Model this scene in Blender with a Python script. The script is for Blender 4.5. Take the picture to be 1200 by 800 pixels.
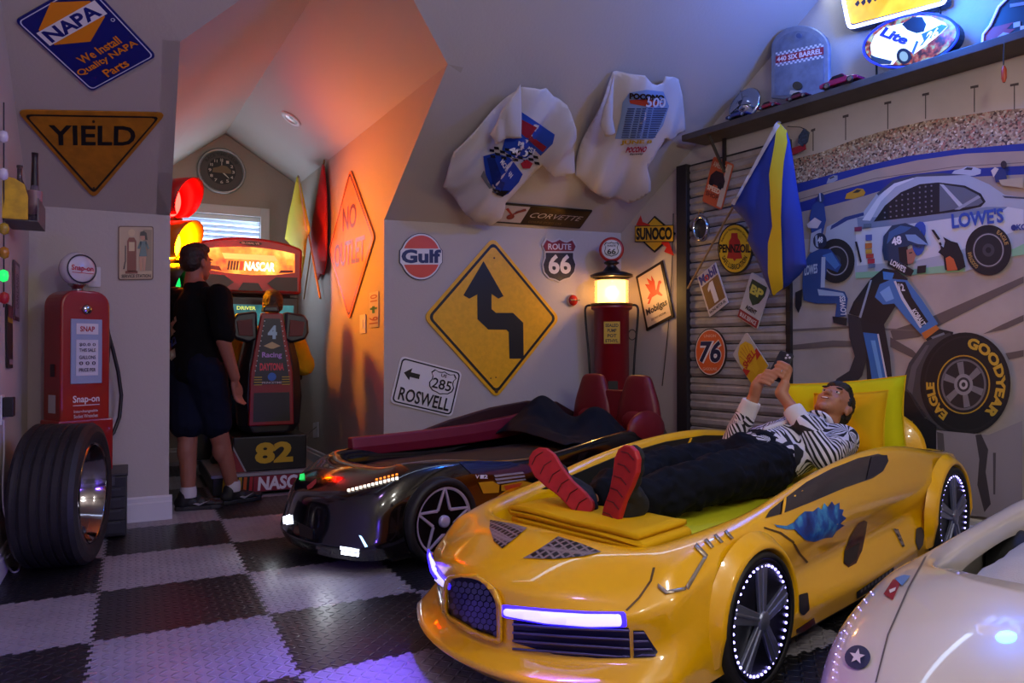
import bpy, bmesh, math, random
from math import sin, cos, pi, radians as R, atan2, sqrt
from mathutils import Vector as V, Matrix, noise
random.seed(7)
for o in list(bpy.data.objects): bpy.data.objects.remove(o)
SC = bpy.context.scene
COL = SC.collection

# ------------------------------------------------------------------ camera
CAMP = V((0, 0, 1.05)); FPX = 870.0; YAW = R(27); PITCH = math.atan(10/870)
cd = bpy.data.cameras.new('camera'); cam = bpy.data.objects.new('camera', cd); COL.objects.link(cam)
cd.sensor_width = 36; cd.lens = FPX/1200*36; cd.clip_start = .02
cam.location = CAMP; cam.rotation_euler = (R(90)+PITCH, 0, -YAW)
SC.camera = cam
# ------------------------------------------------------------------ world, exposure, room lights
w = bpy.data.worlds.new('world'); SC.world = w; w.use_nodes = True
w.node_tree.nodes['Background'].inputs[0].default_value = (.55, .7, 1, 1)
w.node_tree.nodes['Background'].inputs[1].default_value = 9
SC.view_settings.view_transform = 'Standard'; SC.view_settings.look = 'None'
SC.view_settings.exposure = 0; SC.view_settings.gamma = 1; SC.view_settings.use_curve_mapping = False
def area(name, loc, tgt, size, power, col, size_y=None):
    l = bpy.data.lights.new(name, 'AREA'); l.energy = power; l.color = col; l.size = size
    if size_y: l.shape = 'RECTANGLE'; l.size_y = size_y
    o = bpy.data.objects.new(name, l); COL.objects.link(o); o.location = loc
    o.rotation_euler = (V(tgt)-V(loc)).to_track_quat('-Z', 'Y').to_euler(); return o
def point(name, loc, power, col, r=.05):
    l = bpy.data.lights.new(name, 'POINT'); l.energy = power; l.color = col; l.shadow_soft_size = r
    o = bpy.data.objects.new(name, l); COL.objects.link(o); o.location = loc; return o
CEIL = 3.3
LAMPS = [((1.75, .15), 85), ((.5, -.9), 85), ((2.4, -1.6), 85)]      # pendant globes: the globes themselves give the light
LAMPZ = 2.62
area('violet_fill_light', (.0, 1.2, CEIL-.06), (.3, 3.6, 0), .3, 12, (.55, .33, 1))  # unseen violet fill, added for the purple glow on the left
point('neon_spill_light', (3.55, 2.45, 2.92), 66, (.02, .17, 1), .12)
area('window_daylight', (.72, 7.56, 1.85), (.85, 5, 2.6), .75, 9, (.75, .88, 1), .9)

# ------------------------------------------------------------------ pixel helpers (1200x800)
def ray(u, v):
    a, b = (u-600)/FPX, (400-v)/FPX
    f = V((sin(YAW)*cos(PITCH), cos(YAW)*cos(PITCH), sin(PITCH))); r = V((cos(YAW), -sin(YAW), 0)); up = r.cross(f)
    return f+r*a+up*b
def hit(pl, u, v):
    P, N = pl; d = ray(u, v); return CAMP+d*((P-CAMP).dot(N)/d.dot(N))
YB, YA = 5.1, 7.66            # knee wall, far alcove wall
XL, XE = -.545, .2            # left wall, alcove left wall
SL = .69
def plane(p, n): return (V(p), V(n).normalized())
PL = {
 'floor': plane((0, 0, 0), (0, 0, 1)),
 'back': plane((0, YB, 0), (0, -1, 0)),
 'slope': plane((1.58, YB, 1.975), (.0245, -SL, -1)),
 'slopeL': plane((0, YB, 1.89), (0, -SL, -1)),
 'left': plane((XL, 0, 0), (1, 0, 0)),
 'right': plane((3.62, YB, 0), (-.99, -.139, 0)),
 'alcR': plane((1.58, YB, 0), (-1, -.0437, 0)),
 'alcB': plane((0, YA, 0), (0, -1, 0)),
}
def off(k, d): P, N = PL[k]; return (P+N*d, N)
def right_at(t, d=0, z=0): return V((3.62+.139*t-.99*d, YB-.99*t-.139*d, z))

# ------------------------------------------------------------------ materials
def lin(h):
    if isinstance(h, str):
        h = h.lstrip('#'); c = [int(h[i:i+2], 16)/255 for i in (0, 2, 4)]
        return tuple(x/12.92 if x <= .04045 else ((x+.055)/1.055)**2.4 for x in c)+(1,)
    return tuple(h)+(1,) if len(h) == 3 else tuple(h)
MC = {}
class NT:
    def __init__(s, m): s.t = m.node_tree; s.b = s.t.nodes['Principled BSDF']
    def n(s, k, **kw):
        x = s.t.nodes.new(k)
        for a, b in kw.items(): setattr(x, a, b)
        return x
    def l(s, a, b): s.t.links.new(a, b)
    def m(s, op, a, b=None, c=None):
        x = s.n('ShaderNodeMath', operation=op)
        for i, v in enumerate((a, b, c)):
            if v is None: continue
            if isinstance(v, (int, float)): x.inputs[i].default_value = v
            else: s.l(v, x.inputs[i])
        return x.outputs[0]
    def coord(s, k='Object'): return s.n('ShaderNodeTexCoord').outputs[k]
    def noise(s, sc, det=3, vec=None):
        x = s.n('ShaderNodeTexNoise'); x.inputs['Scale'].default_value = sc; x.inputs['Detail'].default_value = det
        s.l(vec or s.coord(), x.inputs['Vector']); return x.outputs[0]
    def ramp(s, fac, stops):
        x = s.n('ShaderNodeValToRGB'); cr = x.color_ramp
        while len(cr.elements) < len(stops): cr.elements.new(.5)
        for e, (p, c) in zip(cr.elements, stops): e.position = p; e.color = lin(c)
        s.l(fac, x.inputs[0]); return x.outputs[0]
    def bump(s, h, st=.3, d=.01):
        x = s.n('ShaderNodeBump'); x.inputs['Strength'].default_value = st; x.inputs['Distance'].default_value = d
        s.l(h, x.inputs['Height']); s.l(x.outputs[0], s.b.inputs['Normal'])
def mat(name, col, rough=.5, metal=0, emit=0, ecol=None, coat=0, alpha=None, trans=0, vary=0, vs=8, bump=0, bs=60, fn=None):
    if name in MC: return MC[name]
    m = bpy.data.materials.new(name); m.use_nodes = True; MC[name] = m
    t = NT(m); b = t.b
    b.inputs['Base Color'].default_value = lin(col); b.inputs['Roughness'].default_value = rough; b.inputs['Metallic'].default_value = metal
    if coat: b.inputs['Coat Weight'].default_value = coat; b.inputs['Coat Roughness'].default_value = .04
    if trans: b.inputs['Transmission Weight'].default_value = trans
    if rough >= .85: b.inputs['Specular IOR Level'].default_value = .15
    if emit: b.inputs['Emission Color'].default_value = lin(ecol or col); b.inputs['Emission Strength'].default_value = emit
    if vary:
        c = lin(col); d = tuple(max(0, x*(1-vary)) for x in c[:3])+(1,)
        t.l(t.ramp(t.noise(vs, 5), [(.35, d), (.65, c)]), b.inputs['Base Color'])
    if bump: t.bump(t.noise(bs, 3), bump, .004)
    if alpha is not None: b.inputs['Alpha'].default_value = alpha
    if fn: fn(t)
    return m
def flat(h, rough=.45, **k):
    """plain paint or print of one colour"""
    h = h.lstrip('#'); return mat('paint_'+h+('' if rough == .45 else '_%d' % (rough*100)), h, rough, **k)
def glow(h, s, base=None): return mat('glow_%s_%g' % (h, s), base or h, .4, emit=s, ecol=h)

# ------------------------------------------------------------------ mesh builder
class MB:
    def __init__(s): s.v = []; s.f = []; s.mi = []; s.M = None; s.k = 0
    def add(s, vs, fs, mi=None):
        b = len(s.v)
        for p in vs:
            p = V(p); s.v.append(tuple(s.M @ p if s.M else p))
        for f in fs: s.f.append([b+i for i in f]); s.mi.append(s.k if mi is None else mi)
        return s
    def box(s, a, b, mi=None):
        x0, y0, z0 = a; x1, y1, z1 = b
        return s.add([(x0,y0,z0),(x1,y0,z0),(x1,y1,z0),(x0,y1,z0),(x0,y0,z1),(x1,y0,z1),(x1,y1,z1),(x0,y1,z1)],
            [(0,3,2,1),(4,5,6,7),(0,1,5,4),(1,2,6,5),(2,3,7,6),(3,0,4,7)], mi)
    def prism(s, pts, n, d=0, mi=None):
        """planar polygon of 3D points, pushed by vector n (thickness); d moves the lot along n's direction"""
        n = V(n); pts = [V(p)+n.normalized()*d for p in pts]; k = len(pts)
        nn = V((0, 0, 0))
        for i in range(k): nn += pts[i].cross(pts[(i+1) % k])
        if nn.dot(n) < 0: pts = pts[::-1]
        fs = [tuple(range(k, 2*k)), tuple(range(k-1, -1, -1))]+[(i, (i+1) % k, k+(i+1) % k, k+i) for i in range(k)]
        return s.add(pts+[p+n for p in pts], fs, mi)
    def poly(s, pts, n, d=0, mi=None):
        n = V(n).normalized(); pts = [V(p)+n*d for p in pts]; nn = V((0, 0, 0))
        for i in range(len(pts)): nn += pts[i].cross(pts[(i+1) % len(pts)])
        if nn.dot(n) < 0: pts = pts[::-1]
        return s.add(pts, [tuple(range(len(pts)))], mi)
    def grid(s, rows, cu=False, cv=False, mi=None):
        n, m = len(rows), len(rows[0]); vs = [p for r in rows for p in r]; fs = []
        for i in range(n if cv else n-1):
            for j in range(m if cu else m-1):
                a, b = i, (i+1) % n; c, d = j, (j+1) % m
                fs.append((a*m+c, a*m+d, b*m+d, b*m+c))
        return s.add(vs, fs, mi)
    def tube(s, path, r, seg=8, mi=None, cap=True, closed=False):
        path = [V(p) for p in path]; n = len(path); rr = r if isinstance(r, (list, tuple)) else [r]*n
        rows = []; prev = None
        for i, p in enumerate(path):
            if closed: t = path[(i+1) % n]-path[i-1]
            else: t = path[min(i+1, n-1)]-path[max(i-1, 0)]
            t.normalize()
            if prev is None:
                a = V((0, 0, 1)) if abs(t.z) < .9 else V((1, 0, 0)); x = t.cross(a).normalized()
            else: x = (prev-t*prev.dot(t)).normalized()
            prev = x; y = t.cross(x)
            rows.append([p+(x*cos(2*pi*j/seg)+y*sin(2*pi*j/seg))*rr[i] for j in range(seg)])
        s.grid(rows, cu=True, cv=closed, mi=mi)
        if cap and not closed:
            s.add(rows[0], [tuple(range(seg))[::-1]], mi); s.add(rows[-1], [tuple(range(seg))], mi)
        return s
    def lathe(s, prof, seg=24, c=(0, 0, 0), ax=(0, 0, 1), mi=None, cap=False):
        ax = V(ax).normalized(); a = V((1, 0, 0)) if abs(ax.x) < .9 else V((0, 0, 1))
        x = (a-ax*a.dot(ax)).normalized(); y = ax.cross(x); c = V(c)
        rows = [[c+ax*h+(x*cos(2*pi*j/seg)+y*sin(2*pi*j/seg))*r for j in range(seg)] for r, h in prof]
        s.grid(rows, cu=True, mi=mi)
        if cap:
            s.add(rows[0], [tuple(range(seg))[::-1]], mi); s.add(rows[-1], [tuple(range(seg))], mi)
        return s
    def ell(s, c, r, seg=16, rings=10, mi=None, M=None):
        c = V(c); rows = []
        for i in range(rings+1):
            t = -pi/2+pi*i/rings
            row = [V((r[0]*cos(t)*cos(2*pi*j/seg), r[1]*cos(t)*sin(2*pi*j/seg), r[2]*sin(t))) for j in range(seg)]
            rows.append([c+(M @ p if M else p) for p in row])
        return s.grid(rows, cu=True, mi=mi)
    def build(s, name, mats, parent=None, smooth=False, bevel=0, sub=0, org=None, loc=None, solid=0, weld=False, bseg=2):
        me = bpy.data.meshes.new(name)
        o3 = V(org) if org is not None else V((0, 0, 0))
        me.from_pydata([tuple(V(p)-o3) for p in s.v], [], s.f)
        if not isinstance(mats, (list, tuple)): mats = [mats]
        for m in mats: me.materials.append(m)
        if len(mats) > 1: me.polygons.foreach_set('material_index', s.mi)
        if weld:
            bm = bmesh.new(); bm.from_mesh(me); bmesh.ops.remove_doubles(bm, verts=bm.verts, dist=1e-4); bmesh.ops.recalc_face_normals(bm, faces=bm.faces); bm.to_mesh(me); bm.free()
        me.update()
        if smooth: me.polygons.foreach_set('use_smooth', [True]*len(me.polygons))
        o = bpy.data.objects.new(name, me); COL.objects.link(o)
        if solid: q = o.modifiers.new('s', 'SOLIDIFY'); q.thickness = solid; q.offset = 0
        if bevel: q = o.modifiers.new('b', 'BEVEL'); q.width = bevel; q.segments = bseg; q.limit_method = 'ANGLE'; q.angle_limit = R(40)
        if sub: q = o.modifiers.new('u', 'SUBSURF'); q.levels = q.render_levels = sub
        if parent: o.parent = parent
        if org is not None and not parent: o.location = o3
        if loc is not None: o.location = loc
        return o
def tag(o, label=None, cat=None, group=None, kind=None):
    for k, v in (('label', label), ('category', cat), ('group', group), ('kind', kind)):
        if v: o[k] = v
    return o
def thing(name, label, cat, loc=(0, 0, 0), rz=0, group=None, M=None):
    o = bpy.data.objects.new(name, None); COL.objects.link(o); o.empty_display_size = .05
    if M is not None: o.matrix_world = M
    else: o.location = loc; o.rotation_euler = (0, 0, rz)
    return tag(o, label, cat, group)
def copy_tree(o, parent=None, loc=None, rot=None, label=None):
    c = o.copy(); COL.objects.link(c); c.parent = parent
    if loc is not None: c.location = loc
    if rot is not None: c.rotation_euler = rot
    if label: c['label'] = label
    for ch in o.children: copy_tree(ch, c)
    return c
def rrect(x0, y0, x1, y1, r, n=4):
    out = []
    for cx, cy, a in ((x1-r, y1-r, 0), (x0+r, y1-r, 90), (x0+r, y0+r, 180), (x1-r, y0+r, 270)):
        for i in range(n+1): t = R(a+90*i/n); out.append((cx+r*cos(t), cy+r*sin(t)))
    return out
def rpoly(pts, r, n=3):
    """polygon with rounded corners"""
    out = []; k = len(pts)
    for i in range(k):
        p = V(pts[i]).to_2d() if len(pts[i]) > 2 else V(pts[i]); a = V(pts[i-1]); b = V(pts[(i+1) % k])
        da = (a-p).normalized(); db = (b-p).normalized(); ra = min(r, (a-p).length*.45, (b-p).length*.45)
        s, e = p+da*ra, p+db*ra
        for j in range(n+1):
            t = j/n; q = s*(1-t)**2+p*2*t*(1-t)+e*t*t; out.append((q.x, q.y))
    return out
def ellip(cx, cy, rx, ry, n=32, a0=0, a1=360):
    return [(cx+rx*cos(R(a0+(a1-a0)*i/n)), cy+ry*sin(R(a0+(a1-a0)*i/n))) for i in range(n+(0 if a1-a0 == 360 else 1))]
def star(cx, cy, r, r2=None, n=5, a=90):
    r2 = r2 or r*.4; return [(cx+(r if i % 2 == 0 else r2)*cos(R(a+180/n*i)), cy+(r if i % 2 == 0 else r2)*sin(R(a+180/n*i))) for i in range(2*n)]
class Ring(list): pass
def ring_polys(outer, inner):
    n = len(outer); return Ring([[outer[i], outer[(i+1) % n], inner[(i+1) % n], inner[i]] for i in range(n)])
TC = {}
def text_geo(s, bold=0, shear=0, space=1):
    k = (s, bold, shear, space)
    if k in TC: return TC[k]
    c = bpy.data.curves.new('t', 'FONT'); c.body = s; c.offset = bold; c.shear = shear; c.resolution_u = 3; c.space_character = space
    o = bpy.data.objects.new('t', c); COL.objects.link(o)
    me = o.to_mesh(); vs = [(v.co.x, v.co.y) for v in me.vertices]; fs = [tuple(p.vertices) for p in me.polygons]
    o.to_mesh_clear(); bpy.data.objects.remove(o); bpy.data.curves.remove(c)
    x0 = min(p[0] for p in vs); x1 = max(p[0] for p in vs); y0 = min(p[1] for p in vs); y1 = max(p[1] for p in vs)
    vs = [((x-x0)/(x1-x0), (y-y0)/(y1-y0)) for x, y in vs]
    TC[k] = (vs, fs); return TC[k]
class Sign:
    """flat thing on a plane; local x right, y up, in w by h units; quad = photo pixels TL TR BR BL"""
    def __init__(s, pl, quad, w=1, h=1, d=0.0):
        if isinstance(pl, str): pl = PL[pl]
        s.N = pl[1]; q = [hit(pl, *p) for p in quad]
        s.w, s.h = w, h
        s.A = ((q[1]-q[0])+(q[2]-q[3]))/(2*w); s.B = ((q[0]-q[3])+(q[1]-q[2]))/(2*h)
        s.O = (q[0]+q[1]+q[2]+q[3])/4-s.A*w/2-s.B*h/2+s.N*d
        s.C = s.O+s.A*w/2+s.B*h/2; s.root = None; s.z = 0
    def p(s, x, y, z=0): return s.O+s.A*x+s.B*y+s.N*z
    def plate(s, name, poly, col, label, cat, th=.008, group=None, gap=.004, bevel=0, rough=.4):
        b = MB().prism([s.p(*q) for q in poly], s.N*th, gap)
        s.root = b.build(name, col if not isinstance(col, str) else flat(col, rough), org=s.C, bevel=bevel)
        s.z = gap+th; tag(s.root, label, cat, group); return s.root
    def shape(s, name, polys, col, dz=.0012, rough=.4, th=0):
        if polys and isinstance(polys[0][0], (int, float)): polys = [polys]
        if len(polys) > 1 and not isinstance(polys, Ring):
            z0 = s.z
            for q in polys: s.z = z0; o = s.shape(name, q, col, dz, rough, th)
            return o
        s.z += dz; b = MB()
        for q in polys:
            if th: b.prism([s.p(*t) for t in q], s.N*th, s.z)
            else: b.poly([s.p(*t) for t in q], s.N, s.z)
        if th: s.z += th
        return b.build(name, col if not isinstance(col, str) else flat(col, rough), s.root, org=s.C, weld=len(polys) > 1)
    def px(s, name, polys, col, dz=.0012, rough=.4, th=0, d=None):
        """flat print traced as photo pixels on the sign's plane"""
        if isinstance(polys[0][0], (int, float)): polys = [polys]
        if len(polys) > 1:
            for i, q in enumerate(polys): o = s.px(name, q, col, dz if i == 0 else 0, rough, th)
            return o
        s.z += dz; b = MB(); pl = (s.O, s.N)
        for q in polys:
            pts = [hit(pl, *t) for t in q]
            if th: b.prism(pts, s.N*th, s.z)
            else: b.poly(pts, s.N, s.z)
        if th: s.z += th
        return b.build(name, col if not isinstance(col, str) else flat(col, rough), s.root, org=s.C)
    def text(s, t, box, col, bold=.02, shear=0, name='lettering', rot=0, space=1, fn=None, rough=.4):
        s.z += .0006; vs, fs = text_geo(t, bold, shear, space); x0, y0, x1, y1 = box; cx, cy = (x0+x1)/2, (y0+y1)/2; pts = []
        for x, y in vs:
            x, y = (x-.5)*(x1-x0), (y-.5)*(y1-y0)
            if fn: x, y = fn(x+cx, y+cy)
            else:
                a = R(rot); x, y = cx+x*cos(a)-y*sin(a), cy+x*sin(a)+y*cos(a)
            pts.append(s.p(x, y, s.z))
        b = MB().add(pts, fs)
        return b.build(name, col if not isinstance(col, str) else flat(col, rough), s.root, org=s.C)
def arc_text(cx, cy, r, a0, a1, hgt, w=1.0, flip=False):
    """returns a warp for Sign.text that lays a line of text on a circle; the text box is (0,0,1,hgt)"""
    def fn(x, y):
        a = R(a0+(a1-a0)*x); rr = r+(y if not flip else -y); return cx+rr*cos(a)*w, cy+rr*sin(a)
    return fn
# ================================================================== ROOM
def wallfn(t):
    t.bump(t.noise(55, 4), .22, .006)
WALL = mat('wall_paint', '#b3a9a2', .75, fn=wallfn)
WALLB = mat('alcove_paint', '#a79c90', .75, fn=wallfn)
TRIM = mat('trim_white', '#c9c6ca', .45)
def struct(b, name, m, parent=None, **k): return tag(b.build(name, m, parent, **k), kind=None if parent else 'structure')
def zs(x, y): return 1.975+.0245*(x-1.58)+SL*(YB-y)         # right sloped ceiling
def zl(y): return 1.89+SL*(YB-y)
def alx(y): return 1.58-.0437*(y-YB)                          # alcove right wall
TH = .12
# floor slab
struct(MB().box((XL-TH, -2.72, -.15), (5.0, YA+TH, -.0135)), 'floor', mat('slab', '#2a2a2c', .8))
# left wall
struct(MB().box((XL-TH, -2.6, -.0135), (XL, YB+TH, CEIL+.1)), 'wall_left', WALL)
# pier left of the alcove (knee wall) - up to knee; then the alcove's left wall
struct(MB().box((XL, YB, -.0135), (XE, YB+TH, 1.89)), 'wall_pier', WALL)
ZD = 2.72                                                    # alcove eaves
yR = YB-(ZD-zs(1.6, YB))/SL; eR = V((alx(yR), yR, ZD)); ZDL = 2.6
yL = YB-(ZDL-1.89)/SL; eL = V((XE, yL, ZDL))
ZR = 3.12; yrid = YB-(ZR-1.96)/SL; rid = V((.97, yrid, ZR)); ridB = V((.774, YA, 3.15))
bl, br = V((XE, YA, 2.70)), V((alx(YA), YA, 2.72))
al0, al1, ar0, ar1 = V((XE, YB, 0)), V((XE, YA, 0)), V((alx(YB), YB, 0)), V((alx(YA), YA, 0))
kL, kR = V((XE, YB, 1.89)), V((alx(YB), YB, zs(1.58, YB)))
def slab(name, pts, n, m, th=.1, parent=None):
    return struct(MB().prism(pts, V(n).normalized()*th), name, m, parent)
XI = .02                                                     # inner face of the alcove's left wall, behind the pier
slab('wall_alcove_left', [V((XI, YB+TH, 0)), V((XI, YA, 0)), V((XI, YA, 2.6)), V((XI, YB+TH, 2.6))], (-1, 0, 0), WALL, .1)
bl = V((XI, YA, 2.56))
slab('wall_alcove_right', [ar0, ar1, br, eR, kR], (1, .0437, 0), WALLB, .1)
# back wall of the alcove with the window opening
WX0, WX1, WZ0, WZ1 = .30, 1.11, 1.15, 2.36
b = MB()
for q in ([V((XI, YA, 0)), V((WX0, YA, 0)), V((WX0, YA, bl.z+.08)), bl], [V((WX0, YA, WZ1)), V((WX1, YA, WZ1)), V((WX1, YA, 2.94)), ridB, V((WX0, YA, 2.78))],
          [V((WX0, YA, 0)), V((WX1, YA, 0)), V((WX1, YA, WZ0)), V((WX0, YA, WZ0))], [V((WX1, YA, 0)), ar1, br, V((WX1, YA, 2.94))]):
    b.prism(q, (0, .12, 0))
struct(b, 'wall_alcove_back', WALLB)
# right knee wall, ends at the right wall
cR = V((3.62, YB, zs(3.62, YB)))
slab('wall_back', [ar0, V((3.62, YB, 0)), cR, kR], (0, 1, 0), WALL, .12)
# right wall
tE = 7.8
struct(MB().prism([right_at(0), right_at(tE), right_at(tE, 0, CEIL+.1), right_at(0, 0, CEIL+.1)], V((.99, .139, 0))*.12), 'wall_right', WALL)
struct(MB().box((XL-TH, -2.72, -.0135), (4.9, -2.6, CEIL+.1)), 'wall_behind', WALL)
# ceilings: sloped parts left and right of the dormer, dormer gable, flat top
yC = YB-(CEIL-1.975)/SL; yCL = YB-(CEIL-1.89)/SL
up = V((0, SL, 1)).normalized()
def ns(p): return p
R3 = [right_at(t, 0, 0) for t in (0,)]
def sp(x, y): return V((x, y, zs(x, y)))
tC = 1.93; rC = right_at(tC); rC = V((rC.x, rC.y, CEIL)); yRC = YB-(CEIL-(1.975+.0245*(rC.x-1.58)))/SL; rC = V((right_at((YB-yRC)/.99).x, yRC, CEIL))
tl = V((XL, yCL, CEIL)); tm = V((.97, yC, CEIL))
b = MB(); b.prism([V((XL, YB, 1.89)), kL, eL, rid, V((.97, yC, CEIL)), tl], up*.1); struct(b, 'ceiling_slope_left', WALL)
b = MB(); b.prism([kR, cR, rC, V((.97, yC, CEIL)), rid, eR], up*.1); struct(b, 'ceiling_slope_right', WALL)
EXB = V((0, .2, 0))
slab('ceiling_dormer_left', [bl+EXB, ridB+EXB, rid, eL], (-.8, 0, 1), WALL, .08)
slab('ceiling_dormer_right', [br+EXB+V((.1, 0, -.06)), ridB+EXB, rid, eR], (.6, 0, 1), WALL, .08)
struct(MB().prism([V((XL-TH, -2.7, CEIL)), V((4.9, -2.7, CEIL)), V((rC.x+.3, yC-.02, CEIL)), V((XL-TH, min(yC, yCL)-.0, CEIL))], (0, 0, .1)), 'ceiling', WALL)
Pm = eL.lerp(bl, (YB+TH-eL.y)/(YA-eL.y)); dn = V((-.45, 0, -.4))
slab('wall_dormer_cheek', [kL, eL, Pm, V((Pm.x, YB+TH, 1.85))], (-1, 0, 0), WALL, .08)
slab('ceiling_dormer_eave', [Pm, bl+EXB, bl+EXB+dn, Pm+dn], (-.8, 0, 1), WALL, .08)
# baseboards
def base(name, p, q, n, h=.13, th=.018):
    p, q, n = V(p), V(q), V(n); b = MB(); L = (q-p)
    prof = [(0, 0), (th, 0), (th, h*.72), (th*.65, h*.78), (th*.65, h*.93), (th*.3, h), (0, h)]
    ra = [p+n*a+V((0, 0, c)) for a, c in prof]; rb = [x+L for x in ra]
    b.grid([ra, rb], cu=True); b.add(ra, [tuple(range(7))]); b.add(rb, [tuple(range(7))[::-1]])
    struct(b, name, TRIM, weld=True)
base('baseboard_pier', (XL, YB, 0), (XE+.018, YB, 0), (0, -1, 0), .15)
base('baseboard_pier_end', (XE, YB, 0), (XE, YB+TH, 0), (1, 0, 0))
base('baseboard_alcove_left', (XI, YB+TH, 0), (XI, YA, 0), (1, 0, 0))
base('baseboard_alcove_back', (XI, YA, 0), (alx(YA), YA, 0), (0, -1, 0))
base('baseboard_alcove_right', ar0, ar1, (-1, -.0437, 0))
base('baseboard_back', ar0, (3.62, YB, 0), (0, -1, 0))
base('baseboard_left', (XL, -2.6, 0), (XL, YB, 0), (1, 0, 0))
base('baseboard_right', right_at(2.55), right_at(7.7), (-.99, -.139, 0), .15)
# floor tiles: interlocking, light and dark
TS = .615; TX0, TY0 = .485, 3.08
def tilefn(t):
    sx = t.n('ShaderNodeSeparateXYZ'); t.l(t.coord(), sx.inputs[0]); P = .0342
    x = t.m('DIVIDE', sx.outputs[0], P); y = t.m('DIVIDE', sx.outputs[1], P)
    px = t.m('SUBTRACT', t.m('FRACT', x), .5); py = t.m('SUBTRACT', t.m('FRACT', y), .5)
    par = t.m('FLOORED_MODULO', t.m('ADD', t.m('FLOOR', x), t.m('FLOOR', y)), 2); sg = t.m('SUBTRACT', 1, t.m('MULTIPLY', par, 2))
    sy = t.m('MULTIPLY', py, sg); a = t.m('MULTIPLY', t.m('ADD', px, sy), .707); c = t.m('MULTIPLY', t.m('SUBTRACT', px, sy), .707)
    e = t.m('ADD', t.m('POWER', t.m('DIVIDE', t.m('ABSOLUTE', a), .52), 2), t.m('POWER', t.m('DIVIDE', t.m('ABSOLUTE', c), .17), 2))
    h = t.m('MAXIMUM', t.m('SUBTRACT', 1, e), 0); t.bump(t.m('POWER', h, .5), .9, .006)
TILE = [mat('tile_light', '#928d94', .42, vary=.18, vs=5, fn=tilefn), mat('tile_dark', '#1b1a1e', .4, vary=.3, vs=5, fn=tilefn)]
def edge(n=9, d=.0085):
    p = TS/n; out = [(0, 0)]
    for i in range(n):
        a = i*p
        out += [(a+.24*p, 0), (a+.20*p, d), (a+.55*p, d), (a+.51*p, -d), (a+.86*p, -d), (a+.82*p, 0)]
    return [q for q in out if 0 <= q[0] < TS]
ed = edge(); h = TS/2; g = .0006
ol = [(x-h, y-h) for x, y in ed]+[(h+y, x-h) for x, y in ed]+[(x-h, y+h) for x, y in [(TS, 0)]+ed[:0:-1]]+[(-h+y, x-h) for x, y in [(TS, 0)]+ed[:0:-1]]
ol = [(x*(1-g), y*(1-g)) for x, y in ol]
tile_me = []
for m in TILE:
    o = MB().prism([(x, y, -.0125) for x, y in ol], (0, 0, .0125)).build('tile', m); tile_me.append(o.data); bpy.data.objects.remove(o)
FL = bpy.data.objects['floor']
for i in range(-2, 8):
    for j in range(-6, 9):
        cx = TX0+(i+.5)*TS; cy = TY0+(j+.5)*TS
        if cx < XL-.2 or cx > 4.45 or cy > YA+.25 or cy < -.6: continue
        if cy > YB+.35 and not (XE-.5 < cx < 1.95): continue
        if cx > 3.62+.139*(YB-cy)+.28: continue
        o = bpy.data.objects.new('tile', tile_me[(i+j) % 2]); COL.objects.link(o); o.location = (cx, cy, 0); o.parent = FL
# window: casing, glass, blind slats
W = tag(MB().box((WX0-.085, YA-.02, WZ0-.09), (WX0, YA+.02, WZ1+.09)).box((WX1, YA-.02, WZ0-.09), (WX1+.085, YA+.02, WZ1+.09)).box((WX0, YA-.02, WZ1), (WX1, YA+.02, WZ1+.09)).box((WX0-.1, YA-.035, WZ0-.09), (WX1+.1, YA+.02, WZ0)).build('window_1', TRIM, bevel=.004), kind='structure')
MB().box((WX0, YA+.085, WZ0), (WX1, YA+.09, WZ1)).build('pane', mat('window_glass', '#dfe8f5', .02, trans=1), W)
sl = MB(); sl.box((-(WX1-WX0)/2+.005, -.012, -.0012), ((WX1-WX0)/2-.005, .012, .0012)); sl.M = None
SLM = mat('blind_white', '#e6edf2', .5)
s0 = sl.build('blind_slat', SLM, W)
for k in range(23):
    o = s0 if k == 0 else bpy.data.objects.new('blind_slat', s0.data)
    if k: COL.objects.link(o); o.parent = W
    o.location = ((WX0+WX1)/2, YA+.045, WZ1-.065-k*.05); o.rotation_euler = (R(-38), 0, 0); o.scale = (1, 2.1, 1)
MB().box((WX0+.004, YA+.015, WZ1-.045), (WX1-.004, YA+.07, WZ1-.002)).build('blind_head_rail', SLM, W)
MB().tube([(WX0+.10, YA-.0, WZ1-.05), (WX0+.10, YA-.0, WZ0+.3)], .004, 6).build('blind_wand', flat('#50504e'), W)
# recessed lights of the dormer
for u, v, c in ((341, 139, 'dormer_right'), (236, 134, 'dormer_left')):
    a = (eR, br, ridB) if c == 'dormer_right' else (eL, bl, ridB)
    n = (a[1]-a[0]).cross(a[2]-a[0]).normalized(); n = -n if n.z > 0 else n
    pl = (a[1], n); p = hit(pl, u, v); lab = 'round recessed downlight in the dormer ceiling above the %s' % ('red flag' if c == 'dormer_right' else 'standing man')
    o = thing('recessed_light', lab, 'light', p)
    MB().lathe([(.048, .0), (.052, .008), (.085, .008), (.09, 0)], 28, ax=n).build('trim_ring', TRIM, o, smooth=True)
    MB().lathe([(.0, -.004), (.03, -.002), (.05, .003)], 24, ax=n).build('lamp_face', mat('lamp_off', '#d8d2c8', .3), o, smooth=True)
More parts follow.
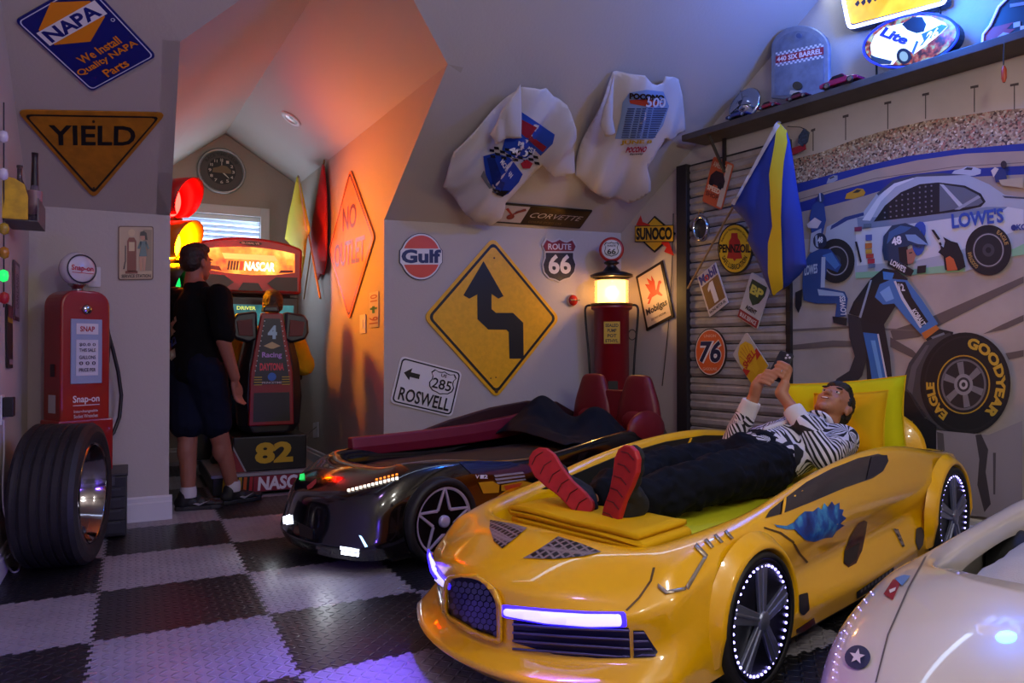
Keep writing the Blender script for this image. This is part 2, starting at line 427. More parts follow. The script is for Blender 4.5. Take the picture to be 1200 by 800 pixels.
# pendant globe lamps over the room (behind the camera)
for i, ((lx, ly), lp) in enumerate(LAMPS):
    o = thing('pendant_lamp', ('globe pendant lamp beside the nose of the white car bed', 'globe pendant lamp near the left wall', 'globe pendant lamp close to the wall facing the dormer')[i], 'lamp', (lx, ly, CEIL), group='pendant lamps')
    MB().lathe([(.06, 0), (.06, -.02), (.02, -.035), (0, -.035)], 24).build('canopy', TRIM, o, smooth=True)
    MB().tube([(0, 0, -.03), (0, 0, LAMPZ-CEIL+.11)], .006, 8).build('rod', TRIM, o)
    MB().ell((0, 0, LAMPZ-CEIL), (.12, .12, .12), 24, 16).build('globe', mat('globe_lit', '#ffffff', .4, emit=lp, ecol=(1, .97, .88)), o, smooth=True)
o = thing('added_light_fixture', 'small unseen fixture added on the flat ceiling for the violet fill', 'light', (0, 1.2, CEIL))  # invented fixture, added out of view to go with the violet fill
MB().box((-.03, -.03, -.03), (.03, .03, 0)).build('mount', flat('#1a1a1e'), o); MB().box((-.17, -.02, -.052), (.17, .02, -.03)).build('housing', flat('#1a1a1e'), o)
# ================================================================== SIGNS
YEL = mat('reflective_yellow', '#e8ac0e', .42, vary=.12, vs=30)
YELO = mat('faded_amber', '#b5740f', .45, vary=.25, vs=18)
ORG = mat('reflective_orange', '#e07a1c', .55, vary=.1, vs=20)
WHT = mat('sign_white', '#d9d6d6', .35)
BLK = flat('#0b0b0d')
# auto parts sign, blue
s = Sign('slopeL', [(19, 21), (98, -23), (185, 63), (106, 107)])
s.plate('auto_parts_sign', rrect(0, 0, 1, 1, .05), '#0b1672', 'blue and orange auto parts sign hung tilted on the ceiling slope', 'sign')
s.shape('pinstripe', ring_polys(rrect(.02, .02, .98, .98, .05), rrect(.035, .03, .965, .97, .045)), '#cfd2ea')
hexa = [(.13, .62), (.13, .82), (.5, .985), (.87, .82), (.87, .62), (.5, .475)]
s.shape('emblem', [hexa[0], hexa[1], hexa[2], hexa[3], hexa[4], hexa[5]], '#e88a12')
s.shape('emblem_band', [(.08, .635), (.08, .805), (.92, .805), (.92, .635)], '#e6e2e6')
s.text('NAPA', (.13, .65, .87, .79), '#0b1672', .035)
for t, y, x0, x1 in (('We Install', .36, .2, .8), ('Quality NAPA', .24, .06, .94), ('Parts', .11, .32, .66)):
    s.text(t, (x0, y-.05, x1, y+.045), '#e88a12', .02)
s.shape('registered_mark', ring_polys(ellip(.92, .56, .025, .02, 12), ellip(.92, .56, .017, .013, 12)), '#cfd2ea')
# yield
s = Sign('slopeL', [(24, 129), (191, 129), (191, 231), (24, 231)])
tri = rpoly([(0, 1), (1, 1), (.5, 0)], .07); tri2 = rpoly([(.045, .962), (.955, .962), (.5, .065)], .05); tri3 = rpoly([(.067, .945), (.933, .945), (.5, .105)], .045)
s.plate('yield_sign', tri, YELO, 'amber triangular yield road sign with black border on ceiling slope', 'sign')
s.shape('border', ring_polys(tri2, tri3), BLK)
s.text('YIELD', (.2, .64, .79, .855), BLK, .022)
s.shape('bolt', [ellip(.5, .9, .01, .016, 10), ellip(.5, .14, .008, .014, 10)], '#3a2a12')
# service station tin sign (plain stand-in print: attendant beside a pump)
s = Sign('back', [(138.5, 265), (180, 265), (179.5, 328), (138.5, 328)], 2, 3)
s.plate('tin_sign', rrect(0, 0, 2, 3, .12), '#5d3b30', 'small vintage tin sign of an attendant beside a red gas pump', 'sign', th=.004)
s.shape('face', rrect(.06, .06, 1.94, 2.94, .09), '#b79d80')
s.shape('print_panel', [(1.4, .5), (1.9, .5), (1.9, 2.8), (1.4, 2.8)], '#8d7a63')
s.shape('printed_pump', [[(.5, .45), (1.02, .45), (1.02, 2.15), (.9, 2.35), (.6, 2.35), (.5, 2.15)], [(.4, .35), (1.1, .35), (1.1, .5), (.4, .5)]], '#7a2f22')
s.shape('printed_globe', [ellip(.75, 2.62, .2, .2, 14), [(.6, 1.6), (.92, 1.6), (.92, 2.1), (.6, 2.1)]], '#c9ac86')
s.shape('printed_hose', [[(.38, 1.0), (.44, 1.0), (.44, 1.9), (.38, 1.9)], [(.28, .6), (.36, .6), (.42, 1.02), (.36, 1.02)]], '#3a2a26')
s.shape('printed_legs', [[(1.22, .5), (1.34, .5), (1.42, 1.35), (1.22, 1.35)], [(1.42, .5), (1.52, .5), (1.6, 1.35), (1.42, 1.35)]], '#c08a6c')
s.shape('printed_clothes', [[(1.18, 1.3), (1.64, 1.3), (1.55, 1.75), (1.62, 2.15), (1.22, 2.15), (1.28, 1.75)], [(1.08, 1.75), (1.22, 2.12), (1.32, 2.05), (1.2, 1.7)], [(1.62, 2.1), (1.78, 1.75), (1.68, 1.68), (1.52, 2.05)]], '#56706f')
s.shape('printed_head', [ellip(1.4, 2.4, .15, .2, 14)], '#c08a6c')
s.shape('printed_hair', [[(1.22, 2.45), (1.25, 2.66), (1.45, 2.72), (1.6, 2.6), (1.66, 2.2), (1.52, 2.25), (1.5, 2.45)]], '#22181a')
s.text('SERVICE STATION', (.2, .12, 1.85, .3), '#2a1d1a', .02)
# gulf
s = Sign('back', [(467, 273), (518.5, 273), (518.5, 328.5), (467, 328.5)], 2, 2)
def gulf(k): 
    a = ellip(1, 1, .94*k, .99*k, 48); out = []
    for x, y in a:
        if abs(y-1) < .36*k: x = 1+(.98*k if x > 1 else -.98*k)
        out.append((x, y))
    return out
s.plate('round_fuel_sign', gulf(1), '#0f1740', 'round orange fuel sign with a white band and navy lettering', 'sign')
s.shape('rim', gulf(.97), '#d8d2d4')
s.shape('orange_disc', [[p for p in ellip(1, 1, .85, .89, 48) if p[1] > 1.34], [p for p in ellip(1, 1, .85, .89, 48) if p[1] < .66]], '#d3442a')
s.text('Gulf', (.1, .72, 1.9, 1.3), '#121a55', .045)
# winding road sign
T, Rr, B_, L_ = (576, 278.5), (656, 372.5), (580, 467), (496.5, 371)
s = Sign('back', [T, Rr, B_, L_])
s.plate('curve_sign', rrect(0, 0, 1, 1, .06), YEL, 'large yellow diamond road sign with black winding arrow', 'sign', th=.01)
s.shape('border', ring_polys(rrect(.028, .028, .972, .972, .05), rrect(.052, .052, .948, .948, .04)), BLK)
ar = [(565.6, 306), (589, 347), (583, 350), (575, 344.5), (575, 362), (580, 366.5), (600, 366.5), (612, 378), (612.6, 420), (596, 420), (595, 389), (592, 386.3), (571, 386), (558.5, 374), (558.3, 345), (549, 350), (542, 346)]
s.px('arrow', ar, BLK)
s.px('bolt', [ellip(580.5, 458, 2.2, 2.4, 10), ellip(578, 302.5, 1.2, 1.2, 8), ellip(574, 443, .9, .9, 8), ellip(580, 442, .9, .9, 8)], '#4a2d08')
# roswell
s = Sign('back', [(469, 417), (541.5, 435), (528.5, 489), (456.5, 471)], 4, 3)
s.plate('direction_sign', rrect(0, 0, 4, 3, .3), WHT, 'white road sign lettered Roswell with left arrow and 285 shield', 'sign')
s.shape('border', ring_polys(rrect(.1, .1, 3.9, 2.9, .26), rrect(.19, .19, 3.81, 2.81, .2)), BLK)
s.shape('arrow', [(.4, 2.02), (.85, 2.42), (.82, 2.15), (1.4, 2.15), (1.4, 1.85), (.82, 1.85), (.83, 1.62)], BLK)
def shield(cx, cy, k, w=1):
    h = [(0, -1), (.25, -.9), (.62, -.82), (.9, -.55), (.98, -.2), (.84, .12), (.84, .4), (1, .68), (.78, .98), (.45, .86), (.2, .9), (0, 1)]
    return [(cx+x*k*w, cy+y*k) for x, y in h]+[(cx-x*k*w, cy+y*k) for x, y in h[-2:0:-1]]
s.shape('shield_outline', ring_polys(shield(2.88, 1.98, .75, 1.12), shield(2.88, 1.98, .69, 1.11)), BLK)
s.text('US', (2.7, 2.35, 3.06, 2.55), BLK, .02); s.text('285', (2.25, 1.55, 3.5, 2.2), BLK, .012)
s.text('ROSWELL', (.4, .3, 3.65, 1.12), BLK, .018)
# route 66
s = Sign('back', [(634, 279), (675, 279), (675, 331), (634, 331)], 2, 2)
s.plate('route_shield_sign', shield(1, 1, 1), '#b9b0ae', 'shield-shaped Route 66 sign in worn white, red and black', 'sign')
s.shape('black_field', shield(1, .99, .93, 1.0), mat('worn_black', '#2a2326', .5, vary=.5, vs=60))
s.shape('red_field', [(.24, 1.4), (.1, 1.62), (.28, 1.9), (.6, 1.78), (.8, 1.83), (1, 1.92), (1.2, 1.83), (1.4, 1.78), (1.72, 1.9), (1.9, 1.62), (1.76, 1.4)], '#7e2024')
s.shape('divider', [(.2, 1.33), (1.8, 1.33), (1.8, 1.4), (.2, 1.4)], '#b9b0ae')
s.text('ROUTE', (.34, 1.47, 1.66, 1.74), '#cfc6c4', .02); s.text('66', (.36, .38, 1.64, 1.26), '#cfc6c4', .03)
# corvette
s = Sign('slope', [(589, 237), (693, 245), (680, 267), (573, 258.5)], 10, 2.6)
s.plate('long_car_sign', rrect(0, 0, 10, 2.6, .1), '#17120c', 'long dark metal sign with a white emblem panel under the t-shirts', 'sign')
s.shape('emblem_panel', [(.25, .2), (3.1, .2), (3.1, 2.4), (.25, 2.4)], '#b6a9a2')
s.shape('dark_panel', [(3.1, .15), (9.85, .15), (9.85, 2.45), (3.1, 2.45)], mat('bronze_print', '#3a2a10', .3, metal=.5))
s.shape('crossed_flags', [[(.7, 1.9), (1.6, 1.2), (1.7, 1.3), (.9, 2.1)], [(2.7, 1.9), (1.8, 1.2), (1.7, 1.3), (2.5, 2.1)]], '#a12a1a')
s.shape('flag_cloth', [[(1.8, 1.35), (2.9, 1.9), (2.7, 2.2), (1.9, 1.7)], ellip(1.65, .95, .4, .35, 16)], '#7d2418')
s.text('CORVETTE', (3.6, 1.1, 9.4, 1.75), '#c9b9a8', -.004, .3); s.text('GENUINE SPORTS CAR', (3.8, .4, 7.5, .68), '#6d5526', 0)
# sunoco on the right wall
s = Sign('right', [(747, 254), (793, 252), (793, 300), (747, 299)], 2, 2)
s.plate('diamond_fuel_sign', [(0, 1.0), (.95, 2.0), (1.98, 1.1), (.95, .15)], '#1a1512', 'yellow diamond fuel sign pierced by a red arrow', 'sign')
s.shape('yellow_field', [(.08, 1.02), (.95, 1.9), (1.88, 1.1), (.95, .25)], '#d9a81c')
s.shape('red_arrow', [[(.0, 1.55), (.25, 2.05), (.34, 1.72), (.75, 1.55), (.55, 1.25), (.3, 1.5)], [(1.3, .62), (1.55, .85), (1.72, .6), (1.95, .0), (1.45, .2), (1.58, .42)]], '#c22418', th=.002)
s.shape('yellow_banner', [(-.06, .68), (1.94, .68), (1.94, 1.52), (-.06, 1.52)], '#1a1512'); s.shape('yellow_banner_face', [(-.02, .72), (1.9, .72), (1.9, 1.48), (-.02, 1.48)], '#d9a81c')
s.text('SUNOCO', (.02, .78, 1.86, 1.42), '#0e0c10', .05)
# mobilgas
s = Sign('right', [(747, 324), (777, 305.5), (791.5, 371), (759, 388)], 2, 3)
s.plate('framed_gas_sign', [(0, 0), (2, 0), (2, 3), (0, 3)], '#241510', 'dark framed cream sign with a red winged horse', 'sign', th=.012)
s.shape('face', [(.14, .14), (1.86, .14), (1.86, 2.86), (.14, 2.86)], '#d8bfa0')
s.shape('winged_horse', [[(.5, 1.55), (.75, 1.75), (1.25, 1.75), (1.5, 2.1), (1.62, 2.1), (1.7, 1.95), (1.55, 1.9), (1.4, 1.6), (1.6, 1.3), (1.5, 1.3), (1.25, 1.5), (.85, 1.5), (.6, 1.25), (.45, 1.3), (.65, 1.5)],
    [(.8, 1.75), (.55, 2.35), (.85, 2.2), (.75, 2.6), (1.05, 2.3), (1.1, 2.6), (1.25, 2.2), (1.2, 1.75)]], '#c8361f')
s.text('Mobilgas', (.25, .62, 1.78, 1.08), '#2a1a24', .03); s.text('SOCONY-VACUUM', (.5, .35, 1.55, .46), '#4a2a24', .01)
# no outlet
s = Sign('alcR', [(411.7, 199), (441, 276), (410.5, 376), (387, 293.5)])
s.plate('no_outlet_sign', rrect(0, 0, 1, 1, .05), ORG, 'orange diamond road sign lettered No Outlet on alcove wall', 'sign', th=.01)
s.shape('border', ring_polys(rrect(.02, .02, .98, .98, .045), rrect(.04, .04, .96, .96, .04)), '#50240c')
def dm(x, y): return ((x+1-y)/2, (x+1+y)/2)
for t, bx in (('NO', (-.3, .2, .3, .52)), ('OUTLET', (-.68, -.27, .66, .06))):
    s.text(t, (0, 0, 1, 1), '#6d2a1a', .02, fn=lambda x, y, bx=bx: dm(bx[0]+x*(bx[2]-bx[0]), bx[1]+y*(bx[3]-bx[1])))
# small plates on the alcove wall
s = Sign('alcR', [(434, 343), (444.5, 341), (444.5, 383), (434, 384)], 1, 4)
s.plate('number_strip', [(0, 0), (1, 0), (1, 4), (0, 4)], '#b3a79c', 'narrow numbered strip beside the white light switch on alcove wall', 'plaque', th=.004)
s.text('10', (.1, 2.9, .9, 3.7), '#8a3a30', .02, rot=90); s.shape('green_mark', [[(.1, 2.0), (.9, 2.0), (.9, 2.25), (.1, 2.25)], [(.35, 1.6), (.65, 1.6), (.65, 2.4), (.35, 2.4)]], '#1d6b55'); s.text('16', (.1, .3, .9, 1.3), '#8a3a30', .02, rot=90)
def switch(pl, quad, label):
    s = Sign(pl, quad, 2, 3); s.plate('light_switch', rrect(0, 0, 2, 3, .12), TRIM, label, 'switch', th=.006)
    s.shape('rocker', rrect(.65, .8, 1.35, 2.2, .08), flat('#d5d0cc'), th=.004); return s
switch('alcR', [(423, 369), (429.5, 368), (429.5, 390), (423, 391)], 'white light switch on the alcove wall under the orange sign')
switch('back', [(103.5, 313), (118, 313), (118, 336), (103.5, 336)], 'white double switch plate half hidden by the pump globe')
# red clearance lamp between the shield sign and the pump lamp
p = hit(PL['back'], 669.5, 352)
o = thing('marker_lamp', 'small round red and white marker lamp beside Route 66 shield', 'lamp', p)
MB().lathe([(.045, 0), (.047, -.012), (.043, -.03)], 20, ax=(0, 1, 0)).build('rim', flat('#c9a58c'), o, smooth=True)
MB().lathe([(.043, -.03), (.03, -.05), (0, -.058)], 20, ax=(0, 1, 0)).build('lens', mat('red_lens', '#a8281c', .25), o, smooth=True)
MB().box((-.043, -.06, -.004), (.043, -.045, .004)).build('divider', flat('#3a1a14'), o)
# ------------------------------------------------ roll-up door panel: post, slats, track
ts0, ts1 = .86, 2.13
def tr(u, d=0):
    P = off('right', d); q = hit(P, u, 410); return ((q-V((3.62, YB, 0))).dot(V((.139, -.99, 0))))
t_a, t_b, t_c = tr(796, .03), tr(808, .03), tr(925.5, .02)
MB_ = MB(); 
def rbox(b, t0, t1, d0, d1, z0, z1):
    b.prism([right_at(t0, d0, z0), right_at(t1, d0, z0), right_at(t1, d1, z0), right_at(t0, d1, z0)], (0, 0, z1-z0)); return b
tag(rbox(MB(), t_a, t_b, 0, .06, 0, 2.44).build('trim_1', flat('#1f1a1c', .5), bevel=.004), kind='structure')
DOOR = tag(rbox(MB(), t_b, t_c, .001, .004, 0, 2.44).build('door_1', flat('#1d191a')), kind='structure')
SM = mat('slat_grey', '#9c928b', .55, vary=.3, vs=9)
n = 20; hs = 2.43/n; z0 = 0
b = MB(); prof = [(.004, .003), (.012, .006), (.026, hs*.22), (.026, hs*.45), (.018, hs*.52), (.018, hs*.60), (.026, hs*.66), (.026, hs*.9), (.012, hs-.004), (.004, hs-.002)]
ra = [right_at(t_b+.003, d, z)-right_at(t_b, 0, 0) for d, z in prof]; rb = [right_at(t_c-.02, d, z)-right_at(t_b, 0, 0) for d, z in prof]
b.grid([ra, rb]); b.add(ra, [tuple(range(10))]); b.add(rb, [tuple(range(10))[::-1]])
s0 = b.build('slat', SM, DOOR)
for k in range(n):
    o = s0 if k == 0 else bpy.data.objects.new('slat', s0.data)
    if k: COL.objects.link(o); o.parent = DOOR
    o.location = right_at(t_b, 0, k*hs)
tk = rbox(MB(), t_c-.02, t_c+.012, .0, .03, 0, 2.43)
tk.build('track', flat('#26211f'), DOOR)
for k in range(16):
    z = .1+k*.15; rbox(MB(), t_c-.012, t_c+.02, .03, .045, z, z+.06).build('track_hinge', flat('#151214'), DOOR)
DP = .05
def dsign(quad, w, h): return Sign(off('right', .032), quad, w, h)
s = dsign([(837, 183), (861.5, 193), (846, 246), (824.5, 236)], 3, 5)
s.plate('orange_tin_sign', rrect(0, 0, 3, 5, .25), '#b9542c', 'orange and cream tin sign with a dark race car on slatted door', 'sign')
s.shape('cream_strip', [(2.2, .2), (2.9, .2), (2.9, 4.8), (2.2, 4.8)], '#b7a58e'); s.shape('car_print', [(.3, 2.2), (2.5, 2.2), (2.5, 3.0), (2, 3.7), (.9, 3.7), (.3, 3.0)], '#2e1a1c')
s.shape('car_wheels', [ellip(.7, 2.3, .35, .4, 12), ellip(2.0, 2.3, .35, .4, 12)], '#120d10'); s.text('SPEED', (.3, 1.45, 2.2, 2.0), '#d9c4a4', .03); s.text('SHOP', (.3, .8, 2.2, 1.3), '#6e2c16', .03); s.text('AMERICA', (.3, 4.0, 2.5, 4.6), '#d9c4a4', .02)
s = dsign([(842.5, 262), (883, 262), (883, 321), (842.5, 321)], 2, 2)
s.plate('oval_oil_sign', ellip(1, 1, 1, 1, 40), '#15110f', 'oval yellow oil sign with a red bell on slatted door', 'sign')
s.shape('yellow_field', ellip(1, 1, .93, .94, 40), '#d3ab18')
s.shape('bell', [(.55, .62), (.62, .8), (.68, 1.3), (.8, 1.42), (.82, 1.62), (1.18, 1.62), (1.2, 1.42), (1.32, 1.3), (1.38, .8), (1.45, .62), (1.1, .6), (1, .5), (.9, .6)], '#a8231c')
s.text('PENNZOIL', (.1, .84, 1.92, 1.18), '#0d0b0d', .04)
s.text('SAFE LUBRICATION', (0, 0, 1, .22), '#1a1512', .02, fn=arc_text(1, 1, .83, 205, 335, .22, flip=True)); s.text('Supreme Pennsylvania Quality', (0, 0, 1, .13), '#3a2f10', .01, fn=arc_text(1, 1, .72, 160, 20, .13))
s = dsign([(818, 325.5), (839.5, 307), (854.5, 355), (833, 371)], 3, 5)
s.plate('motor_oil_sign', [(0, 0), (3, 0), (3, 5), (0, 5)], '#c9bdb8', 'white and brown tilted sign with a large white numeral one', 'sign')
s.shape('brown_panel', [(.2, .75), (2.85, .75), (2.85, 3.6), (.2, 3.6)], '#7a5326'); s.text('Mobil', (.2, 3.75, 2.85, 4.85), '#33307a', .04); s.shape('red_o', ring_polys(ellip(1.28, 4.12, .3, .36, 14), ellip(1.28, 4.12, .15, .2, 14)), '#b52a22')
s.shape('numeral_one', [(1.3, .95), (1.95, .95), (1.95, 3.4), (1.45, 3.4), (.95, 2.9), (.95, 2.5), (1.3, 2.75)], '#d8cfca'); s.text('RACING MOTOR OIL', (.25, .22, 2.8, .55), '#1c1618', .03)
s = dsign([(882.5, 320), (905, 331), (889, 387.5), (864.5, 370)], 3, 6)
s.plate('agent_sign', rrect(0, 0, 3, 6, .25), '#b9b4a8', 'white sign with a green shield above a red strip', 'sign')
s.shape('green_shield', [(.4, 5.3), (2.6, 5.3), (2.65, 4.2), (2.2, 3.0), (1.5, 2.35), (.8, 3.0), (.35, 4.2)], '#1f3d27'); s.text('BP', (.62, 3.6, 2.4, 4.75), '#c6c04a', .05); s.text('AGENT', (.7, 1.5, 2.3, 2.1), '#14120f', .04)
s.shape('red_strip', [(.05, .1), (2.95, .1), (2.95, 1.15), (.05, 1.15)], '#8e2422'); s.text('BULK SERVICE', (.3, .35, 2.7, .9), '#c9c2ba', .02)
s = dsign([(815.5, 384.5), (852.5, 384.5), (852.5, 440.5), (815.5, 440.5)], 2, 2)
s.plate('round_gasoline_sign', ellip(1, 1, 1, 1, 40), '#2a1a1a', 'round orange sign with a two-digit navy number on slatted door', 'sign')
s.shape('orange_field', ellip(1, 1, .94, .95, 40), '#cf5a20'); s.shape('inner_line', ring_polys(ellip(1, 1, .94, .95, 40), ellip(1, 1, .9, .91, 40)), '#d9c9bc')
s.text('76', (.28, .52, 1.72, 1.52), '#d9d2cc', .085, .15); s.text('76', (.32, .56, 1.68, 1.48), '#141a40', .03, .15); s.text('UNION', (.62, 1.62, 1.38, 1.74), '#e0b090', .01); s.text('GASOLINE', (.55, .24, 1.45, .36), '#e0b090', .01)
s = dsign([(859.5, 415), (876, 389), (902, 428), (885, 455)], 3, 4)
s.plate('scallop_sign', rrect(0, 0, 3, 4, .2), '#b9ab9c', 'cream and yellow fuel sign with scallop shell tilted on slatted door', 'sign')
s.shape('yellow_panel', [(.05, .05), (2.95, .05), (2.95, 1.7), (.05, 1.7)], '#cf9a16'); s.shape('red_band', [(.05, 1.35), (2.95, 1.35), (2.95, 2.1), (.05, 2.1)], '#b52a1e')
s.shape('scallop', [(1.1, .6), (1.9, .6), (1.95, 1.1), (2.6, 1.9), (2.75, 2.7), (2.3, 3.5), (1.5, 3.8), (.7, 3.5), (.25, 2.7), (.4, 1.9), (1.05, 1.1)], '#d7a51c')
s.shape('scallop_ribs', [[(1.5+.08*k, 1.15), (1.5+.4*k+.03, 3.45-.07*k*k), (1.5+.4*k-.03, 3.45-.07*k*k)] for k in (-2, -1, 0, 1, 2)], '#a8541a')
s.text('SHELL', (.5, 1.75, 2.55, 2.45), '#b52a1e', .04)
# chrome gauge ring
s = dsign([(813.5, 252), (832, 252), (832, 283), (813.5, 283)], 2, 2); c = s.C; n = s.N
o = thing('horn_ring', 'small chrome ring horn hung below the orange tin sign', 'ornament', c)
Mx = Matrix((tuple(s.A), tuple(s.B), tuple(n))).transposed()
def lring(prof, seg=28): 
    b = MB(); b.grid([[Mx @ V((r*cos(2*pi*j/seg), r*sin(2*pi*j/seg), h)) for j in range(seg)] for r, h in prof], cu=True); return b
lring([(1, .0), (1.0, .02), (.88, .035), (.74, .02), (.7, .004)]).build('chrome_bezel', mat('chrome', '#b9bcc2', .12, metal=1), o, smooth=True)
lring([(.7, .006), (.4, .012), (0, .02)]).build('face', flat('#2b2728'), o, smooth=True)
b = MB(); b.tube([Mx @ V((-.35, 1.05, .01)), Mx @ V((-.1, 1.35, .015)), Mx @ V((.35, 1.15, .01))], .006, 6); b.build('hanger', flat('#8a6a4a'), o)
# ================================================================== CAR BEDS
from mathutils.bvhtree import BVHTree
def crease_rows(o, nrow, ncol, rows, val=.6, cols=()):
    """edges running along the given rows (v index i, u index j) get a crease"""
    me = o.data; a = me.attributes.new('crease_edge', 'FLOAT', 'EDGE'); d = [0.0]*len(me.edges)
    for i, e in enumerate(me.edges):
        r0, c0 = divmod(e.vertices[0], nrow); r1, c1 = divmod(e.vertices[1], nrow)
        if c0 == c1 and c0 in rows: d[i] = val
        elif r0 == r1 and r0 in cols and max(c0, c1) <= 5: d[i] = .55
    a.data.foreach_set('value', d)
def uloft(stations):
    """half stations (y>=0), rear centre to nose centre -> closed loop round the car"""
    half = [[V(p) for p in s] for s in stations]
    mir = [[V((p.x, -p.y, p.z)) for p in s] for s in half[-2:0:-1]]
    return half+mir
def bvh_of(o):
    dg = bpy.context.evaluated_depsgraph_get(); dg.update(); e = o.evaluated_get(dg); me = e.to_mesh()
    M = o.matrix_world.copy(); vs = [M @ v.co for v in me.vertices]; fs = [tuple(p.vertices) for p in me.polygons]; e.to_mesh_clear()
    return BVHTree.FromPolygons(vs, fs)
def bvh_parts(objs):
    vs, fs = [], []
    dg = bpy.context.evaluated_depsgraph_get(); dg.update()
    for o in objs:
        e = o.evaluated_get(dg); me = e.to_mesh(); M = o.matrix_world.copy(); b = len(vs)
        vs += [M @ v.co for v in me.vertices]; fs += [tuple(b+i for i in p.vertices) for p in me.polygons]; e.to_mesh_clear()
    return BVHTree.FromPolygons(vs, fs)
def drape(bv, poly, name, m, parent, offs=.003, step=7, smooth=True, th=0, maxd=9):
    """a photo-traced outline laid onto the surface it touches"""
    if isinstance(poly, Ring): polys = poly
    elif isinstance(poly[0][0], (int, float)): polys = [poly]
    else: polys = poly
    bm = bmesh.new()
    for q in polys:
        f = bm.faces.new([bm.verts.new((p[0], p[1], 0)) for p in q])
    if len(polys) > 1: bmesh.ops.remove_doubles(bm, verts=bm.verts, dist=.05)
    xs = [v.co.x for v in bm.verts]; ys = [v.co.y for v in bm.verts]
    for ax, lo, hi in ((0, min(xs), max(xs)), (1, min(ys), max(ys))):
        k = lo+step*.5
        while k < hi:
            bmesh.ops.bisect_plane(bm, geom=bm.verts[:]+bm.edges[:]+bm.faces[:], plane_co=(k, 0, 0) if ax == 0 else (0, k, 0), plane_no=(1, 0, 0) if ax == 0 else (0, 1, 0)); k += step
    bad = []; dl = []
    for v in bm.verts:
        d = ray(v.co.x, v.co.y).normalized(); h, n, i, dist = bv.ray_cast(CAMP, d, maxd)
        if h is None: bad.append(v); continue
        if n.dot(d) > 0: n = -n
        dl.append(dist); v.co = h+n*offs-d*offs*.3
    for v in bad:
        d = ray(v.co.x, v.co.y).normalized(); v.co = CAMP+d*(sum(dl)/max(1, len(dl)))
    me = bpy.data.meshes.new(name); bmesh.ops.recalc_face_normals(bm, faces=bm.faces); 
    for f in bm.faces:
        if f.normal.dot(f.calc_center_median()-CAMP) > 0: f.normal_flip()
        f.smooth = smooth
    bm.to_mesh(me); bm.free(); me.materials.append(m)
    o = bpy.data.objects.new(name, me); COL.objects.link(o); o.parent = parent; o.matrix_parent_inverse = parent.matrix_world.inverted()
    if th: q = o.modifiers.new('s', 'SOLIDIFY'); q.thickness = th; q.offset = 1
    return o
RUB = mat('tire_rubber', '#131315', .55, bump=.15, bs=120)
LEDW = glow('9a90ff', 6, 'ffffff'); LEDB = glow('4a40ff', 4)
def wheel(root, x, y, R_, wd, rim, rimr=.84, spokes=5, led=False, side=1, z=None, star_w=.2, double=False):
    """car-bed wheel: a part of the bed with its own tyre, rim, spokes"""
    z = R_ if z is None else z; yo = y+side*wd/2
    W = MB().lathe([(R_*.80, -wd/2), (R_*.95, -wd/2), (R_, -wd*.36), (R_, wd*.36), (R_*.965, wd/2), (R_*rimr+.006, wd/2), (R_*rimr, wd*.42), (R_*rimr*.97, wd*.1)], 48, (0, 0, 0), (0, side, 0)).build('tire', RUB, root, smooth=True)
    W.location = (x, y, z)
    r = R_*rimr
    MB().lathe([(r+.002, wd*.46), (r-.008, wd*.49), (r-.016, wd*.42), (r-.022, wd*.40), (r*.5, wd*.38), (0, wd*.38)], 48, ax=(0, side, 0)).build('rim', rim[0], W, smooth=True)
    MB().lathe([(r*.17, wd*.36), (r*.17, wd*.52), (r*.13, wd*.56), (0, wd*.56)], 20, ax=(0, side, 0)).build('hub', rim[1], W, smooth=True)
    for k in range(spokes):
        a = 2*pi*k/spokes+.35; b = MB()
        def q(rr, da, h): return (rr*cos(a+da), side*h, rr*sin(a+da))
        if double:                                       # outline star: two bars from each tip to the inner corners
            for s_ in (-1, 1): b.prism([V(p) for p in (q(r*.95, -.035*s_, wd*.47), q(r*.95, .035*s_, wd*.47), q(r*.40, s_*(pi/5)+.09*s_, wd*.44), q(r*.34, s_*(pi/5)-.09*s_, wd*.44))], V((0, -side*.012, 0)))
        else:
            b.prism([V(p) for p in (q(r*.15, -.7, wd*.50), q(r*.15, .7, wd*.50), q(r*.94, star_w*.55, wd*.46), q(r*.94, -star_w*.55, wd*.46))], V((0, -side*.014, 0)))
            b.prism([V(p) for p in (q(r*.15, -.2, wd*.53), q(r*.15, .2, wd*.53), q(r*.9, .03, wd*.50), q(r*.9, -.03, wd*.50))], V((0, -side*.012, 0)))
        b.build('spoke', rim[1], W, bevel=.003)
    if led:
        n = 44; ring = []
        e = MB(); e.lathe([(.0042, -.002), (.0042, .002), (.002, .004), (0, .0045)], 6, ax=(0, side, 0)); e0 = e.build('led', LEDW, W)
        for k in range(n):
            o = e0 if k == 0 else bpy.data.objects.new('led', e0.data)
            if k: COL.objects.link(o); o.parent = W
            a = 2*pi*k/n; o.location = ((r-.02)*cos(a), side*wd*.44, (r-.02)*sin(a))
        MB().tube([((r-.012)*cos(2*pi*k/48), side*wd*.40, (r-.012)*sin(2*pi*k/48)) for k in range(48)], .0022, 5, closed=True).build('led_strip', LEDB, W)
    return W
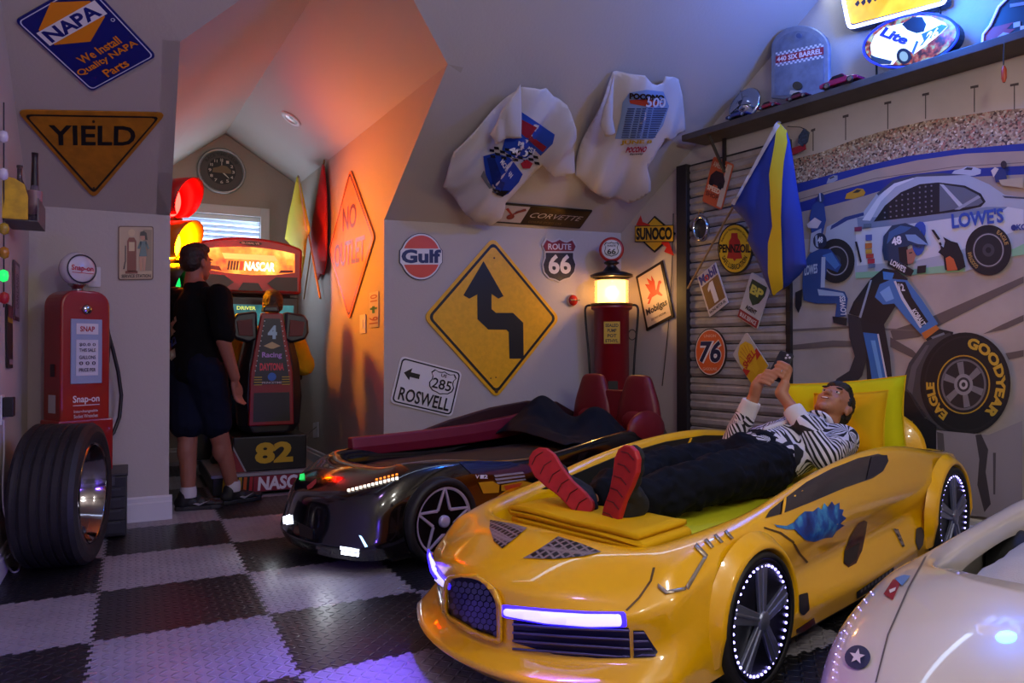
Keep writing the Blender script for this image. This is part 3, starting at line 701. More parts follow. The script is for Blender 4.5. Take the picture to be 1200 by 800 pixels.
# ---------------------------------------------------------------- yellow bed
YP = mat('yellow_car_paint', '#f2b400', .28, coat=1)
YM = Matrix.Translation((1.58, 2.25, 0)) @ Matrix.Rotation(R(196.3), 4, 'Z')
YC = thing('yellow_car_bed', 'yellow sports car bed with glowing wheels and a man lying on it', 'bed', M=YM)
def side_st(x, low, mid, sh, ro, cr, ri, inn, dx=0):
    return [(x, low[0], low[1]), (x, mid[0], mid[1]), (x, sh[0], sh[1]), (x, sh[2], sh[3]), (x+dx, ro[0], ro[1]), (x+dx, cr[0], cr[1]), (x+dx, ri[0], ri[1]), (x+dx, ri[0]-.01, .36)]
yst = [
 [(-2.28, 0, .09), (-2.31, 0, .2), (-2.32, 0, .32), (-2.31, 0, .44), (-2.27, 0, .52), (-2.22, 0, .53), (-2.17, 0, .50), (-2.16, 0, .36)],
 [(-2.27, .36, .09), (-2.30, .37, .2), (-2.31, .37, .32), (-2.30, .37, .44), (-2.26, .35, .52), (-2.21, .34, .53), (-2.16, .33, .50), (-2.15, .33, .36)],
 [(-2.20, .49, .09), (-2.24, .52, .2), (-2.25, .525, .32), (-2.23, .52, .44), (-2.19, .49, .515), (-2.13, .43, .53), (-2.09, .37, .50), (-2.08, .36, .36)],
 side_st(-2.02, (.51, .09), (.53, .2), (.545, .33, .545, .44), (.51, .52), (.45, .545), (.39, .52), 0),
 side_st(-1.80, (.51, .09), (.53, .2), (.545, .33, .545, .45), (.51, .545), (.46, .575), (.41, .55), 0),
 side_st(-1.52, (.52, .08), (.535, .17), (.485, .29, .535, .43), (.505, .59), (.475, .618), (.435, .59), 0),
 side_st(-1.25, (.525, .08), (.54, .15), (.46, .27, .53, .42), (.50, .62), (.472, .645), (.435, .615), 0),
 side_st(-.95, (.53, .08), (.545, .15), (.455, .26, .53, .41), (.498, .615), (.47, .64), (.435, .61), 0),
 side_st(-.62, (.53, .08), (.545, .15), (.46, .26, .53, .40), (.50, .59), (.472, .612), (.435, .58), 0),
 side_st(-.34, (.53, .08), (.545, .16), (.485, .27, .535, .39), (.505, .545), (.475, .565), (.43, .535), 0),
 side_st(-.10, (.535, .08), (.545, .17), (.53, .29, .535, .40), (.505, .49), (.47, .515), (.42, .49), 0),
 side_st(.08, (.535, .09), (.545, .2), (.54, .32, .53, .42), (.49, .475), (.44, .495), (.39, .475), 0),
 side_st(.24, (.54, .09), (.545, .18), (.54, .31, .525, .40), (.48, .455), (.42, .475), (.37, .462), 0),
 [(.38, .535, .08), (.40, .54, .15), (.41, .525, .24), (.40, .52, .345), (.37, .475, .415), (.33, .40, .452), (.31, .35, .468), (.30, .34, .36)],
 [(.50, .49, .08), (.52, .49, .14), (.49, .455, .20), (.50, .455, .315), (.48, .42, .355), (.41, .33, .437), (.33, .27, .470), (.32, .26, .36)],
 [(.60, .35, .08), (.625, .35, .135), (.585, .32, .18), (.60, .32, .30), (.59, .30, .345), (.48, .22, .441), (.345, .18, .480), (.335, .18, .36)],
 [(.665, .18, .08), (.695, .18, .13), (.655, .17, .17), (.66, .16, .30), (.655, .15, .35), (.51, .11, .443), (.35, .09, .486), (.34, .09, .36)],
 [(.69, 0, .08), (.72, 0, .13), (.685, 0, .17), (.69, 0, .31), (.68, 0, .36), (.52, 0, .446), (.35, 0, .488), (.34, 0, .36)],
]
for k_ in range(13, 18):                                   # sharper chin and deeper intakes
    for r_, dx in ((1, .022), (2, -.022)): p_ = yst[k_][r_]; yst[k_][r_] = (p_[0]+dx, p_[1]+dx*.25*(1 if k_ < 17 else 0), p_[2]-(.01 if r_ == 1 else 0))
rows = uloft(yst); b = MB(); b.grid(rows, cv=True)
YB_ = b.build('body', YP, YC, smooth=True, sub=2); crease_rows(YB_, 8, 0, {1, 2, 3, 4}, .62, cols={13, 14, 20, 21})
bpy.context.view_layer.update(); YBV = bvh_of(YB_)
INN = flat('#141318', .6)
MB().box((-2.15, -.5, .05), (.40, .5, .20)).build('underbody', INN, YC)
YR = (mat('rim_dark', '#0c0d16', .35, metal=.4), mat('rim_chrome', '#8a90a8', .3, metal=.8))
for x, rr, rw in ((0, .212, .13), (-1.86, .245, .14)):
    for sd in (1, -1):
        wheel(YC, x, sd*(.572-rw/2), rr, rw, YR, .88, 5, led=(sd == 1), side=sd, star_w=.34)
        b = MB(); rows = []
        for q in range(29):
            a = R(-22+224*q/28); e = min(1, min(q, 28-q)/3)
            rows.append([V((x+(rr+dr)*cos(a), sd*yy, rr+(rr+dr)*sin(a))) for dr, yy in ((.006, .49), (.006, .545+.026*e), (.014, .551+.026*e), (.028, .547+.02*e), (.055, .53))])
        b.grid(rows); b.build('wheel_arch', YP, YC, smooth=True)
# front: grille, light bars, slatted intakes, vents, window, stickers (outlines on the body)
MESHB = mat('grille_mesh', '#1a1a30', .35, metal=.6)
def hexfn(t):
    v = t.n('ShaderNodeTexVoronoi'); v.feature = 'DISTANCE_TO_EDGE'; v.inputs['Scale'].default_value = 42; v.inputs['Randomness'].default_value = 0
    mp = t.n('ShaderNodeMapping'); t.l(t.coord(), mp.inputs[0]); t.l(mp.outputs[0], v.inputs['Vector']); mp.inputs['Rotation'].default_value = (0, R(90), 0)
    t.l(t.ramp(v.outputs['Distance'], [(.0, '#8a7a80'), (.14, '#6a5a60'), (.2, '#0a090c')]), t.b.inputs['Base Color'])
    t.bump(v.outputs['Distance'], .4, .01)
VENT = mat('vent_mesh', '#1a1416', .4, fn=hexfn)
def hexpx(cx, cy, rx, ry): return [(cx+rx*cos(R(60*k+30)), cy+ry*sin(R(60*k+30))) for k in range(6)]
gr = [(526, 690), (530, 679), (540, 676.5), (556, 678), (570, 684), (579, 693), (585, 706), (586, 747), (560, 738), (527, 719)]
G = drape(YBV, gr, 'grille', MESHB, YC, .002)
drape(YBV, ring_polys(rpoly([(523, 690), (528, 675.5), (540, 673), (557, 674.5), (573, 681), (584, 691), (590, 706), (590.5, 753), (560, 743), (523, 722)], 5), rpoly([(526, 690), (530, 679), (540, 676.5), (556, 678), (570, 684), (579, 693), (585, 706), (586, 747), (560, 738), (527, 719)], 5)), 'grille_surround', YP, YC, .004, th=.012)
from mathutils.geometry import intersect_point_line
def inpoly(x, y, P):
    c = False; n = len(P)
    for i in range(n):
        (x0, y0), (x1, y1) = P[i], P[i-1]
        if (y0 > y) != (y1 > y) and x < (x1-x0)*(y-y0)/(y1-y0)+x0: c = not c
    return c
for i in range(9):
    for j in range(11):
        cx = 528+i*7.2+(j % 2)*3.6; cy = 676+j*6.6+(cx-528)*.12
        if all(inpoly(cx+a, cy+c, gr) for a, c in ((3, 0), (-3, 0), (0, 3), (0, -3))):
            drape(YBV, hexpx(cx, cy, 3.5, 3.7), 'grille_cell', mat('grille_cell', '#4a4a70', .35, metal=.3), YC, .004, step=50)
BAR = glow('c0b6ff', 1.25, 'ffffff')
def bar(poly, rim):
    drape(YBV, rim, 'light_bar_bezel', glow('2414ff', 4, '3a2a9a'), YC, .003); drape(YBV, poly, 'light_bar', BAR, YC, .006, th=.006)
bar(rpoly([(592, 711.5), (640, 716), (690, 719.5), (728, 720.5), (729, 731), (690, 731.5), (640, 727.5), (593, 719)], 4), rpoly([(588, 708), (640, 713), (690, 716.5), (733, 717), (735, 734), (690, 735), (640, 731), (589, 722.5)], 4))
bar(rpoly([(503.5, 646), (509, 662), (518, 676), (527, 684.5), (526, 688.5), (514, 680), (506, 667), (502, 650)], 2), rpoly([(502, 642), (510, 659), (519, 673), (530, 683), (528, 691), (513, 683), (504, 670), (500, 650)], 2))
SLT = mat('intake_dark', '#10103a', .35); SLG = mat('intake_slat', '#5a5690', .3, metal=.3)
drape(YBV, [(602, 726), (660, 731), (737, 735), (739, 771), (700, 771.5), (650, 766), (602, 752)], 'intake', SLT, YC, .002)
for k in range(4):
    y0 = 728+k*9.5; t = k/3
    drape(YBV, [(602, y0+1), (660, y0+5-t*0), (738, y0+8+t*3), (738, y0+10+t*3), (660, y0+7.2), (602, y0+3)], 'intake_slat', SLG, YC, .005, th=.004)
drape(YBV, [(742, 738), (754, 738), (771, 764), (766, 770), (743, 771)], 'intake', SLT, YC, .002)
for k in range(4):
    y0 = 739+k*9.5; drape(YBV, [(742.5, y0), (754+k*4.4, y0), (755.5+k*4.4, y0+2), (742.5, y0+2)], 'intake_slat', SLG, YC, .005, th=.004)
drape(YBV, [(512, 680), (521, 689), (521.5, 707), (514, 690)], 'intake', SLT, YC, .002)
drape(YBV, [(574.5, 609.5), (600, 614), (618, 619), (604, 631), (589, 643), (579, 634), (574, 620)], 'hood_vent', VENT, YC, .003)
drape(YBV, [(654, 629), (680, 637), (705, 647), (685, 652), (650, 655.5), (613, 654.5), (635, 642)], 'hood_vent', VENT, YC, .003)
# headlamp strips on the near fender
LAMPG = mat('headlamp_strip', '#a89a86', .25, metal=.5)
for q in ([(771, 684), (781, 692), (802, 688), (803, 691.5), (780, 696.5), (771, 689)], [(802, 688), (824, 652), (828, 653), (806, 691)], [(816, 637), (829, 651), (826, 655), (813, 641)], [(828, 632), (836, 641), (833, 643), (825, 634)], [(839, 626.5), (847, 635.5), (844, 637), (836, 628)], [(851, 622), (859, 631), (856, 632.5), (848, 623.5)]):
    drape(YBV, q, 'headlamp_strip', LAMPG, YC, .003, th=.002)
# hood / fender shut lines
DKY = flat('#5a3c06')
for q in ([(768, 665), (764, 681), (750, 701), (735, 716), (733, 714.5), (748, 699.5), (761.5, 680), (765, 665)], [(895, 617), (915, 623), (930, 634), (938, 648), (947, 658), (945, 659.5), (936, 649.5), (928, 636), (914, 625.5), (895, 619)]):
    drape(YBV, q, 'panel_gap', DKY, YC, .0015)
# side window, mirror pillar, side decals
GLS = mat('bed_window', '#1c1a24', .12, coat=.6)
drape(YBV, [(896, 607), (902, 598), (920, 584), (945, 565), (975, 549), (1005, 537), (1028, 532), (1039, 533.5), (1040, 541), (1034, 552), (1022, 560), (990, 571), (950, 588), (915, 602)], 'side_window', GLS, YC, .003)
drape(YBV, [(914, 602), (918.5, 582), (921, 581), (917, 602)], 'window_pillar', YP, YC, .006)
drape(YBV, [(1020, 535), (1038, 533), (1040, 540), (1033, 552), (1014, 562)], 'window_mesh', mat('window_mesh', '#2c2a3c', .4, metal=.3), YC, .005)
wing = [(906, 613.5), (909, 615), (921, 616), (929, 612), (935, 605), (942, 599), (952, 599), (958, 594), (962, 597), (965, 589), (969, 594), (974, 587), (977, 592), (983, 588.5), (983, 596), (988, 597), (986, 603), (991, 607), (984, 613), (989, 615), (979, 622), (975, 629), (965, 630), (953, 634.5), (943, 632), (935, 625), (930, 620), (921, 620), (910, 617.5)]
def wingfn(t):
    t.l(t.ramp(t.noise(14, 4), [(.35, '#061a66'), (.55, '#0c4aa8'), (.75, '#4aa8dc')]), t.b.inputs['Base Color'])
drape(YBV, wing, 'wing_decal', mat('wing_blue', '#1c5cc0', .3, fn=wingfn), YC, .003)
drape(YBV, [(1012, 609), (1016, 611), (1014, 625), (1010, 645), (1003, 660), (994, 665), (988, 660), (989, 645), (996, 628), (1005, 613)], 'flame_decal', mat('flame_decal', '#5a2a0c', .35, vary=.7, vs=30), YC, .002)
drape(YBV, [(989, 646), (1007, 636), (1003, 655), (994, 663), (988, 658)], 'flame_decal_base', flat('#1a1416'), YC, .004)
drape(YBV, rpoly([(935, 697), (946, 694), (948, 714), (941, 721), (936, 717)], 2), 'badge_decal', flat('#1a1520'), YC, .003)
drape(YBV, [(932, 737), (953, 723), (955, 731), (933, 745)], 'number_decal', flat('#4a1a22'), YC, .003)
pl = [(1003, 693), (1046.5, 664), (1047, 673), (1003.5, 701.5)]
drape(YBV, pl, 'sill_plate', flat('#0d0c10'), YC, .003)
for k in range(9):
    x = 1007+k*4.2; y = 692.5-(x-1003)*.667; drape(YBV, [(x, y+.3), (x+2.6, y-1.4), (x+2.6, y+2.6), (x, y+4.2)], 'sill_lettering', flat('#77717c'), YC, .005, step=30)
drape(YBV, [(1046, 619), (1052, 620), (1060, 640), (1057, 641)], 'side_vent', VENT, YC, .003)
drape(YBV, rpoly([(1073, 619), (1079, 617), (1083, 624), (1081, 638), (1076, 645), (1072, 635)], 2), 'oval_decal', flat('#3a3438'), YC, .003)
# inside lining, seen over the far door
LIN = mat('door_lining', '#17161c', .55)
for y_ in (-.425,):
    b = MB(); xs = [-1.95, -1.6, -1.25, -.9, -.55, -.25, 0]; tp = [.50, .575, .605, .60, .57, .52, .475]
    b.grid([[(x, y_, .40) for x in xs], [(x, y_+.002, z) for x, z in zip(xs, tp)]]); b.build('door_lining', LIN, YC, solid=.006)
MB().tube([(-1.12, -.418, .60), (-1.05, -.416, .52), (-.98, -.416, .44)], .006, 6).build('lining_trim', YP, YC)

def lamp_of(root, name, loc, dr, sx, sy, p, col):
    l = bpy.data.lights.new(name, 'AREA'); l.shape = 'RECTANGLE'; l.size = sx; l.size_y = sy; l.energy = p; l.color = col
    o = bpy.data.objects.new(name, l); COL.objects.link(o); o.parent = root; o.location = loc; o.rotation_euler = V(dr).to_track_quat('-Z', 'Y').to_euler(); return o
for sd in (1, -1): lamp_of(YC, 'light_bar_light', (.66, sd*.26, .315), (.9, sd*.45, -.12), .26, .015, 11, (.16, .07, 1))
# ---------------------------------------------------------------- bedding of the yellow bed
from mathutils import noise as mnoise
def soft(o, strength=.01, size=.1, seed=0):
    """wrinkle a mesh in place"""
    for v in o.data.vertices:
        n = mnoise.noise_vector((v.co+V((seed, 0, 0)))/size); v.co += n*strength
    return o
def cushion(name, m, size, M, label=None, cat=None, puff=.5, n=14, parent=None, wr=.006, group=None, seam=None, seed=1):
    """stuffed pillow: w x h face, thickness t"""
    w, h, t = size; b = MB(); fr, bk = [], []
    for i in range(n+1):
        for j in range(n+1):
            u, v = i/n*2-1, j/n*2-1
            pin = 1-.07*(u*u*v*v)*0-.05*(1-abs(v))*abs(u)**3*0
            k = max(0, (1-u**4)*(1-v**4))**puff
            ex = 1-.06*(1-abs(v)**2)*(abs(u)**2); ey = 1-.06*(1-abs(u)**2)*(abs(v)**2)
            x, y = u*w/2*ex, v*h/2*ey
            wn = mnoise.noise(V((x*9+seed, y*9, 0)))*.35*wr*2
            fr.append(V((x, y, t/2*k+wn*k))); bk.append(V((x, y, -t/2*k+wn*k)))
    N = n+1
    fs = [(i*N+j, (i+1)*N+j, (i+1)*N+j+1, i*N+j+1) for i in range(n) for j in range(n)]
    b.add(fr, fs); b.add(bk, [f[::-1] for f in fs])
    o = b.build(name, m, parent, smooth=True, weld=True)
    o.matrix_world = M
    if label: tag(o, label, cat, group)
    if seam:
        c = MB(); pts = []
        for k in range(4*n):
            i, j = (k, 0) if k < n else (n, k-n) if k < 2*n else (3*n-k, n) if k < 3*n else (0, 4*n-k)
            p = fr[i*N+j]; pts.append(p*1.004)
        c.tube(pts, .004, 6, closed=True).build('piping', seam, o, smooth=True)
    return o
LIME = mat('lime_sheet', '#c2c40a', .8, bump=.1, bs=40); GOLD = mat('gold_cotton', '#d9a60a', .85, bump=.15, bs=90); LEMON = mat('lemon_cotton', '#d2ac0a', .85, bump=.1, bs=60)
def mattress(name, x0, x1, hw, z0, z1, m, root_M, label, cat, wr=.006):
    b = MB(); nx, ny = 36, 12; rows = []
    for i in range(nx+1):
        x = x0+(x1-x0)*i/nx; row = [V((x, -hw, z0))]
        for j in range(ny+1):
            y = -hw+2*hw*j/ny; e = (1-abs(2*j/ny-1)**6)*(1-abs(2*i/nx-1)**20)
            row.append(V((x, y, z0+(z1-z0)*(.75+.25*e)+mnoise.noise(V((x*5, y*5, 2)))*wr)))
        row.append(V((x, hw, z0))); rows.append(row)
    b.grid(rows); b.add(rows[0], [tuple(range(ny+3))]); b.add(rows[-1], [tuple(range(ny+3))[::-1]])
    o = b.build(name, m, smooth=True, weld=True); o.matrix_world = root_M; tag(o, label, cat); return o
mattress('lime_mattress', -2.12, .335, .33, .215, .432, LIME, YM, 'lime yellow sheeted mattress in the yellow car bed', 'mattress')
# folded blanket under the shoes: a stack of folds
def fold_stack(name, size, n, m, M, label, cat, seed=0):
    w, d, t = size; b = MB(); prof = []
    lay = t/n
    # serpentine profile (x-z), swept along y
    path = []
    for k in range(n):
        z = lay*(k+.5); xs = [(-w/2+.02)+(w-.04)*i/10 for i in range(11)]
        if k % 2: xs = xs[::-1]
        path += [(x, z) for x in xs]
        if k < n-1:
            s = 1 if k % 2 == 0 else -1
            path += [(xs[-1]+s*lay*.45, z+lay*.25), (xs[-1]+s*lay*.6, z+lay*.5), (xs[-1]+s*lay*.45, z+lay*.75)]
    th = lay*.40; L = len(path); rows = []
    for i in range(15):
        y = -d/2+d*i/14; e = 1 if 0 < i < 14 else .97
        up, dn = [], []
        for q, (x, z) in enumerate(path):
            a = path[max(0, q-1)]; c = path[min(L-1, q+1)]; tx, tz = c[0]-a[0], c[1]-a[1]; l = sqrt(tx*tx+tz*tz) or 1
            wv = mnoise.noise(V((x*6+seed, y*6, z*9)))*.006
            up.append(V((x-tz/l*th, y*e, z+tx/l*th+wv))); dn.append(V((x+tz/l*th, y*e, z-tx/l*th+wv)))
        rows.append(up+dn[::-1])
    b.grid(rows, cu=True); b.add(rows[0], [tuple(range(2*L))]); b.add(rows[-1], [tuple(range(2*L))[::-1]])
    o = b.build(name, m, smooth=True, weld=True); o.matrix_world = M; tag(o, label, cat); return o
fold_stack('folded_blanket', (.60, .27, .060), 3, GOLD, YM @ Matrix.Translation((.185, .05, .434)) @ Matrix.Rotation(R(90), 4, 'Z'), 'golden folded blanket under the red-soled shoes', 'blanket')
# ---------------------------------------------------------------- black bed
BP = mat('black_car_paint', '#050507', .16, coat=1); BPB = mat('blue_black_paint', '#0a1c4a', .2, coat=1)
BM = Matrix.Translation((1.22, 3.87, 0)) @ Matrix.Rotation(R(196.3), 4, 'Z')
BC = thing('black_car_bed', 'glossy black sports car bed with red seats and flame decals', 'bed', M=BM)
bst = [
 [(-2.06, 0, .10), (-2.09, 0, .2), (-2.10, 0, .32), (-2.09, 0, .42), (-2.06, 0, .49), (-2.02, 0, .50), (-1.98, 0, .48), (-1.97, 0, .3)],
 [(-2.05, .32, .10), (-2.08, .33, .2), (-2.09, .33, .32), (-2.08, .33, .42), (-2.05, .32, .50), (-2.01, .31, .51), (-1.97, .30, .49), (-1.96, .30, .3)],
 [(-2.0, .42, .10), (-2.03, .45, .2), (-2.04, .46, .32), (-2.02, .455, .43), (-1.99, .43, .51), (-1.95, .40, .53), (-1.91, .36, .51), (-1.90, .35, .3)],
 side_st(-1.75, (.45, .09), (.47, .2), (.475, .32, .47, .44), (.44, .53), (.41, .55), (.375, .53), 0),
 side_st(-1.4, (.45, .09), (.465, .17), (.43, .27, .45, .38), (.44, .52), (.41, .54), (.375, .52), 0),
 side_st(-1.0, (.45, .09), (.465, .16), (.42, .26, .44, .36), (.43, .455), (.405, .47), (.375, .455), 0),
 side_st(-.6, (.45, .09), (.465, .16), (.425, .26, .445, .36), (.43, .425), (.40, .44), (.37, .425), 0),
 side_st(-.3, (.455, .09), (.465, .17), (.45, .28, .455, .39), (.43, .46), (.39, .475), (.35, .465), 0),
 side_st(-.05, (.46, .10), (.47, .2), (.465, .33, .455, .42), (.42, .49), (.36, .505), (.31, .49), 0),
 side_st(.16, (.46, .09), (.47, .18), (.46, .29, .45, .38), (.41, .455), (.34, .49), (.28, .495), 0),
 [(.30, .45, .07), (.33, .455, .14), (.32, .44, .22), (.32, .43, .32), (.28, .39, .40), (.20, .32, .465), (.10, .25, .50), (.09, .25, .3)],
 [(.40, .39, .07), (.43, .39, .13), (.41, .37, .20), (.40, .36, .29), (.37, .33, .36), (.27, .26, .44), (.12, .20, .50), (.11, .20, .3)],
 [(.47, .24, .07), (.51, .24, .13), (.48, .23, .19), (.46, .22, .28), (.44, .20, .335), (.33, .15, .42), (.13, .12, .505), (.12, .12, .3)],
 [(.50, 0, .07), (.54, 0, .13), (.50, 0, .18), (.49, 0, .27), (.47, 0, .325), (.36, 0, .415), (.14, 0, .51), (.13, 0, .3)],
]
rows = uloft(bst); b = MB(); b.grid(rows, cv=True)
BB = b.build('body', BP, BC, smooth=True, sub=2); crease_rows(BB, 8, 0, {1, 4}, .4)
MB().box((-1.95, -.42, .05), (.25, .42, .18)).build('underbody', INN, BC)
bpy.context.view_layer.update(); BBV = bvh_of(BB)
BRM = (mat('rim_black', '#0b0b10', .3, metal=.6), mat('rim_lilac', '#b8b0cc', .3, metal=.4))
for x, rr in ((0, .212), (-1.7, .215)):
    for sd in (1, -1):
        W_ = wheel(BC, x, sd*(.50-.06), rr, .12, BRM, .83, 5, side=sd, star_w=.1, double=True)
        MB().lathe([(rr*.83-.002, .055), (rr*.83-.012, .06), (rr*.83-.022, .05)], 48, ax=(0, sd, 0)).build('rim_ring', BRM[1], W_, smooth=True)
        MB().lathe([(.10, .0325), (.10, .036), (.05, .038)], 28, ax=(0, sd, 0)).build('brake_disc', mat('brake_disc', '#5c5a66', .35, metal=.7), W_, smooth=True)
drape(BBV, [(537, 541), (562, 540), (592, 541), (628, 546), (632, 550), (612, 556), (570, 556), (552, 555)], 'blue_side_panel', BPB, BC, .003)
for k, q in enumerate(([(578, 556.5), (612, 552.5), (614, 554.5), (580, 559)], [(579, 560.5), (614, 556.5), (615, 558.5), (581, 563)], [(581, 564.5), (615, 560.5), (616, 562), (583, 567)])):
    drape(BBV, q, 'side_gill', flat('#8a8794'), BC, .004)
for q in ([(560, 565), (577, 563.5), (585, 568), (584, 577), (566, 578)], [(587, 568), (612, 563), (625, 566), (618, 570), (600, 575), (587, 575)]):
    drape(BBV, q, 'flame_decal', flat('#b8860c'), BC, .003)
drape(BBV, [(590, 569), (612, 565), (606, 572), (592, 574)], 'flame_decal_core', flat('#b8401c'), BC, .005)
for ch, x in (('V', 556.5), ('1', 562), ('2', 566.5)):
    vs, fs = text_geo(ch, .03)
    bm_ = [(x+px*4.6, 560.5-py*4.2) for px, py in vs]
    bb = MB()
    for f in fs:
        pass
    h3 = []
    for (u_, v_) in bm_:
        d = ray(u_, v_).normalized(); h, n, i, ds = BBV.ray_cast(CAMP, d, 9)
        h3.append((h+n*.004) if h else CAMP+d*3.6)
    M_i = BM.inverted(); bb.add([M_i @ p for p in h3], fs); bb.build('side_lettering', flat('#c8c4d0'), BC)
# headlamps: rows of small lamps
LA = glow('fff2e0', 2.2); LAA = glow('ff8a30', 1.6); LWB = glow('dfe6ff', 9)
for k in range(13):
    t = k/12; x, y = 409+t*56, 575-t*14
    drape(BBV, [(x-1.6, y-1.5), (x+1.6, y-2), (x+1.6, y+1.3), (x-1.6, y+1.5)], 'headlamp_led', LA, BC, .004, step=30)
    if k > 6: drape(BBV, [(x-1.3, y-5.5), (x+1.3, y-6), (x+1.3, y-3.6), (x-1.3, y-3.3)], 'headlamp_led', LAA, BC, .004, step=30)
for k in range(2):
    drape(BBV, [(399.5+k, 640+k*5.2), (421, 643.5+k*4.8), (420.5, 646+k*4.8), (400+k, 643+k*5)], 'fog_lamp', LWB, BC, .005, step=8, th=.003)
drape(BBV, [(421, 627), (424, 628), (431, 640), (428, 641)], 'fog_lamp', glow('9fd0ff', 3), BC, .005, step=8)
drape(BBV, [(333, 606), (341, 603), (342, 613), (334, 614)], 'fog_lamp', LWB, BC, .005, step=6, th=.003)
drape(BBV, [(341, 608), (362, 617), (367, 620), (367, 632), (352, 628), (350, 613)], 'number_plate', flat('#1a1512'), BC, .003)
drape(BBV, [(360, 570), (371, 561), (371, 566), (366, 572), (361, 574)], 'nose_badge', flat('#a03030'), BC, .004)
drape(BBV, [(352, 556), (357, 555), (357, 562), (351, 562.5)], 'side_marker', glow('20d060', 1.2), BC, .004)
# red lining, seats, bedding of the black bed
RED = mat('red_leather', '#6d0f1a', .45, bump=.08, bs=120); REDD = mat('maroon_lining', '#2a070c', .6); MAG = mat('magenta_leather', '#6d0c28', .5)
def band(name, m, xs, y, zb, zt, th, root, bulge=.0):
    b = MB(); rows = []
    for x, a, c in zip(xs, zb, zt):
        rows.append([V((x, y-th/2, a)), V((x, y+th/2, a)), V((x, y+th/2+bulge, (a+c)/2)), V((x, y+th/2, c)), V((x, y-th/2, c))])
    b.grid(rows, cu=True); b.add(rows[0], [(0, 1, 2, 3, 4)]); b.add(rows[-1], [(4, 3, 2, 1, 0)])
    return b.build(name, m, root, smooth=False, weld=True, bevel=.008)
band('door_lining', REDD, [-.45, -.75, -1.1, -1.45, -1.75, -1.95], -.405, [.4]*6, [.53, .60, .66, .69, .67, .58], .03, BC)
band('padded_side', MAG, [.02, -.2, -.55, -.9, -1.25, -1.5], -.355, [.44, .44, .44, .445, .46, .48], [.55, .55, .555, .57, .60, .63], .05, BC, .012)
band('padded_side', MAG, [.0, -.2, -.55, -.9], .355, [.40, .40, .38, .38], [.45, .45, .43, .44], .04, BC, .0)
mattress('black_bed_mattress', -1.93, .09, .31, .185, .43, mat('navy_mattress', '#0e0f16', .7), BM, 'dark navy mattress in the glossy black car bed', 'mattress')
def seatback(y0):
    b = MB(); prof = [(-.2, .42, .07), (-.2, .55, .08), (-.185, .66, .075), (-.165, .72, .065), (-.13, .80, .06), (-.11, .855, .05), (-.08, .88, .035)]
    rows = []
    for y, z, t in prof: rows.append((abs(y), z, t))
    pts = []
    for w_, z, t in rows:
        pts.append([V((-1.93+t/2, y0-w_, z)), V((-1.93+t*.8, y0-w_*.6, z)), V((-1.93+t*.8, y0+w_*.6, z)), V((-1.93+t/2, y0+w_, z)), V((-1.95-t/2, y0+w_*.9, z)), V((-1.95-t/2, y0-w_*.9, z))])
    b.grid(pts, cu=True); b.add(pts[-1], [(0, 1, 2, 3, 4, 5)]); b.add(pts[0], [(5, 4, 3, 2, 1, 0)])
    o = b.build('seat_back', RED, BC, smooth=True, weld=True, sub=1)
    MB().ell((-1.885, y0, .56), (.03, .12, .08), 16, 8).build('seat_pad', mat('seat_pad', '#7d1420', .5), o, smooth=True)
for y in (-.19, .22): seatback(y)
band('seat_bridge', RED, [-1.9, -1.96], .02, [.45, .45], [.765, .765], .16, BC)
MB().ell((-1.75, .41, .52), (.2, .05, .13), 16, 10).build('seat_bolster', RED, BC, smooth=True)
# dark blanket thrown over the bed
def throw(name, m, pts, M, label, cat, th=.012, sub=1):
    """pts: rows of (x,y,z)"""
    b = MB(); b.grid([[V(p) for p in r] for r in pts]); o = b.build(name, m, smooth=True, sub=0, solid=th)
    q = o.modifiers.new('u', 'SUBSURF'); q.levels = q.render_levels = 2
    o.matrix_world = M; tag(o, label, cat); return o
NAVY = mat('navy_blanket', '#121722', .9, bump=.2, bs=60)
bl = []; nx_, ny_ = 26, 18
for i in range(nx_+1):
    r_ = []
    for j in range(ny_+1):
        x = -1.08-.74*i/nx_; y = -.345+.66*j/ny_
        h = .455+.27*math.exp(-((x+1.40)/.24)**2-((y+.20)/.17)**2)+.20*math.exp(-((x+1.62)/.17)**2-((y-.10)/.13)**2)+.07*math.exp(-((x+1.15)/.1)**2-((y-.05)/.25)**2)
        e = min(1, min(i, nx_-i)/2, min(j, ny_-j)/2)
        h += (abs(mnoise.noise(V((x*7+y*3, y*9, 1))))*.03+mnoise.noise(V((x*14, y*14, 4)))*.010)*(.3+.7*e)
        r_.append((x+mnoise.noise(V((y*8, x, 2)))*.02, y+mnoise.noise(V((x*8, y, 7)))*.012, h))
    bl.append(r_)
throw('navy_blanket', NAVY, bl, BM, 'dark navy blanket heaped on the black car bed', 'blanket')
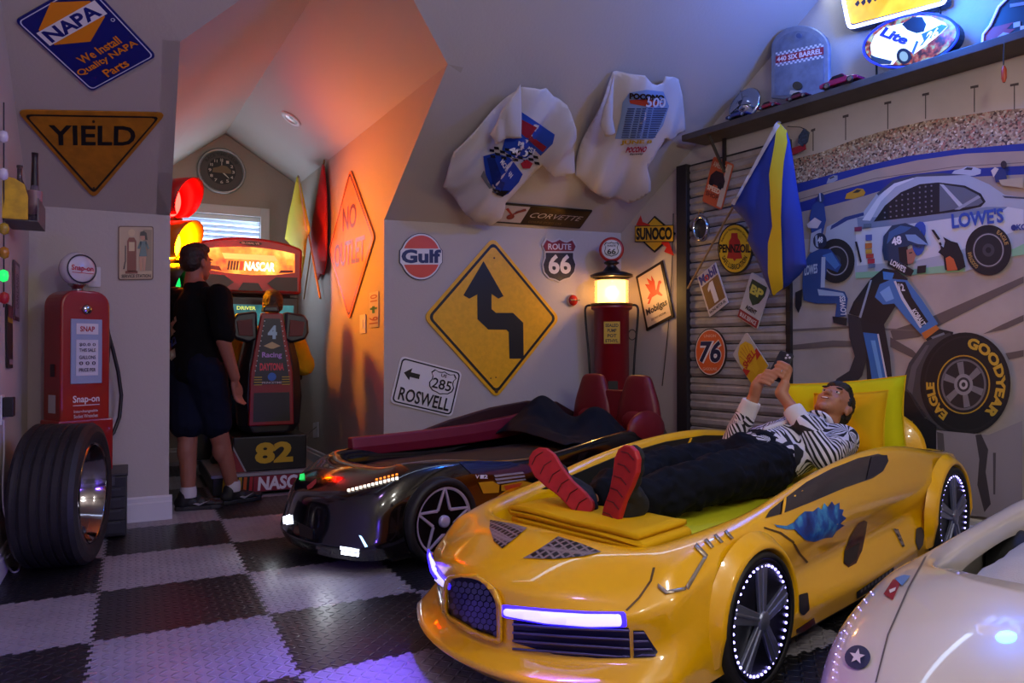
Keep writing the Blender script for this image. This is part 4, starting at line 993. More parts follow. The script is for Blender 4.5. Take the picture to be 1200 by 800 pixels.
# ---------------------------------------------------------------- white bed
WP = mat('white_car_paint', '#cdc3ba', .3, coat=1)
WM = Matrix.Translation((1.78, .90, 0)) @ Matrix.Rotation(R(196.3), 4, 'Z')
WC = thing('white_car_bed', 'glossy white car bed with star badge and fluffy white blanket', 'bed', M=WM)
wst = [
 [(-1.9, 0, .10), (-1.93, 0, .2), (-1.94, 0, .32), (-1.93, 0, .38), (-1.9, 0, .44), (-1.86, 0, .45), (-1.82, 0, .43), (-1.81, 0, .3)],
 [(-1.88, .32, .10), (-1.91, .33, .2), (-1.92, .33, .32), (-1.91, .33, .38), (-1.88, .32, .44), (-1.84, .31, .45), (-1.8, .30, .43), (-1.79, .30, .3)],
 [(-1.8, .44, .10), (-1.83, .46, .2), (-1.84, .47, .32), (-1.83, .465, .38), (-1.8, .44, .44), (-1.75, .40, .45), (-1.71, .37, .43), (-1.7, .36, .3)],
 side_st(-1.4, (.45, .1), (.465, .2), (.47, .29, .465, .37), (.45, .425), (.42, .435), (.39, .42), 0),
 side_st(-1.0, (.45, .1), (.465, .2), (.465, .29, .46, .37), (.445, .425), (.42, .435), (.39, .42), 0),
 side_st(-.7, (.45, .1), (.465, .2), (.465, .29, .46, .37), (.44, .425), (.42, .435), (.385, .42), 0),
 side_st(-.42, (.45, .1), (.465, .2), (.465, .32, .455, .42), (.425, .43), (.40, .44), (.35, .435), 0),
 side_st(-.2, (.45, .1), (.465, .2), (.46, .31, .45, .40), (.41, .45), (.36, .475), (.30, .478), 0),
 [(.02, .45, .1), (.03, .46, .2), (.03, .45, .30), (.02, .44, .38), (.0, .39, .435), (-.06, .32, .475), (-.16, .25, .50), (-.17, .25, .3)],
 [(.24, .43, .1), (.26, .435, .2), (.26, .42, .28), (.24, .405, .36), (.20, .355, .415), (.08, .27, .475), (-.10, .20, .515), (-.11, .20, .3)],
 [(.44, .33, .1), (.47, .33, .18), (.46, .31, .26), (.43, .29, .33), (.37, .25, .395), (.2, .18, .47), (-.06, .12, .525), (-.07, .12, .3)],
 [(.53, .16, .1), (.565, .16, .18), (.55, .15, .25), (.52, .14, .32), (.45, .12, .39), (.25, .08, .47), (-.05, .06, .53), (-.06, .06, .3)],
 [(.55, 0, .1), (.59, 0, .18), (.57, 0, .25), (.54, 0, .32), (.47, 0, .39), (.26, 0, .472), (-.045, 0, .53), (-.055, 0, .3)],
]
rows = uloft(wst); b = MB(); b.grid(rows, cv=True)
WB = b.build('body', WP, WC, smooth=True, sub=2); crease_rows(WB, 8, 0, {1, 6}, .5)
MB().box((-1.8, -.42, .05), (.4, .42, .2)).build('underbody', INN, WC)
for x in (-.1, -1.4):
    for sd in (1, -1): wheel(WC, x, sd*(.45-.06), .18, .12, YR, .85, 5, led=False, side=sd)
bpy.context.view_layer.update(); WBV = bvh_of(WB)
drape(WBV, ellip(1006, 771, 15, 14, 24), 'star_badge', flat('#16284e'), WC, .003)
drape(WBV, [(x, y) for x, y in star(1006, 771, 9.5, 4, a=-80)], 'star_badge_star', flat('#d9d2d0'), WC, .005, step=30)
drape(WBV, [(1036, 697), (1047, 680), (1058, 679), (1047, 704)], 'stripe_decal', flat('#8e1824'), WC, .003)
drape(WBV, [(1049, 679), (1060, 675), (1068, 676), (1058, 688)], 'stripe_decal', flat('#5a7fb4'), WC, .004)
drape(WBV, [(1043, 693), (1051, 690), (1050, 694), (1044, 697)], 'stripe_decal_mark', flat('#d9d2d0'), WC, .005)
b = MB(); rows = []
for i in range(25):
    r_ = []
    for j in range(17):
        x = -1.74+1.5*i/24; y = -.335+.67*j/16; e = (1-abs(2*j/16-1)**4)*(1-abs(2*i/24-1)**8)
        r_.append(V((x, y, .34+.06*e+.02*mnoise.noise(V((x*22, y*22, 0)))+.015*mnoise.noise(V((x*60, y*60, 3))))))
    rows.append(r_)
b.grid(rows); o = b.build('fluffy_blanket', mat('white_fur', '#b5b0b2', .95, bump=.8, bs=160), smooth=True, solid=.02, sub=1); o.matrix_world = WM; tag(o, 'fluffy white blanket inside the white car bed', 'blanket')
MB().box((-1.76, -.34, .2), (-.22, .34, .325)).build('bed_base', INN, WC)

lamp_of(BC, 'fog_light', (.52, .27, .15), (.9, .25, -.5), .10, .03, .35, (.85, .9, 1))
lamp_of(BC, 'fog_light', (.52, -.27, .15), (.9, -.25, -.5), .10, .03, .25, (.85, .9, 1))

drape(WBV, [(1086, 652), (1066, 690), (1042, 745), (1028, 800), (1026, 800), (1040, 744), (1064, 689), (1084, 652)], 'panel_gap', flat('#5a5450'), WC, .002)
for k in range(12):
    t = k/11; x = 978+t*t*44; y = 795-t*100
    drape(WBV, [(x-.7, y-.7), (x+.7, y-.7), (x+.7, y+.7), (x-.7, y+.7)], 'edge_led', LEDW, WC, .004, step=30)
# ================================================================== LEFT CORNER
CHR = mat('chrome', '#b9bcc2', .12, metal=1)
REDP = mat('pump_red', '#8f0f12', .3, coat=.6); REDK = mat('pump_red_dark', '#7d0c16', .35, coat=.3)
# tool chest
TB = thing('tool_chest', 'black drawer tool chest standing under the red pump', 'tool chest', (-.275, 4.86, 0))
TBM = mat('chest_black', '#17171a', .4)
MB().box((-.215, -.165, .012), (.245, .185, .345)).build('body', TBM, TB, bevel=.006)
for z, h in ((.03, .07), (.105, .06), (.17, .06), (.235, .05)):
    d = MB().box((-.20, -.178, z), (.235, -.166, z+h)).build('drawer', flat('#1f1f23'), TB, bevel=.003)
    MB().box((-.18, -.186, z+h-.014), (.215, -.178, z+h-.006)).build('drawer_pull', flat('#34343a'), d)
MB().box((-.22, -.17, .345), (.25, .19, .362)).build('lid', TBM, TB, bevel=.004)
MB().box((.15, -.186, .30), (.185, -.166, .35)).build('latch', flat('#3a3a40'), TB)
# pump
PM = Matrix.Translation((-.285, 4.865, .3625)) @ Matrix.Rotation(R(30), 4, 'Z')
PU = thing('red_fuel_pump', 'tall red fuel pump with a white globe on a tool chest', 'fuel pump', M=PM)
def pump_prof(w, h, r, n=6): 
    out = [(-w, 0), (w, 0)]
    for i in range(n+1): t = R(90*i/n); out.append((w-r+r*cos(t), h-r+r*sin(t)))
    for i in range(n+1): t = R(90+90*i/n); out.append((-w+r+r*cos(t), h-r+r*sin(t)))
    return out
MB().prism([(x, -.095, z) for x, z in pump_prof(.135, 1.02, .085)], (0, .19, 0)).build('body', REDP, PU, bevel=.012, bseg=3)
MB().box((-.15, -.108, 0), (.15, .1, .30)).build('base_skirt', REDP, PU, bevel=.01)
MB().prism([(x, -.105, z) for x, z in ((-.085, .50), (.085, .50), (.085, .86), (-.085, .86))], (0, .012, 0)).build('dial_frame', flat('#8e99b4'), PU, bevel=.004)
def pface(y, x0, z0, x1, z1, name, col, par=PU): return MB().box((x0, y-.003, z0), (x1, y, z1)).build(name, flat(col), par)
pface(-.1055, -.06, .775, .06, .835, 'upper_label', '#cfcad0'); pface(-.1055, -.06, .545, .06, .745, 'price_card', '#c3c0cc')
class PSign(Sign):
    """lettering on a flat face of a standing thing: local frame given directly"""
    def __init__(s, root, O, A, B, N): s.root = root; s.O, s.A, s.B, s.N = V(O), V(A), V(B), V(N).normalized(); s.C = V((0, 0, 0)); s.z = 0
ps = PSign(PU, (0, -.109, 0), (1, 0, 0), (0, 0, 1), (0, -1, 0))
ps.text('SNAP', (-.04, .79, .04, .82), '#a02828', .03)
for i, (t, z) in enumerate((('$0.0 0', .715), ('THIS SALE', .685), ('GALLONS', .645), ('0 0 0', .612), ('PRICE PER', .575))): ps.text(t, (-.045, z-.008, .045, z+.012), '#3a3644', .02)
ps = PSign(PU, (0, -.0965, 0), (1, 0, 0), (0, 0, 1), (0, -1, 0))
ps.text('Snap-on', (-.07, .385, .075, .435), '#d6cfd8', .02); ps.shape('underline', [(-.07, .378), (.075, .378), (.075, .382), (-.07, .382)], '#d6cfd8')
ps.text('Interchangeable', (-.065, .335, .065, .355), '#c9bcc2', .01); ps.text('Socket Wrenches', (-.065, .31, .065, .33), '#c9bcc2', .01)
MB().lathe([(.026, 0), (.028, .012), (.018, .02), (0, .02)], 20, (0, -.096, .915), (0, -1, 0)).build('lock_knob', CHR, PU, smooth=True)
MB().lathe([(.03, 0), (.03, .02), (.05, .035), (.05, .04)], 20, (0, 0, 1.02)).build('globe_collar', CHR, PU, smooth=True)
g = MB().lathe([(0, -.05), (.06, -.05), (.09, -.03), (.097, 0), (.09, .03), (.06, .05), (0, .05)], 32, (0, 0, 1.145), (0, -1, 0)).build('globe', mat('milk_glass', '#c9c3cc', .25, coat=.5), PU, smooth=True)
MB().lathe([(.074, .047), (.078, .052), (.082, .047)], 32, (0, 0, 1.145), (0, -1, 0)).build('globe_ring', flat('#26222e'), PU, smooth=True)
ps = PSign(PU, (0, -.053, 0), (1, 0, 0), (0, 0, 1), (0, -1, 0)); ps.text('Snap-on', (-.06, 1.125, .06, 1.165), '#b02430', .03); ps.shape('underline', [(-.058, 1.12), (.06, 1.12), (.06, 1.123), (-.058, 1.123)], '#b02430')
pts = [(.14, 0, .87), (.165, 0, .82), (.20, 0, .70), (.235, 0, .56), (.255, 0, .42), (.245, 0, .29), (.21, 0, .2), (.165, 0, .16), (.14, 0, .155)]
MB().tube(pts, .011, 8).build('hose', flat('#101012'), PU, smooth=True)
MB().tube([(.14, -.03, .88), (.155, -.03, .80), (.16, -.03, .72), (.155, -.03, .62), (.14, -.03, .55)], .012, 8).build('nozzle', flat('#141416'), PU, smooth=True)
ps = PSign(PU, (-.1365, 0, 0), (0, -1, 0), (0, 0, 1), (-1, 0, 0)); ps.shape('side_sticker', [(-.03, .34), (.05, .34), (.05, .44), (-.03, .44)], '#b9b2b4'); ps.shape('side_latch', [(-.01, .54), (.04, .54), (.04, .61), (-.01, .61)], '#2a0c10')
# large wide racing tire
ax = V((.978, -.208, 0)); TM = Matrix.Translation((-.305, 4.25, .345)) @ ax.to_track_quat('Z', 'Y').to_matrix().to_4x4()
TI = thing('wide_racing_tire', 'wide worn slick tire with chrome rim standing by left wall', 'tire', M=TM)
Rt, wt = .343, .29; prof = [(.20, -wt*.36), (.24, -wt*.47), (.29, -wt*.5), (.325, -wt*.47), (.345, -wt*.40)]
for k in range(6):
    h = -wt*.36+wt*.72*k/5; prof += [(Rt, h-.014 if k else h), (Rt, h+.010)]
    if k < 5: prof += [(Rt-.006, h+.012), (Rt-.006, h+.016)]
prof += [(.345, wt*.40), (.33, wt*.47), (.30, wt*.5), (.265, wt*.48), (.24, wt*.44)]
MB().lathe(prof, 72).build('tread', mat('worn_rubber', '#1c1a1d', .6, vary=.4, vs=14, bump=.35, bs=45), TI, smooth=False)
CRB = mat('chrome_rim', '#8f8a90', .1, metal=1)
MB().lathe([(.248, wt*.44), (.242, wt*.48), (.234, wt*.45), (.222, wt*.30), (.214, wt*.26), (.212, wt*.12), (.20, wt*.08), (.195, -wt*.1), (.12, -wt*.16), (.05, -wt*.14), (0, -wt*.14)], 48).build('rim', CRB, TI, smooth=True)
MB().lathe([(.03, -wt*.14), (.04, -wt*.05), (.03, -wt*.02), (0, -wt*.02)], 20).build('hub_cap', CRB, TI, smooth=True)
for k in range(5):
    a = 2*pi*k/5; MB().lathe([(.009, -wt*.14), (.009, -wt*.09), (0, -wt*.09)], 8, (.075*cos(a), .075*sin(a), 0)).build('lug_nut', CRB, TI)
# left wall: bottle rack, bottles, lamps, posters, adapter, cable
RK = thing('bottle_rack', 'small yellow-ended bottle rack fixed to the left wall', 'rack', (XL, 4.25, 1.66))
b = MB(); b.prism([(0, -.13, 0), (.10, -.13, 0), (.10, -.13, .11), (.085, -.13, .165), (.045, -.13, .19), (0, -.13, .195)], (0, .012, 0)); b.build('end_panel', mat('rack_yellow', '#d8aa14', .4, vary=.3, vs=25), RK)
MB().box((0, -.12, -.006), (.14, .2, .0)).build('rack_floor', flat('#4a4648'), RK)
MB().box((.134, -.10, 0), (.14, .2, .11)).build('front_rail', flat('#5a5254'), RK); 
def bottle(x, y, z, h, r, m, label, neck=.35):
    o = MB().lathe([(r*.9, 0), (r, .006), (r, h*(1-neck)*.85), (r*.75, h*(1-neck)), (r*.36, h*(1-neck*.7)), (r*.32, h*.95), (r*.42, h*.96), (r*.4, h), (0, h)], 18).build('bottle', m, smooth=True); o.location = (x, y, z)
    MB().lathe([(r*1.01, h*.15), (r*1.015, h*.2), (r*1.015, h*.45), (r*1.01, h*.48)], 18).build('paper_label', flat('#8a6a70'), o, smooth=True)
    return tag(o, label, 'bottle')
bottle(XL+.105, 4.33, 1.661, .36, .033, mat('clear_bottle', '#8a8090', .1, trans=.6), 'tall bottle with dark capped neck in the yellow rack', .55)
MB().lathe([(.017, .2), (.0135, .33), (.015, .362), (0, .362)], 14).build('dark_cap', flat('#20151a'), [o for o in bpy.data.objects if o.name.startswith('bottle') and o.type == 'MESH'][-1], smooth=True)
bottle(XL+.055, 4.22, 1.661, .27, .032, mat('amber_bottle', '#5a4a4a', .12, trans=.4), 'short smoky bottle behind the rack end panel')
# string of bulbs on the left wall
for i, (u, v, c, e) in enumerate(((4, 160, 'c9c4d8', 0), (4, 204, 'c9c4d8', 0), (5, 268, 'a88a20', 0), (5, 296, 'a8701a', 0), (4, 323, '18c850', 2.0), (5, 349, '8a1420', .15))):
    p = hit(off('left', .03), u, v); o = thing('wall_bulb', '%s faceted bulb of the string on the left wall' % ('upper clear', 'lower clear', 'yellow', 'amber', 'glowing green', 'dark red')[i], 'light', p)
    MB().lathe([(0, -.028), (.016, -.02), (.02, 0), (.016, .02), (0, .028)], 14).build('lens', glow(c, e) if e else mat('bulb_'+c, c, .2, coat=.5), o, smooth=True)
    MB().box((-.03, -.008, -.008), (-.012, .008, .008)).build('socket', flat('#1c1a1c'), o)
tag(MB().tube([hit(off('left', .006), 4.5, y) for y in range(120, 372, 12)], .003, 5).build('bulb_string_wire', flat('#1c1a1c')), 'thin black wire of the bulb string down the left wall', 'wire')
s = Sign('left', [(14, 305), (20.5, 309), (20.5, 377.5), (14, 373)], 1, 5); s.plate('narrow_poster', [(0, 0), (1, 0), (1, 5), (0, 5)], '#4a3038', 'narrow maroon framed poster above the yellow-striped one', 'poster', th=.006)
s.shape('print', [(.12, .3), (.88, .3), (.88, 4.7), (.12, 4.7)], '#8d7f88'); s.text('OAKLAND', (.3, 1, .7, 4), '#3a2530', .02, fn=lambda x, y: (.28+.44*(1-(y-1)/3), 1+3*((x-.3)/.4)))
s = Sign('left', [(5.5, 355.5), (12, 359), (12.5, 431.5), (6, 431)], 1, 5); s.plate('striped_poster', [(0, 0), (1, 0), (1, 5), (0, 5)], '#1a1216', 'narrow dark poster with a yellow stripe on the left wall', 'poster', th=.006)
s.shape('stripe', [(.05, 3.6), (.95, 3.6), (.95, 4.0), (.05, 4.0)], '#a8811c'); s.shape('pink_head', [(.05, 4.0), (.95, 4.0), (.95, 4.9), (.05, 4.9)], '#5a2f3c'); s.shape('label_strip', [(.15, .3), (.85, .3), (.85, .7), (.15, .7)], '#8a8088')
p = hit(off('left', .0), 2, 478); AD = thing('power_adapter', 'black plug adapter on a white outlet of the left wall', 'adapter', p)
MB().box((.006, -.035, -.04), (.05, .03, .05)).build('adapter_body', flat('#0d0d10'), AD, bevel=.004); MB().box((0, -.04, -.075), (.006, .04, .06)).build('outlet_plate', TRIM, AD)
cp = [hit(off('left', .01), 4, 492), hit(off('left', .008), 4.5, 530), hit(off('left', .008), 3, 570), hit(off('left', .03), 5, 600), hit(off('left', .06), 14, 620), hit(PL['floor'], 24, 652)+V((0, 0, .02)), hit(PL['floor'], 22, 668)+V((0, 0, .006)), hit(PL['floor'], 14, 671)+V((0, 0, .006)), hit(PL['floor'], 8, 662)+V((0, 0, .02)), hit(off('left', .03), 9, 652), hit(off('left', .03), 17, 646)]
def smooth_path(P, n=6):
    out = []
    for i in range(len(P)-1):
        a, b, c, d = P[max(0, i-1)], P[i], P[i+1], P[min(len(P)-1, i+2)]
        for k in range(n):
            t = k/n; out.append(.5*((2*b)+(c-a)*t+(2*a-5*b+4*c-d)*t*t+(3*b-a-3*c+d)*t**3))
    return out+[P[-1]]
tag(MB().tube(smooth_path([V(p) for p in cp]), .0045, 6).build('white_cable', flat('#b9b2bc'), smooth=True), 'white power cable curling onto the floor by the left wall', 'cable')
# ================================================================== ALCOVE
# traffic light
tn = V((.80, -.60, 0))
ang = atan2(tn.y, tn.x)
TLM = Matrix.Translation((.245, 6.32, 1.385)) @ Matrix.Rotation(ang+pi/2, 4, 'Z') @ Matrix.Scale(.985, 4)      # local -y = facing
TL = thing('traffic_light', 'lit three-lamp traffic light with red and amber visors in the alcove', 'traffic light', M=TLM)
MB().box((-.17, 0, -.02), (.17, .14, 1.02)).build('housing', flat('#1a1614', .5), TL, bevel=.02)
for k, (c, e, bc, ve) in enumerate((((1, .003, .002), 120, 'd03028', '#b0121c'), ((1, .34, .0006), 330, 'e09010', '#c86a08'), ('10c050', 2.5, '0c6a30', '#141614'))):
    z = .85-k*.335; r = .15
    MB().lathe([(0, .03), (r*.5, .024), (r*.85, .008), (r*.95, -.004)], 32, (0, 0, z), (0, -1, 0)).build('lens', mat('signal_%d' % k, bc, .3, emit=e, ecol=c), TL, smooth=True)
    b = MB(); rows = []
    for q in range(25):
        a = R(-62+304*q/24); dd = .24*(.42+.58*((sin(a)+1)/2)); rr = r*1.03
        rows.append([V((rr*cos(a), 0, z+rr*sin(a))), V((rr*1.0*cos(a), -dd, z+rr*sin(a)))])
    b.grid(rows); b.build('visor', mat('visor_%d' % k, ve, .4, emit=0, trans=0), TL, smooth=True, solid=.005)
MB().box((-.03, .14, .4), (.03, .24, .6)).build('bracket', flat('#2a2624'), TL)
# wall clock
p = hit(PL['alcB'], 259.5, 201); CK = thing('wall_clock', 'round silver-rimmed wall clock with black car dial', 'clock', p)
rc = (hit(PL['alcB'], 287.5, 201)-p).length
MB().lathe([(rc, 0), (rc, .03), (rc*.95, .045), (rc*.88, .035), (rc*.86, .02)], 40, ax=(0, -1, 0)).build('rim', mat('silver_rim', '#9c9a9a', .3, metal=.7), CK, smooth=True)
MB().lathe([(rc*.87, .018), (0, .018)], 40, ax=(0, -1, 0)).build('dial', flat('#4a4340'), CK); MB().lathe([(rc*.58, .021), (0, .021)], 32, ax=(0, -1, 0)).build('inner_dial', flat('#120f10'), CK)
ps = PSign(CK, (0, -.022, 0), (1, 0, 0), (0, 0, 1), (0, -1, 0))
for k in range(12):
    a = R(90-30*(k+1)); x, y = rc*.48*cos(a), rc*.48*sin(a); ps.text(str(k+1), (x-.013, y-.014, x+.013, y+.014), '#c2b9ac', .02)
ps.text('RACE TIME CLUB', (0, 0, 1, rc*.14), '#2a2422', .02, fn=arc_text(0, 0, rc*.66, 150, 30, .03), name='dial_lettering')
ps.shape('dial_car', [(-rc*.38, -.02), (-rc*.36, .02), (-rc*.15, .035), (0, .055), (rc*.2, .05), (rc*.38, .015), (rc*.38, -.02)], '#6e5a3c')
MB().prism([(-.004, -.028, -.01), (.004, -.028, -.01), (.002, -.028, rc*.5), (-.002, -.028, rc*.5)], (0, -.002, 0)).build('minute_hand', flat('#d0c8b8'), CK)
MB().prism([(-.01, -.026, -.005), (0, -.026, .006), (rc*.3, -.026, -.06), (rc*.3, -.026, -.068)], (0, -.002, 0)).build('hour_hand', flat('#d0c8b8'), CK)
# relief: cloth shape traced on a plane with real thickness and folds
def relief(poly, pl, depth, name, m, fold=.0, fl=30, step=6, edge=10, base=.012, seed=0, parent=None, fdir=(1, 0), thin=0):
    if isinstance(pl, str): pl = PL[pl]
    P, N = pl; bm = bmesh.new(); bm.faces.new([bm.verts.new((x, y, 0)) for x, y in poly])
    xs = [p[0] for p in poly]; ys = [p[1] for p in poly]
    for a, lo, hi in ((0, min(xs), max(xs)), (1, min(ys), max(ys))):
        k = lo+step*.5
        while k < hi:
            bmesh.ops.bisect_plane(bm, geom=bm.verts[:]+bm.edges[:]+bm.faces[:], plane_co=(k, 0, 0) if a == 0 else (0, k, 0), plane_no=(1, 0, 0) if a == 0 else (0, 1, 0)); k += step
    bmesh.ops.triangulate(bm, faces=[f for f in bm.faces if len(f.verts) > 4])
    n = len(poly)
    def dist(x, y):
        d = 1e9
        for i in range(n):
            ax_, ay = poly[i]; bx_, by = poly[(i+1) % n]; dx, dy = bx_-ax_, by-ay; l = dx*dx+dy*dy or 1
            t = max(0, min(1, ((x-ax_)*dx+(y-ay)*dy)/l)); d = min(d, (x-ax_-t*dx)**2+(y-ay-t*dy)**2)
        return sqrt(d)
    bm.verts.index_update(); fr, bk = [], []
    for v in bm.verts:
        x, y = v.co.x, v.co.y; d = dist(x, y); k = 1-math.exp(-d/edge); q = hit(pl, x, y)
        a_ = (x*fdir[0]+y*fdir[1])/fl; c_ = (y*fdir[0]-x*fdir[1])/fl; f = mnoise.noise(V((a_+seed, c_*.22, seed)))*fold+mnoise.noise(V((a_*2.1, c_*.4, seed+5)))*fold*.4
        fr.append(q+N*(base+depth*k+f*(.3+.7*k) if not thin else base+depth*k+f)); bk.append(q+N*(base*.3+f*.3*(1-k)) if not thin else fr[-1]-N*thin)
    fs = [tuple(v.index for v in f.verts) for f in bm.faces]; be = [tuple(v.index for v in e.verts) for e in bm.edges if e.is_boundary]; bm.free()
    b = MB(); b.add(fr, fs); b.add(bk, [f[::-1] for f in fs]); o = len(fr)
    for a, c in be: b.f.append([a, c, o+c, o+a]); b.mi.append(0)
    c = sum(fr, V((0, 0, 0)))/len(fr)
    ob = b.build(name, m, smooth=True, org=c, weld=True)
    return ob
# crossed flags by the window corner
fp = off('alcR', .17)
def stick(u0, v0, u1, v1, pl, r=.007): return [hit(pl, u0, v0), hit(pl, u1, v1)]
WOOD = mat('wood_stick', '#9a7a52', .5, vary=.2, vs=40)
F1 = thing('yellow_flag', 'yellow racing flag on a wooden stick hung in alcove corner', 'flag', hit(fp, 349, 207))
def flag(root, st, poly, m, pl, depth, fold, name='cloth', extra=None, base=.012, seed=1, pl0=None):
    a = hit(pl0 or pl, *st[0]); b_ = hit(pl, *st[1]); MB().tube([a-root.location, b_-root.location], .008, 8).build('stick', WOOD, root, smooth=True)
    o = relief(poly, pl, depth, name, m, fold, 22, 5, 8, base, seed); c = o.location.copy(); o.parent = root; o.location = c-root.location; return o
flag(F1, ((349.5, 206), (375, 349)), [(349, 207), (344, 230), (339, 252), (335, 280), (345, 290), (352, 300), (354, 326), (358, 300), (360, 280), (364, 270), (358, 240), (353, 215)], mat('yellow_cloth', '#d6c410', .8), fp, .05, .02)
MB().tube([hit(off('alcR', .235), 350, 209)-F1.location, hit(off('alcR', .235), 359, 270)-F1.location], .006, 6).build('white_hem', flat('#c8bfa0', .8), F1)
fp2 = off('alcR', .025)
F2 = thing('red_flag', 'red racing flag on a wooden stick beside the orange sign', 'flag', hit(fp2, 379, 188))
flag(F2, ((380, 187), (356, 350)), [(379, 192), (376, 210), (370, 245), (366, 268), (366, 290), (368, 300), (370, 325), (374, 328), (377, 321), (381, 322), (384, 305), (385, 260), (384, 225), (381, 195)], mat('red_cloth', '#b00f1c', .7), fp2, .05, .02, seed=4)
MB().tube([hit(fp2, 371, 322)-F2.location, hit(fp2, 376, 350)-F2.location], .006, 6).build('dowel', WOOD, F2)
# electrical outlet on the alcove wall
s = Sign('alcR', [(368, 495), (374, 494), (374, 512), (368, 513)], 2, 3); s.plate('wall_outlet', rrect(0, 0, 2, 3, .1), TRIM, 'white wall outlet low on the alcove wall with a grey cord', 'outlet', th=.006)
pp = [hit(off('alcR', .02), 371, 500), hit(off('alcR', .06), 362, 508), hit(off('alcR', .12), 358, 520), hit(off('alcR', .16), 356, 545)]
tag(MB().tube(smooth_path([V(p) for p in pp]), .005, 6).build('grey_cord', flat('#77706c')), 'grey cord hanging from the alcove outlet', 'cord')
# ------------------------------------------------ arcade cabinet
AX, AY = .86, 5.62
AR = thing('arcade_cabinet', 'sit-down racing arcade cabinet with glowing orange marquee and red seat', 'arcade game', (AX, AY, 0))
ABK = flat('#0d0c10', .4); ARED = mat('arcade_red', '#7c0c14', .35)
MB().box((-.36, .0, .02), (.40, 1.3, .15)).build('platform', ABK, AR, bevel=.006)
MB().box((-.37, -.012, .145), (.41, 1.3, .165)).build('platform_edge', flat('#8c8a92', .35), AR)
ps = PSign(AR, (0, -.001, 0), (1, 0, 0), (0, 0, 1), (0, -1, 0))
for k, (c, x) in enumerate((('#b8901a', -.30), ('#b8901a', -.265), ('#b8901a', -.23), ('#b8901a', -.195), ('#b04a1a', -.16), ('#9a1c2c', -.12))): ps.shape('stripe', [(x, .03), (x+.022, .03), (x+.03, .14), (x+.008, .14)], c)
ps.shape('panel_red', [(-.09, .03), (.33, .03), (.33, .14), (-.085, .14)], '#7a1430'); ps.text('NASCAR', (-.06, .035, .36, .135), '#d2ccd6', .04, .1)
MB().box((-.22, .05, .165), (.30, .62, .42)).build('seat_pedestal', ABK, AR, bevel=.01)
ps = PSign(AR, (0, .0485, 0), (1, 0, 0), (0, 0, 1), (0, -1, 0)); ps.text('82', (-.07, .22, .20, .375), '#b8921c', .05)
ps.shape('chevron', [(-.22, .17), (-.14, .17), (-.22, .33)], '#7a1424'); ps.shape('chevron_line', [(-.14, .17), (-.128, .17), (-.22, .36), (-.22, .335)], '#8a868e')
# seat: shell, head wings, red spine
sh = MB(); prof = [(.44, .17), (.50, .22), (.70, .235), (.95, .215), (1.12, .175), (1.16, .15)]
rows = []
for z, w_ in prof: rows.append([V((-w_, .10, z)), V((-w_*.7, .05, z)), V((w_*.7, .05, z)), V((w_, .10, z)), V((w_, .22, z)), V((w_*.5, .16, z)), V((-w_*.5, .16, z)), V((-w_, .22, z))])
sh.grid(rows, cu=True); sh.add(rows[-1], [tuple(range(8))]); sh.add(rows[0], [tuple(range(8))[::-1]])
SXO = .04
o = sh.build('seat_shell', flat('#100f13', .35), AR, smooth=False, weld=True, bevel=.015); o.location = (SXO, 0, 0)
for sd in (-1, 1):
    w_ = MB().prism([(sd*.09, 0, 1.13), (sd*.15, 0, 1.10), (sd*.25, 0, 1.13), (sd*.275, 0, 1.18), (sd*.27, 0, 1.27), (sd*.24, 0, 1.315), (sd*.10, 0, 1.335)], (0, .13, 0)).build('head_wing', flat('#131217', .35), AR, bevel=.018); w_.location = (SXO, .045, 0)
    f = MB().prism([(sd*.125, 0, 1.15), (sd*.225, 0, 1.155), (sd*.24, 0, 1.26), (sd*.135, 0, 1.275)], (0, -.008, 0)).build('speaker_grille', flat('#5a2417', .6), AR, bevel=.006); f.location = (SXO, .045, 0)
MB().prism([(-.06, 0, 1.33), (.06, 0, 1.33), (.05, 0, 1.375), (-.05, 0, 1.375)], (0, .1, 0)).build('head_cap', flat('#131217', .35), AR, bevel=.01).location = (SXO, .05, 0)
MB().prism([(-.16, 0, .50), (.16, 0, .50), (.15, 0, .88), (.075, 0, 1.32), (-.075, 0, 1.32), (-.15, 0, .88)], (0, .04, 0)).build('seat_spine', ARED, AR, bevel=.008).location = (SXO, .012, 0)
ps = PSign(AR, (SXO, .0105, 0), (1, 0, 0), (0, 0, 1), (0, -1, 0))
ps.shape('spine_panel', [(-.13, .80), (.13, .80), (.055, 1.28), (-.055, 1.28)], '#121420'); ps.shape('net_panel', [(-.13, .53), (.13, .53), (.125, .74), (-.125, .74)], '#0a090c')
ps.text('4', (-.03, 1.13, .035, 1.23), '#8fb4c4', .05); ps.text('Racing', (-.07, .985, .07, 1.035), '#a07ac0', .03); ps.text('DAYTONA', (-.085, .90, .085, .955), '#c02840', .04)
ps.shape('winged_badge', [(-.06, 1.08), (-.01, 1.06), (.01, 1.06), (.06, 1.08), (.02, 1.10), (0, 1.11), (-.02, 1.10)], '#a89468'); ps.text('PRINCETIME', (-.07, .805, .07, .82), '#a8a0a8', .02)
ps.shape('round_badge', ellip(0, .855, .03, .03, 16), '#1c5cb0')
for k in range(4):
    for sd in (-1, 1): ps.shape('yellow_dash', [(sd*.07, .85-k*.018), (sd*.125, .85-k*.018), (sd*.125, .856-k*.018), (sd*.07, .856-k*.018)], '#a89020')
for k in range(11):
    for sd in (-1, 1): ps.shape('dot', ellip(sd*(.118-.06*k/10), .90+.36*k/10, .004, .004, 6), '#c8c4cc')
